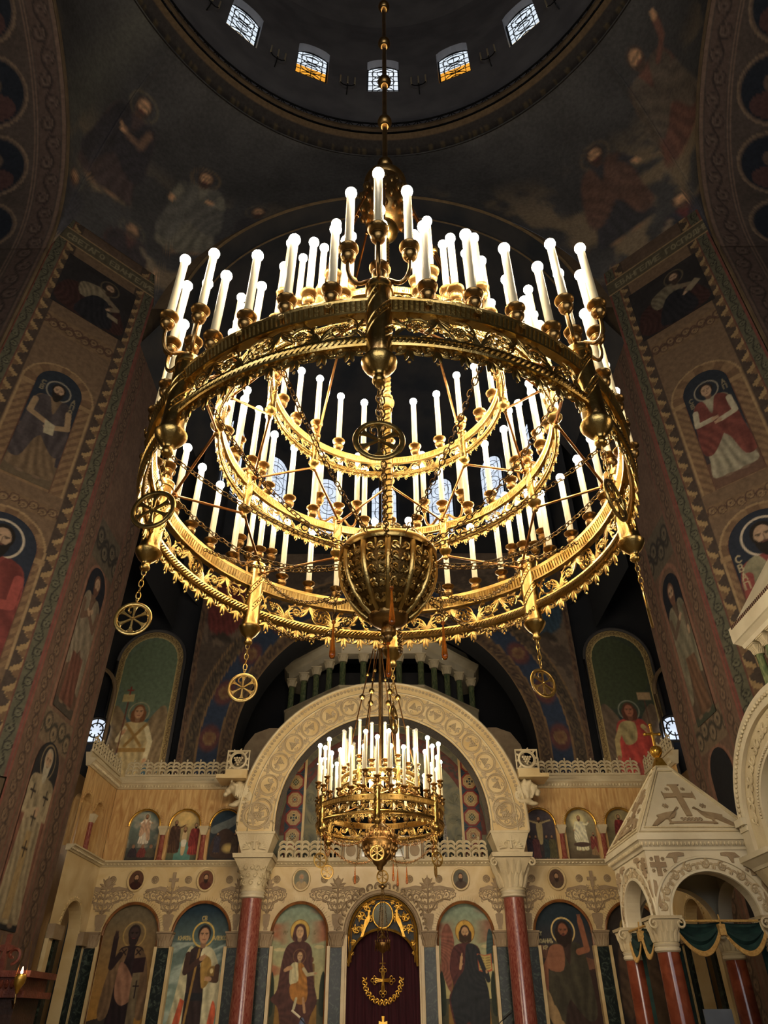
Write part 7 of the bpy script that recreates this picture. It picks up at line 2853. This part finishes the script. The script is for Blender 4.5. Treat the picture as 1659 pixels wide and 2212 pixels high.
for i in range(5):
    t = i / 4
    cols.append((-3.15 + 1.87 * t, 2.05 * (1 - t)))
    cols.append((3.05 - 1.83 * t, 2.05 * (1 - t)))
cols += [(-.62, 0), (.52, 0)]
for x, y in cols:
    mb = MB()
    mb.lathe([(.14, 10.1), (.14, 10.16), (.105, 10.2), (.098, 10.93)], 14, x, y)
    mb.obj('green_column', GREENC, cib)
    link('capital', mcap2, cib, (x, y, 10.94))
for s in (-1, 1):
    mb = MB()
    mb.slab([(s * (3.05), 6.5), (s * 4.05, 6.5), (s * 4.05, 7.6), (s * 3.95, 8.0), (s * 3.7, 8.35), (s * 3.3, 8.5), (s * 3.05, 8.5)], -.9, .6)
    mb.obj('canopy_shoulder', RELIEF, cib)

# ------------------------------------------------------------------ pyramid-roofed marble canopy (bishop's seat)
BX, BY, BH = 4.81, 12.45, .86
can = empty('marble_canopy', (BX, BY, .3), label='white marble canopy with a pyramid roof on terracotta red columns', cat='canopy')
Z0 = -.3
MB().box(-1.05, 1.05, -1.05, 1.05, -.3, 0).obj('step', PALE, can, smooth=False)
mcap3 = capital_mesh(.16, .21, .34, 24)
mcap3.materials.append(CARVED)
for sx in (-1, 1):
    for sy in (-1, 1):
        x, y = sx * .80, sy * .80
        mb = MB()
        mb.lathe([(.21, 0), (.21, .08), (.18, .12), (.168, .2), (.152, 2.10)], 24, x, y)
        mb.obj('column', TERRA, can)
        mb = MB()
        mb.lathe([(.155, 2.08), (.178, 2.10), (.18, 2.13), (.165, 2.145), (.178, 2.165), (.17, 2.19), (.16, 2.2)], 24, x, y)
        mb.obj('column_ring', PALE, can)
        link('capital', mcap3, can, (x, y, 2.18))
        for k in (-1, 1):
            mb = MB()
            mb.tube(spiral(0, 0, .07, .015, pi / 2, pi / 2 - k * 7.5, 20), np.linspace(.02, .012, 20), 5, nrm=(0, 1, 0))
            mb.obj('volute', CARVED, can, loc=(x + k * .19, y - .21, 2.42))


def face_xf(k):
    a = k * pi / 2
    return T(rz=a)


def add_face(k, mb, name, mat, smooth=True, kind=None, d=BH):
    m2 = MB()
    m2.merge(mb, face_xf(k) @ T(y=-d))
    return m2.obj(name, mat, can, smooth=smooth, kind=kind)


for k in range(4):
    mb = MB()
    arch_panel(mb, -BH, BH, 2.52, 3.42, 0, .64, 2.52, 0, .22, n=26, rise=.58)
    add_face(k, mb, 'arch_wall', PALE, False)
    if k in (1, 2):
        continue
    mb = MB()
    for r0, r1, w in ((.66, .60, .025), (.86, .78, .02)):
        mb.tube([(r0 * cos(t), -.012, 2.52 + r1 * sin(t)) for t in np.linspace(0, pi, 34)], w, 5)
    add_face(k, mb, 'archivolt_moulding', PALE)
    for i in range(9):
        mb = MB()
        t = pi * (i + .5) / 9
        x, z = .76 * cos(t), 2.52 + .69 * sin(t)
        sg = 1 if i % 2 else -1
        mb.tube(spiral(x, z, .075, .018, t, t + sg * 7.5, 22, -.008), np.linspace(.016, .009, 22), 4, nrm=(0, 1, 0))
        for q in range(4):
            leaf(mb, x, z, t + q * 1.57, .09, .014, -.008, sg * .7, 5)
        add_face(k, mb, 'vine_scroll', VINE)
    for i in range(8):
        mb = MB()
        t = pi * (i + 1) / 9
        x, z = .76 * cos(t), 2.52 + .69 * sin(t)
        for q in (-1, 1):
            leaf(mb, x, z, t + q * .9, .12, .018, -.008, q * .9, 5)
            leaf(mb, x, z, t + pi + q * .9, .10, .016, -.008, -q * .9, 5)
        add_face(k, mb, 'vine_leaf', VINE)
    for sx in (-1, 1):
        mb = MB()
        cx, cz, w = sx * .70, 3.20, .035
        mb.slab([(cx + a * q, cz + b) for a, b, q in ((-w, -.15, 1), (w, -.15, 1), (w, -w, 1), (.12, -w, 1), (.12, w, 1), (w, w, 1), (w, .12, 1), (-w, .12, 1), (-w, w, 1), (-.12, w, 1), (-.12, -w, 1), (-w, -w, 1))], -.02, .0)
        for a, b in ((-1, 1), (1, 1), (-1, -1), (1, -1)):
            rosette(mb, cx + a * .085, cz + b * .08, .035, -.008, 6)
        add_face(k, mb, 'cross_relief', RELIEF, False)
        mb = MB()
        mb.slab([(sx * x, z) for x, z in ((.56, 3.3), (.5, 3.36), (.36, 3.37), (.28, 3.36), (.28, 3.32), (.38, 3.31), (.42, 3.22), (.45, 3.22), (.46, 3.29))], -.018, 0)
        add_face(k, mb, 'bird_relief', RELIEF, False)
        mb = MB()
        mb.slab([(sx * x, z) for x, z in ((.82, 3.0), (.84, 2.8), (.80, 2.62), (.76, 2.66), (.77, 2.85), (.78, 2.98))], -.018, 0)
        add_face(k, mb, 'bird_relief', RELIEF, False)
pth = [(-BH, -BH, 0), (BH, -BH, 0), (BH, BH, 0), (-BH, BH, 0)]
mb = MB()
mb.sweep([(-.1, 3.40), (.02, 3.40), (.03, 3.44), (.09, 3.52), (.11, 3.53), (.11, 3.59), (-.1, 3.60)], pth, closed=True)
mb.obj('cornice', PALE, can, smooth=False)
mb = MB()
for s in np.arange(-BH - .04, BH + .05, .06):
    mb.ball((s, -BH - .065, 3.485), (.022, .02, .036), 5, 4)
    mb.ball((-BH - .065, s, 3.485), (.02, .022, .036), 5, 4)
mb.obj('egg_moulding', CARVED, can, kind='stuff')
RB0, RB1, RZ0, RZ1 = .93, .10, 3.60, 4.86
mb = MB()
mb.frustum(.95, .95, 3.59, 3.63)
mb.frustum(RB0, RB1, 3.63, RZ1)
roof = mb.obj('pyramid_roof', PALE, can, smooth=False)
TILT = atan2(RB0 - RB1, RZ1 - 3.63)


def roof_face(k, mb, name, mat, smooth=True):
    m2 = MB()
    m2.merge(mb, face_xf(k) @ T(y=-RB0, z=3.63) @ T(rx=-TILT))
    return m2.obj(name, mat, roof, smooth=smooth)


SL = hypot(RB0 - RB1, RZ1 - 3.63)
for k in (0, 3):
    mb = MB()
    ed = [(-.80, .10), (.80, .10), (.13, SL - .12), (-.13, SL - .12)]
    mb.tube([(x, -.012, z) for x, z in ed], .018, 5, closed=True, nrm=(0, 1, 0))
    ed2 = [(-.90, .02), (.90, .02), (.10, SL), (-.10, SL)]
    mb.tube([(x, -.008, z) for x, z in ed2], .02, 5, closed=True, nrm=(0, 1, 0))
    for (x0, z0), (x1, z1) in zip(ed, ed[1:] + ed[:1]):
        for t in np.arange(0.02, 1, .05):
            mb.ball((x0 + (x1 - x0) * t, -.018, z0 + (z1 - z0) * t), .015, 5, 3)
    roof_face(k, mb, 'roof_border', CARVED)
    mb = MB()
    mb.slab([(-.045, .33), (.045, .33), (.05, .74), (.23, .73), (.25, .69), (.25, .87), (.23, .82), (.05, .82), (.06, 1.0), (.10, 1.02), (-.10, 1.02), (-.06, 1.0), (-.05, .82), (-.23, .82), (-.25, .87), (-.25, .69), (-.23, .73), (-.05, .74)], -.03, .01)
    roof_face(k, mb, 'cross_relief', RELIEF, False)
    for sx in (-1, 1):
        mb = MB()
        mb.slab([(sx * x, z) for x, z in ((.14, .52), (.11, .50), (.16, .47), (.22, .42), (.34, .40), (.46, .36), (.52, .34), (.50, .30), (.60, .20), (.66, .13), (.60, .12), (.46, .22), (.40, .27), (.36, .27), (.35, .20), (.38, .17), (.31, .17), (.33, .21), (.32, .27), (.25, .30), (.20, .38), (.17, .46))], -.028, .01)
        roof_face(k, mb, 'peacock_relief', RELIEF, False)
        mb = MB()
        rosette(mb, sx * .30, .55, .06, -.01, 6)
        roof_face(k, mb, 'rosette_relief', RELIEF)
        mb = MB()
        rosette(mb, sx * .13, .93, .045, -.01, 6)
        roof_face(k, mb, 'rosette_relief', RELIEF)
    mb = MB()
    mb.tube([(x, -.015, .18 + .02 * cos(x * 3)) for x in np.linspace(-.36, .36, 12)], .02, 5)
    for i in range(6):
        mb.tube(spiral(-.14 + i * .056, .27, .035, .01, -pi / 2, pi * 1.5, 12, -.015), .01, 4, nrm=(0, 1, 0))
    roof_face(k, mb, 'knot_relief', RELIEF)
mb = MB()
mb.frustum(.115, .05, 4.85, 5.03)
mb.lathe([(.04, 5.02), (.05, 5.04), (.03, 5.07)], 12)
mb.obj('gilt_cap', GOLD, can, smooth=False)
mb = MB()
mb.ball((0, 0, 5.15), .10, 18, 10)
for a in range(6):
    mb.tube(np.stack([.102 * np.sin(np.linspace(.3, 2.8, 12)) * cos(a + np.linspace(0, 1, 12)), .102 * np.sin(np.linspace(.3, 2.8, 12)) * sin(a + np.linspace(0, 1, 12)), 5.15 - .102 * np.cos(np.linspace(.3, 2.8, 12))], 1) if False else
            np.stack([.102 * np.sin(np.linspace(.3, 2.8, 12)) * np.cos(a + np.linspace(0, 1, 12)), .102 * np.sin(np.linspace(.3, 2.8, 12)) * np.sin(a + np.linspace(0, 1, 12)), 5.15 - .102 * np.cos(np.linspace(.3, 2.8, 12))], 1), .008, 4)
mb.obj('gilt_ball', GOLD, can)
mb = MB()
mb.tube([(0, 0, 5.22), (0, 0, 5.62)], .026, 6)
mb.tube([(-.12, 0, 5.46), (.12, 0, 5.46)], .022, 6)
for x, z in ((-.13, 5.46), (.13, 5.46), (0, 5.63)):
    mb.ball((x, 0, z), .035, 8, 5)
mb.obj('gilt_cross', GOLD, can)

# green velvet swags with gold fringe, hung from poles between the columns
def swag(mbv, mbf, p0, p1, sag, out, wid=.26):
    """festoon of cloth between two points"""
    p0, p1 = np.array(p0, float), np.array(p1, float)
    n, m = 22, 9
    t = np.linspace(0, 1, n)
    rows = []
    for j in range(m):
        q = j / (m - 1)
        s = sag * (.10 + .90 * q)
        base = p0 + (p1 - p0) * t[:, None]
        z = base[:, 2] - s * np.sin(pi * t) ** .75 - .04 * q
        bump = .035 * sin(q * 14) * np.sin(pi * t) + .03 * q
        rows.append(np.stack([base[:, 0] + out[0] * bump, base[:, 1] + out[1] * bump, z], 1))
    V = np.concatenate(rows)
    F = [(j * n + i, j * n + i + 1, (j + 1) * n + i + 1, (j + 1) * n + i) for j in range(m - 1) for i in range(n - 1)]
    mbv.add(V, F)
    last = rows[-1]
    for i in range(n - 1):
        for k in range(3):
            a = last[i] + (last[i + 1] - last[i]) * k / 3
            mbf.tube([a + np.array([0, 0, .01]), a + np.array([out[0] * .02, out[1] * .02, -.055])], .012, 4)


for (pa, pb, out) in (((-.66, -.84, 2.46), (.66, -.84, 2.46), (0, -1)), ((-.84, .66, 2.46), (-.84, -.66, 2.46), (-1, 0))):
    root = empty('velvet_swag', (BX, BY, .3), label='dark green velvet swag with gold fringe between the canopy columns, ' + ('front side' if out[1] else 'side towards the icon screen'), cat='drapery', group='green swags of the canopy')
    pa, pb = np.array(pa), np.array(pb)
    mid = (pa + pb) / 2
    for a, b_ in ((pa, mid), (mid, pb)):
        mv, mf = MB(), MB()
        swag(mv, mf, a, b_, .34, out)
        c = mv.obj('cloth', GVELVET, root)
        mf.obj('fringe', FRINGE, c, kind='stuff')
    mb = MB()
    o = np.array([out[0], out[1], 0]) * .05
    mb.tube([pa + o + (pb - pa) * .08, pb + o - (pb - pa) * .08], .018, 6)
    mb.obj('gilt_pole', FRINGE, root)
    mb = MB()
    mb.tube([mid + o + np.array([0, 0, .08]), mid + o * 1.3 + np.array([0, 0, -.05])], .012, 5)
    mb.frustum(.03, .05, -.2, -.05) if False else mb.box(mid[0] + o[0] - .045, mid[0] + o[0] + .045, mid[1] + o[1] - .045, mid[1] + o[1] + .045, 2.28, 2.42)
    mb.obj('tassel', FRINGE, root, smooth=False)
    # tails falling beside the columns
    for p in (pa, pb):
        mb = MB()
        u = (pb - pa) / np.linalg.norm(pb - pa)
        n = 8
        V, F = [], []
        for i in range(n):
            for j in range(7):
                z = 2.42 - 2.3 * i / (n - 1)
                w = (j / 6 - .5) * .2
                d = .03 * sin(j * 2.2)
                V.append(tuple(np.array([p[0], p[1], 0]) - np.array([out[0], out[1], 0]) * (.12 + d) + u * w + np.array([0, 0, z])))
        F = [(i * 7 + j, i * 7 + j + 1, (i + 1) * 7 + j + 1, (i + 1) * 7 + j) for i in range(n - 1) for j in range(6)]
        mb.add(V, F)
        mb.obj('tail', GVELVET, root)
# the seat inside
seat = empty('bishop_throne', (BX + .25, BY + .15, .3), label='dark carved chair standing in the shade of the marble canopy', cat='chair')
MB().box(-.35, .35, .22, .30, 0, 1.15).obj('backrest', WOOD, seat, smooth=False)
MB().box(-.35, .35, -.3, .3, .5, .62).obj('seat', VELVET, seat, smooth=False)
for sx in (-1, 1):
    MB().box(sx * .36 - .04, sx * .36 + .04, -.32, .3, 0, .95).obj('side_panel', WOOD, seat, smooth=False)
MB().box(5.0, 5.45, 13.48, 13.50, .5, 1.75).obj('notice_board', stone('pale_board', (150, 154, 156), (164, 168, 170), 2, .6, 0), smooth=False, label='pale grey board seen between the canopy columns', cat='board')

# ------------------------------------------------------------------ taller throne canopy at the right edge
TX = 5.5
thr = empty('throne_canopy', (TX, 9.5, 0), label='tall carved marble throne canopy cut off by the right edge of the picture', cat='canopy')
# geometry in (Y, z), built on the X = 0 local plane, the face looks towards -X


def yz(mb):
    """map x->local Y (towards the camera is -Y), y(depth)->X, keep z"""
    v = np.concatenate(mb.v)
    mb.v = [np.stack([v[:, 1], -v[:, 0], v[:, 2]], 1)]
    mb.f = [q[::-1] for q in mb.f]
    return mb


AZ = 3.95
ny, nz_ = (1.95, 1.50), (1.62, 1.2)


def ring_band(r0, h0, r1, h1, y0, y1, name, mat, n=50):
    a = np.linspace(0, pi, n)
    pi_ = [(r0 * cos(t), AZ + h0 * sin(t)) for t in a]
    po = [(r1 * cos(t), AZ + h1 * sin(t)) for t in a]
    pi_ = [(r0, 3.55)] + pi_ + [(-r0, 3.55)]
    po = [(r1, 3.55)] + po + [(-r1, 3.55)]
    V, F = [], []
    for (xi, zi), (xo, zo) in zip(pi_, po):
        V += [(xi, y0, zi), (xo, y0, zo), (xo, y1, zo), (xi, y1, zi)]
    for i in range(len(pi_) - 1):
        a_, b_ = 4 * i, 4 * (i + 1)
        for j in range(4):
            F.append((a_ + j, a_ + (j + 1) % 4, b_ + (j + 1) % 4, b_ + j))
    mb = MB().add(V, F)
    return yz(mb).obj(name, mat, thr, smooth=True, angle=25)


ring_band(1.70, 1.28, 1.95, 1.52, -.06, .6, 'outer_archivolt', PALE)
ring_band(1.30, .92, 1.72, 1.30, .0, .6, 'inner_archivolt', CARVED)
ring_band(1.18, .82, 1.31, .93, -.03, .6, 'arch_lip', PALE)
mb = MB()
for i in range(64):
    t = pi * (i + .5) / 64
    mb.ball((1.83 * cos(t), -.075, AZ + 1.40 * sin(t)), (.032, .03, .032), 5, 4)
    mb.ball((1.245 * cos(t), -.045, AZ + .875 * sin(t)), (.02, .02, .02), 5, 3)
yz(mb).obj('bead_moulding', CARVED, thr, kind='stuff')
mb = MB()
for i in range(26):
    t = pi * (i + .5) / 26
    x, z = 1.51 * cos(t), AZ + 1.11 * sin(t)
    sg = 1 if i % 2 else -1
    mb.tube(spiral(x, z, .085, .02, t, t + sg * 6, 16, -.012), np.linspace(.022, .012, 16), 5, nrm=(0, 1, 0))
    for q in (-1, 1):
        leaf(mb, x, z, t + q * 1.3, .16, .025, -.012, q * .8, 5)
yz(mb).obj('leaf_archivolt', CARVED, thr)
# pierced lattice filling the arch
MB().box(.42, .46, -1.35, 1.35, 3.3, 5.0).obj('lattice_ground', RELIEF, thr, smooth=False)
cnt = 0
for iy in range(11):
    for iz in range(8):
        y, z = -1.1 + iy * .22, 3.45 + iz * .21
        if (y / 1.2) ** 2 + (max(0, z - AZ) / .86) ** 2 > 1:
            continue
        mb = MB()
        mb.tube(arcp(0, 0, .085, 0, 2 * pi, 13)[:-1], .016, 5, closed=True, nrm=(0, 1, 0))
        for q in range(4):
            leaf(mb, 0, 0, q * pi / 2 + .4, .10, .018, -.005, .8, 5)
            leaf(mb, .10 * cos(q * pi / 2), .10 * sin(q * pi / 2), q * pi / 2 + pi * .75, .09, .014, -.005, .9, 5)
        if cnt == 0:
            lat = yz(mb).mesh('lattice_knot')
            lat.materials.append(CARVED)
        cnt += 1
        link('lattice_knot', lat, thr, (.40, y, z))
for y in (-.62, .62):
    MB().box(.38, .42, y - .04, y + .04, 3.3, 4.8).obj('lattice_bar', PALE, thr, smooth=False)
# body, impost cornice and corbel
MB().box(.55, 1.7, -1.9, 1.9, 0, 5.3).obj('body', RELIEF, thr, smooth=False)
mb = MB()
mb.sweep([(-.3, 3.38), (.03, 3.38), (.05, 3.42), (.13, 3.50), (.15, 3.51), (.15, 3.58), (-.3, 3.58)], [(.6, 1.95, 0), (0, 1.95, 0), (0, 1.15, 0)])
mb.obj('impost_cornice', PALE, thr, smooth=False)
mb = MB()
mb.frustum((.12, .28), (.30, .42), 2.95, 3.38, .28, 1.55)
mb.obj('impost_capital', CARVED, thr, smooth=False)
mb = MB()
mb.lathe([(.2, 0), (.19, .2), (.16, 2.95)], 20, .28, 1.55)
mb.obj('column', TERRA, thr)
mb = MB()
mb.box(-.12, .3, 1.7, 1.98, 3.98, 4.08)
mb.box(-.08, .3, 1.72, 1.95, 3.90, 3.98)
mb.obj('end_cornice', PALE, thr, smooth=False)
# lantern with green columns and a sloping roof
MB().box(.12, 1.6, -1.9, .42, 5.28, 5.52).obj('lantern_plinth', PALE, thr, smooth=False)
mcap4 = capital_mesh(.065, .10, .16, 16)
mcap4.materials.append(CARVED)
for k in range(7):
    for x in (.2, .5):
        y = .30 - k * .32 - (0 if x < .3 else .16)
        mb = MB()
        mb.lathe([(.075, 5.52), (.062, 5.55), (.056, 6.08)], 14, x, y)
        mb.obj('green_column', GREENC, thr)
        link('capital', mcap4, thr, (x, y, 6.08))
MB().box(.75, 1.5, -1.9, .3, 5.5, 6.25).obj('lantern_core', DARKW, thr, smooth=False)
mb = MB()
mb.sweep([(-.3, 6.24), (.02, 6.24), (.04, 6.30), (.10, 6.36), (.12, 6.37), (.12, 6.62), (-.3, 6.62)], [(1.5, .42, 0), (.1, .42, 0), (.1, -1.9, 0)])
mb.obj('lantern_cornice', PALE, thr, smooth=False)
mb = MB()
mb.add([(.02, .5, 6.62), (.02, -1.95, 6.62), (1.6, -1.95, 6.62), (1.6, .5, 6.62), (.8, -.7, 7.9)], [(0, 4, 1), (1, 4, 2), (2, 4, 3), (3, 4, 0), (0, 1, 2, 3)])
mb.obj('roof', PALE, thr, smooth=False)
mb = MB()
for y in np.arange(-1.9, .45, .055):
    mb.box(-.03, .0, y, y + .03, 6.57, 6.62)
mb.obj('red_black_inlay', stone('dark_inlay', (60, 34, 28), (84, 48, 36), 10, .5, 0), thr, smooth=False, kind='stuff')

# ------------------------------------------------------------------ hanging lamp before the royal doors
lampo = empty('hanging_oil_lamp', (IC + .0, 16.6, 0), label='crown-shaped hanging oil lamp with a small cross before the royal doors', cat='lamp')
mb = MB()
mb.lathe([(.02, 2.72), (.06, 2.75), (.13, 2.80), (.15, 2.86), (.155, 2.90), (.14, 2.905), (.12, 2.85)], 24, cap=False)
for k in range(16):
    a = 2 * pi * k / 16
    mb.ball((.15 * cos(a), .15 * sin(a), 2.93), (.014, .014, .03), 5, 4)
    mb.tube([(.15 * cos(a), .15 * sin(a), 2.86), (.15 * cos(a), .15 * sin(a), 2.76)], .007, 4)
mb.lathe([(.09, 2.98), (.05, 3.02), (.03, 3.06), (.05, 3.08), (.02, 3.12)], 14)
mb.obj('crown', BRASS_D, lampo)
mb = MB()
mb.tube([(0, 0, 2.72), (0, 0, 2.42)], .012, 5)
mb.tube([(-.06, 0, 2.55), (.06, 0, 2.55)], .012, 5)
mb.obj('cross', BRASS, lampo)
mb = MB()
mb.ball((0, 0, 3.0), .02, 8, 6)
mb.obj('flame', emit('lamp_flame', (1, .6, .25), 6), lampo)
for k in range(3):
    a = 2 * pi * k / 3 + .4
    chain_mesh([(.13 * cos(a), .13 * sin(a), 2.92), (.02 * cos(a), .02 * sin(a), 3.9)], L=.05, w=.013, r=.004).obj('chain', CHAINM, lampo)
mb = MB()
mb.lathe([(.01, 3.86), (.06, 3.9), (.06, 3.93), (.02, 3.97), (.012, 4.0), (.012, 21.0)], 10)
mb.tube([(-.09, 0, 3.93), (.09, 0, 3.93)], .015, 5)
mb.obj('suspension', BRASS_D, lampo)

# ------------------------------------------------------------------ icon stand with oil lamps by the left pier
st = empty('icon_stand', (-4.55, 9.0, 0), label='dark carved wooden icon stand at the lower left corner', cat='stand')
MB().box(-.9, .62, 0, .6, 0, 1.82).obj('case', WOOD, st, smooth=False)
mb = MB()
mb.box(-.95, .72, -.08, .66, 1.82, 1.88)
mb.box(-.92, .66, -.04, .62, 1.88, 2.0)
for x in np.arange(-.88, .66, .06):
    mb.ball((x, -.05, 1.94), (.024, .03, .045), 5, 4)
mb.box(-.95, .74, -.08, .66, 2.0, 2.06)
mb.obj('carved_cornice', stone('red_brown_wood', (92, 44, 30), (118, 62, 42), 6, .45, .3, 40), st, smooth=False)
mb = MB()
for k in (-1, 1):
    mb.tube(spiral(.28 + k * .1, 2.22, .09, .02, -pi / 2, -pi / 2 + k * 6.5, 18, .2), .018, 5, nrm=(0, 1, 0))
mb.slab([(.24, 2.06), (.32, 2.06), (.30, 2.25), (.36, 2.27), (.36, 2.31), (.30, 2.32), (.30, 2.42), (.26, 2.42), (.26, 2.32), (.20, 2.31), (.20, 2.27), (.26, 2.25)], .18, .24)
mb.obj('carved_crest', MATS['red_brown_wood'], st)
for k, (x, z, lab) in enumerate(((-3.86, 1.97, 'gilt glass oil lamp with a small flame, right end of the icon stand'), (-4.2, 2.03, 'pale glass oil lamp with a small flame at the left picture edge'))):
    lo = empty('oil_lamp', (x, 8.82, z), label=lab, cat='lamp')
    mb = MB()
    mb.lathe([(.01, -.12), (.02, -.1), (.03, -.07), (.055, -.03), (.06, .02), (.052, .05), (.05, .052), (.045, .02), (.03, -.03)], 16)
    mb.obj('glass_cup', GLASS if k else GOLD, lo)
    mb = MB()
    mb.lathe([(.004, .05), (.014, .065), (.012, .085), (.002, .12)], 8)
    mb.obj('flame', FLAME, lo)
    mb = MB()
    mb.tube([(0, 0, -.12), (0, 0, -.2), (-.05, .12, -.24), (-.12, .2, -.16)], .01, 5)
    for q in (-1, 1):
        mb.tube([(q * .055, 0, .03), (q * .02, 0, .35)], .003, 4)
    mb.obj('bracket', BRASS_D, lo)

# ------------------------------------------------------------------ microphones on the solea
for (x, y, z, s, lab) in ((-1.62, 15.6, 1.72, 1, 'black microphone on a thin boom before the icon of the Virgin'), (2.18, 15.6, 1.68, -1, 'black microphone on a thin boom before the icon of Christ')):
    ms = empty('microphone_stand', (x + s * .42, y, 0), label=lab, cat='microphone')
    MB().tube([(0, 0, .9), (0, 0, 1.35)], .012, 6).obj('pole', IRON, ms)
    MB().lathe([(.15, .0), (.15, .02), (.02, .04), (.015, .9)], 16).obj('base', IRON, ms)
    MB().tube([(0, 0, 1.35), (-s * .40, 0, z - .02)], .009, 6).obj('boom', IRON, ms)
    mb = MB()
    mb.tube([(-s * .36, 0, z - .05), (-s * .52, 0, z + .06)], .02, 8)
    mb.obj('microphone', PALE if s > 0 else IRON, ms)
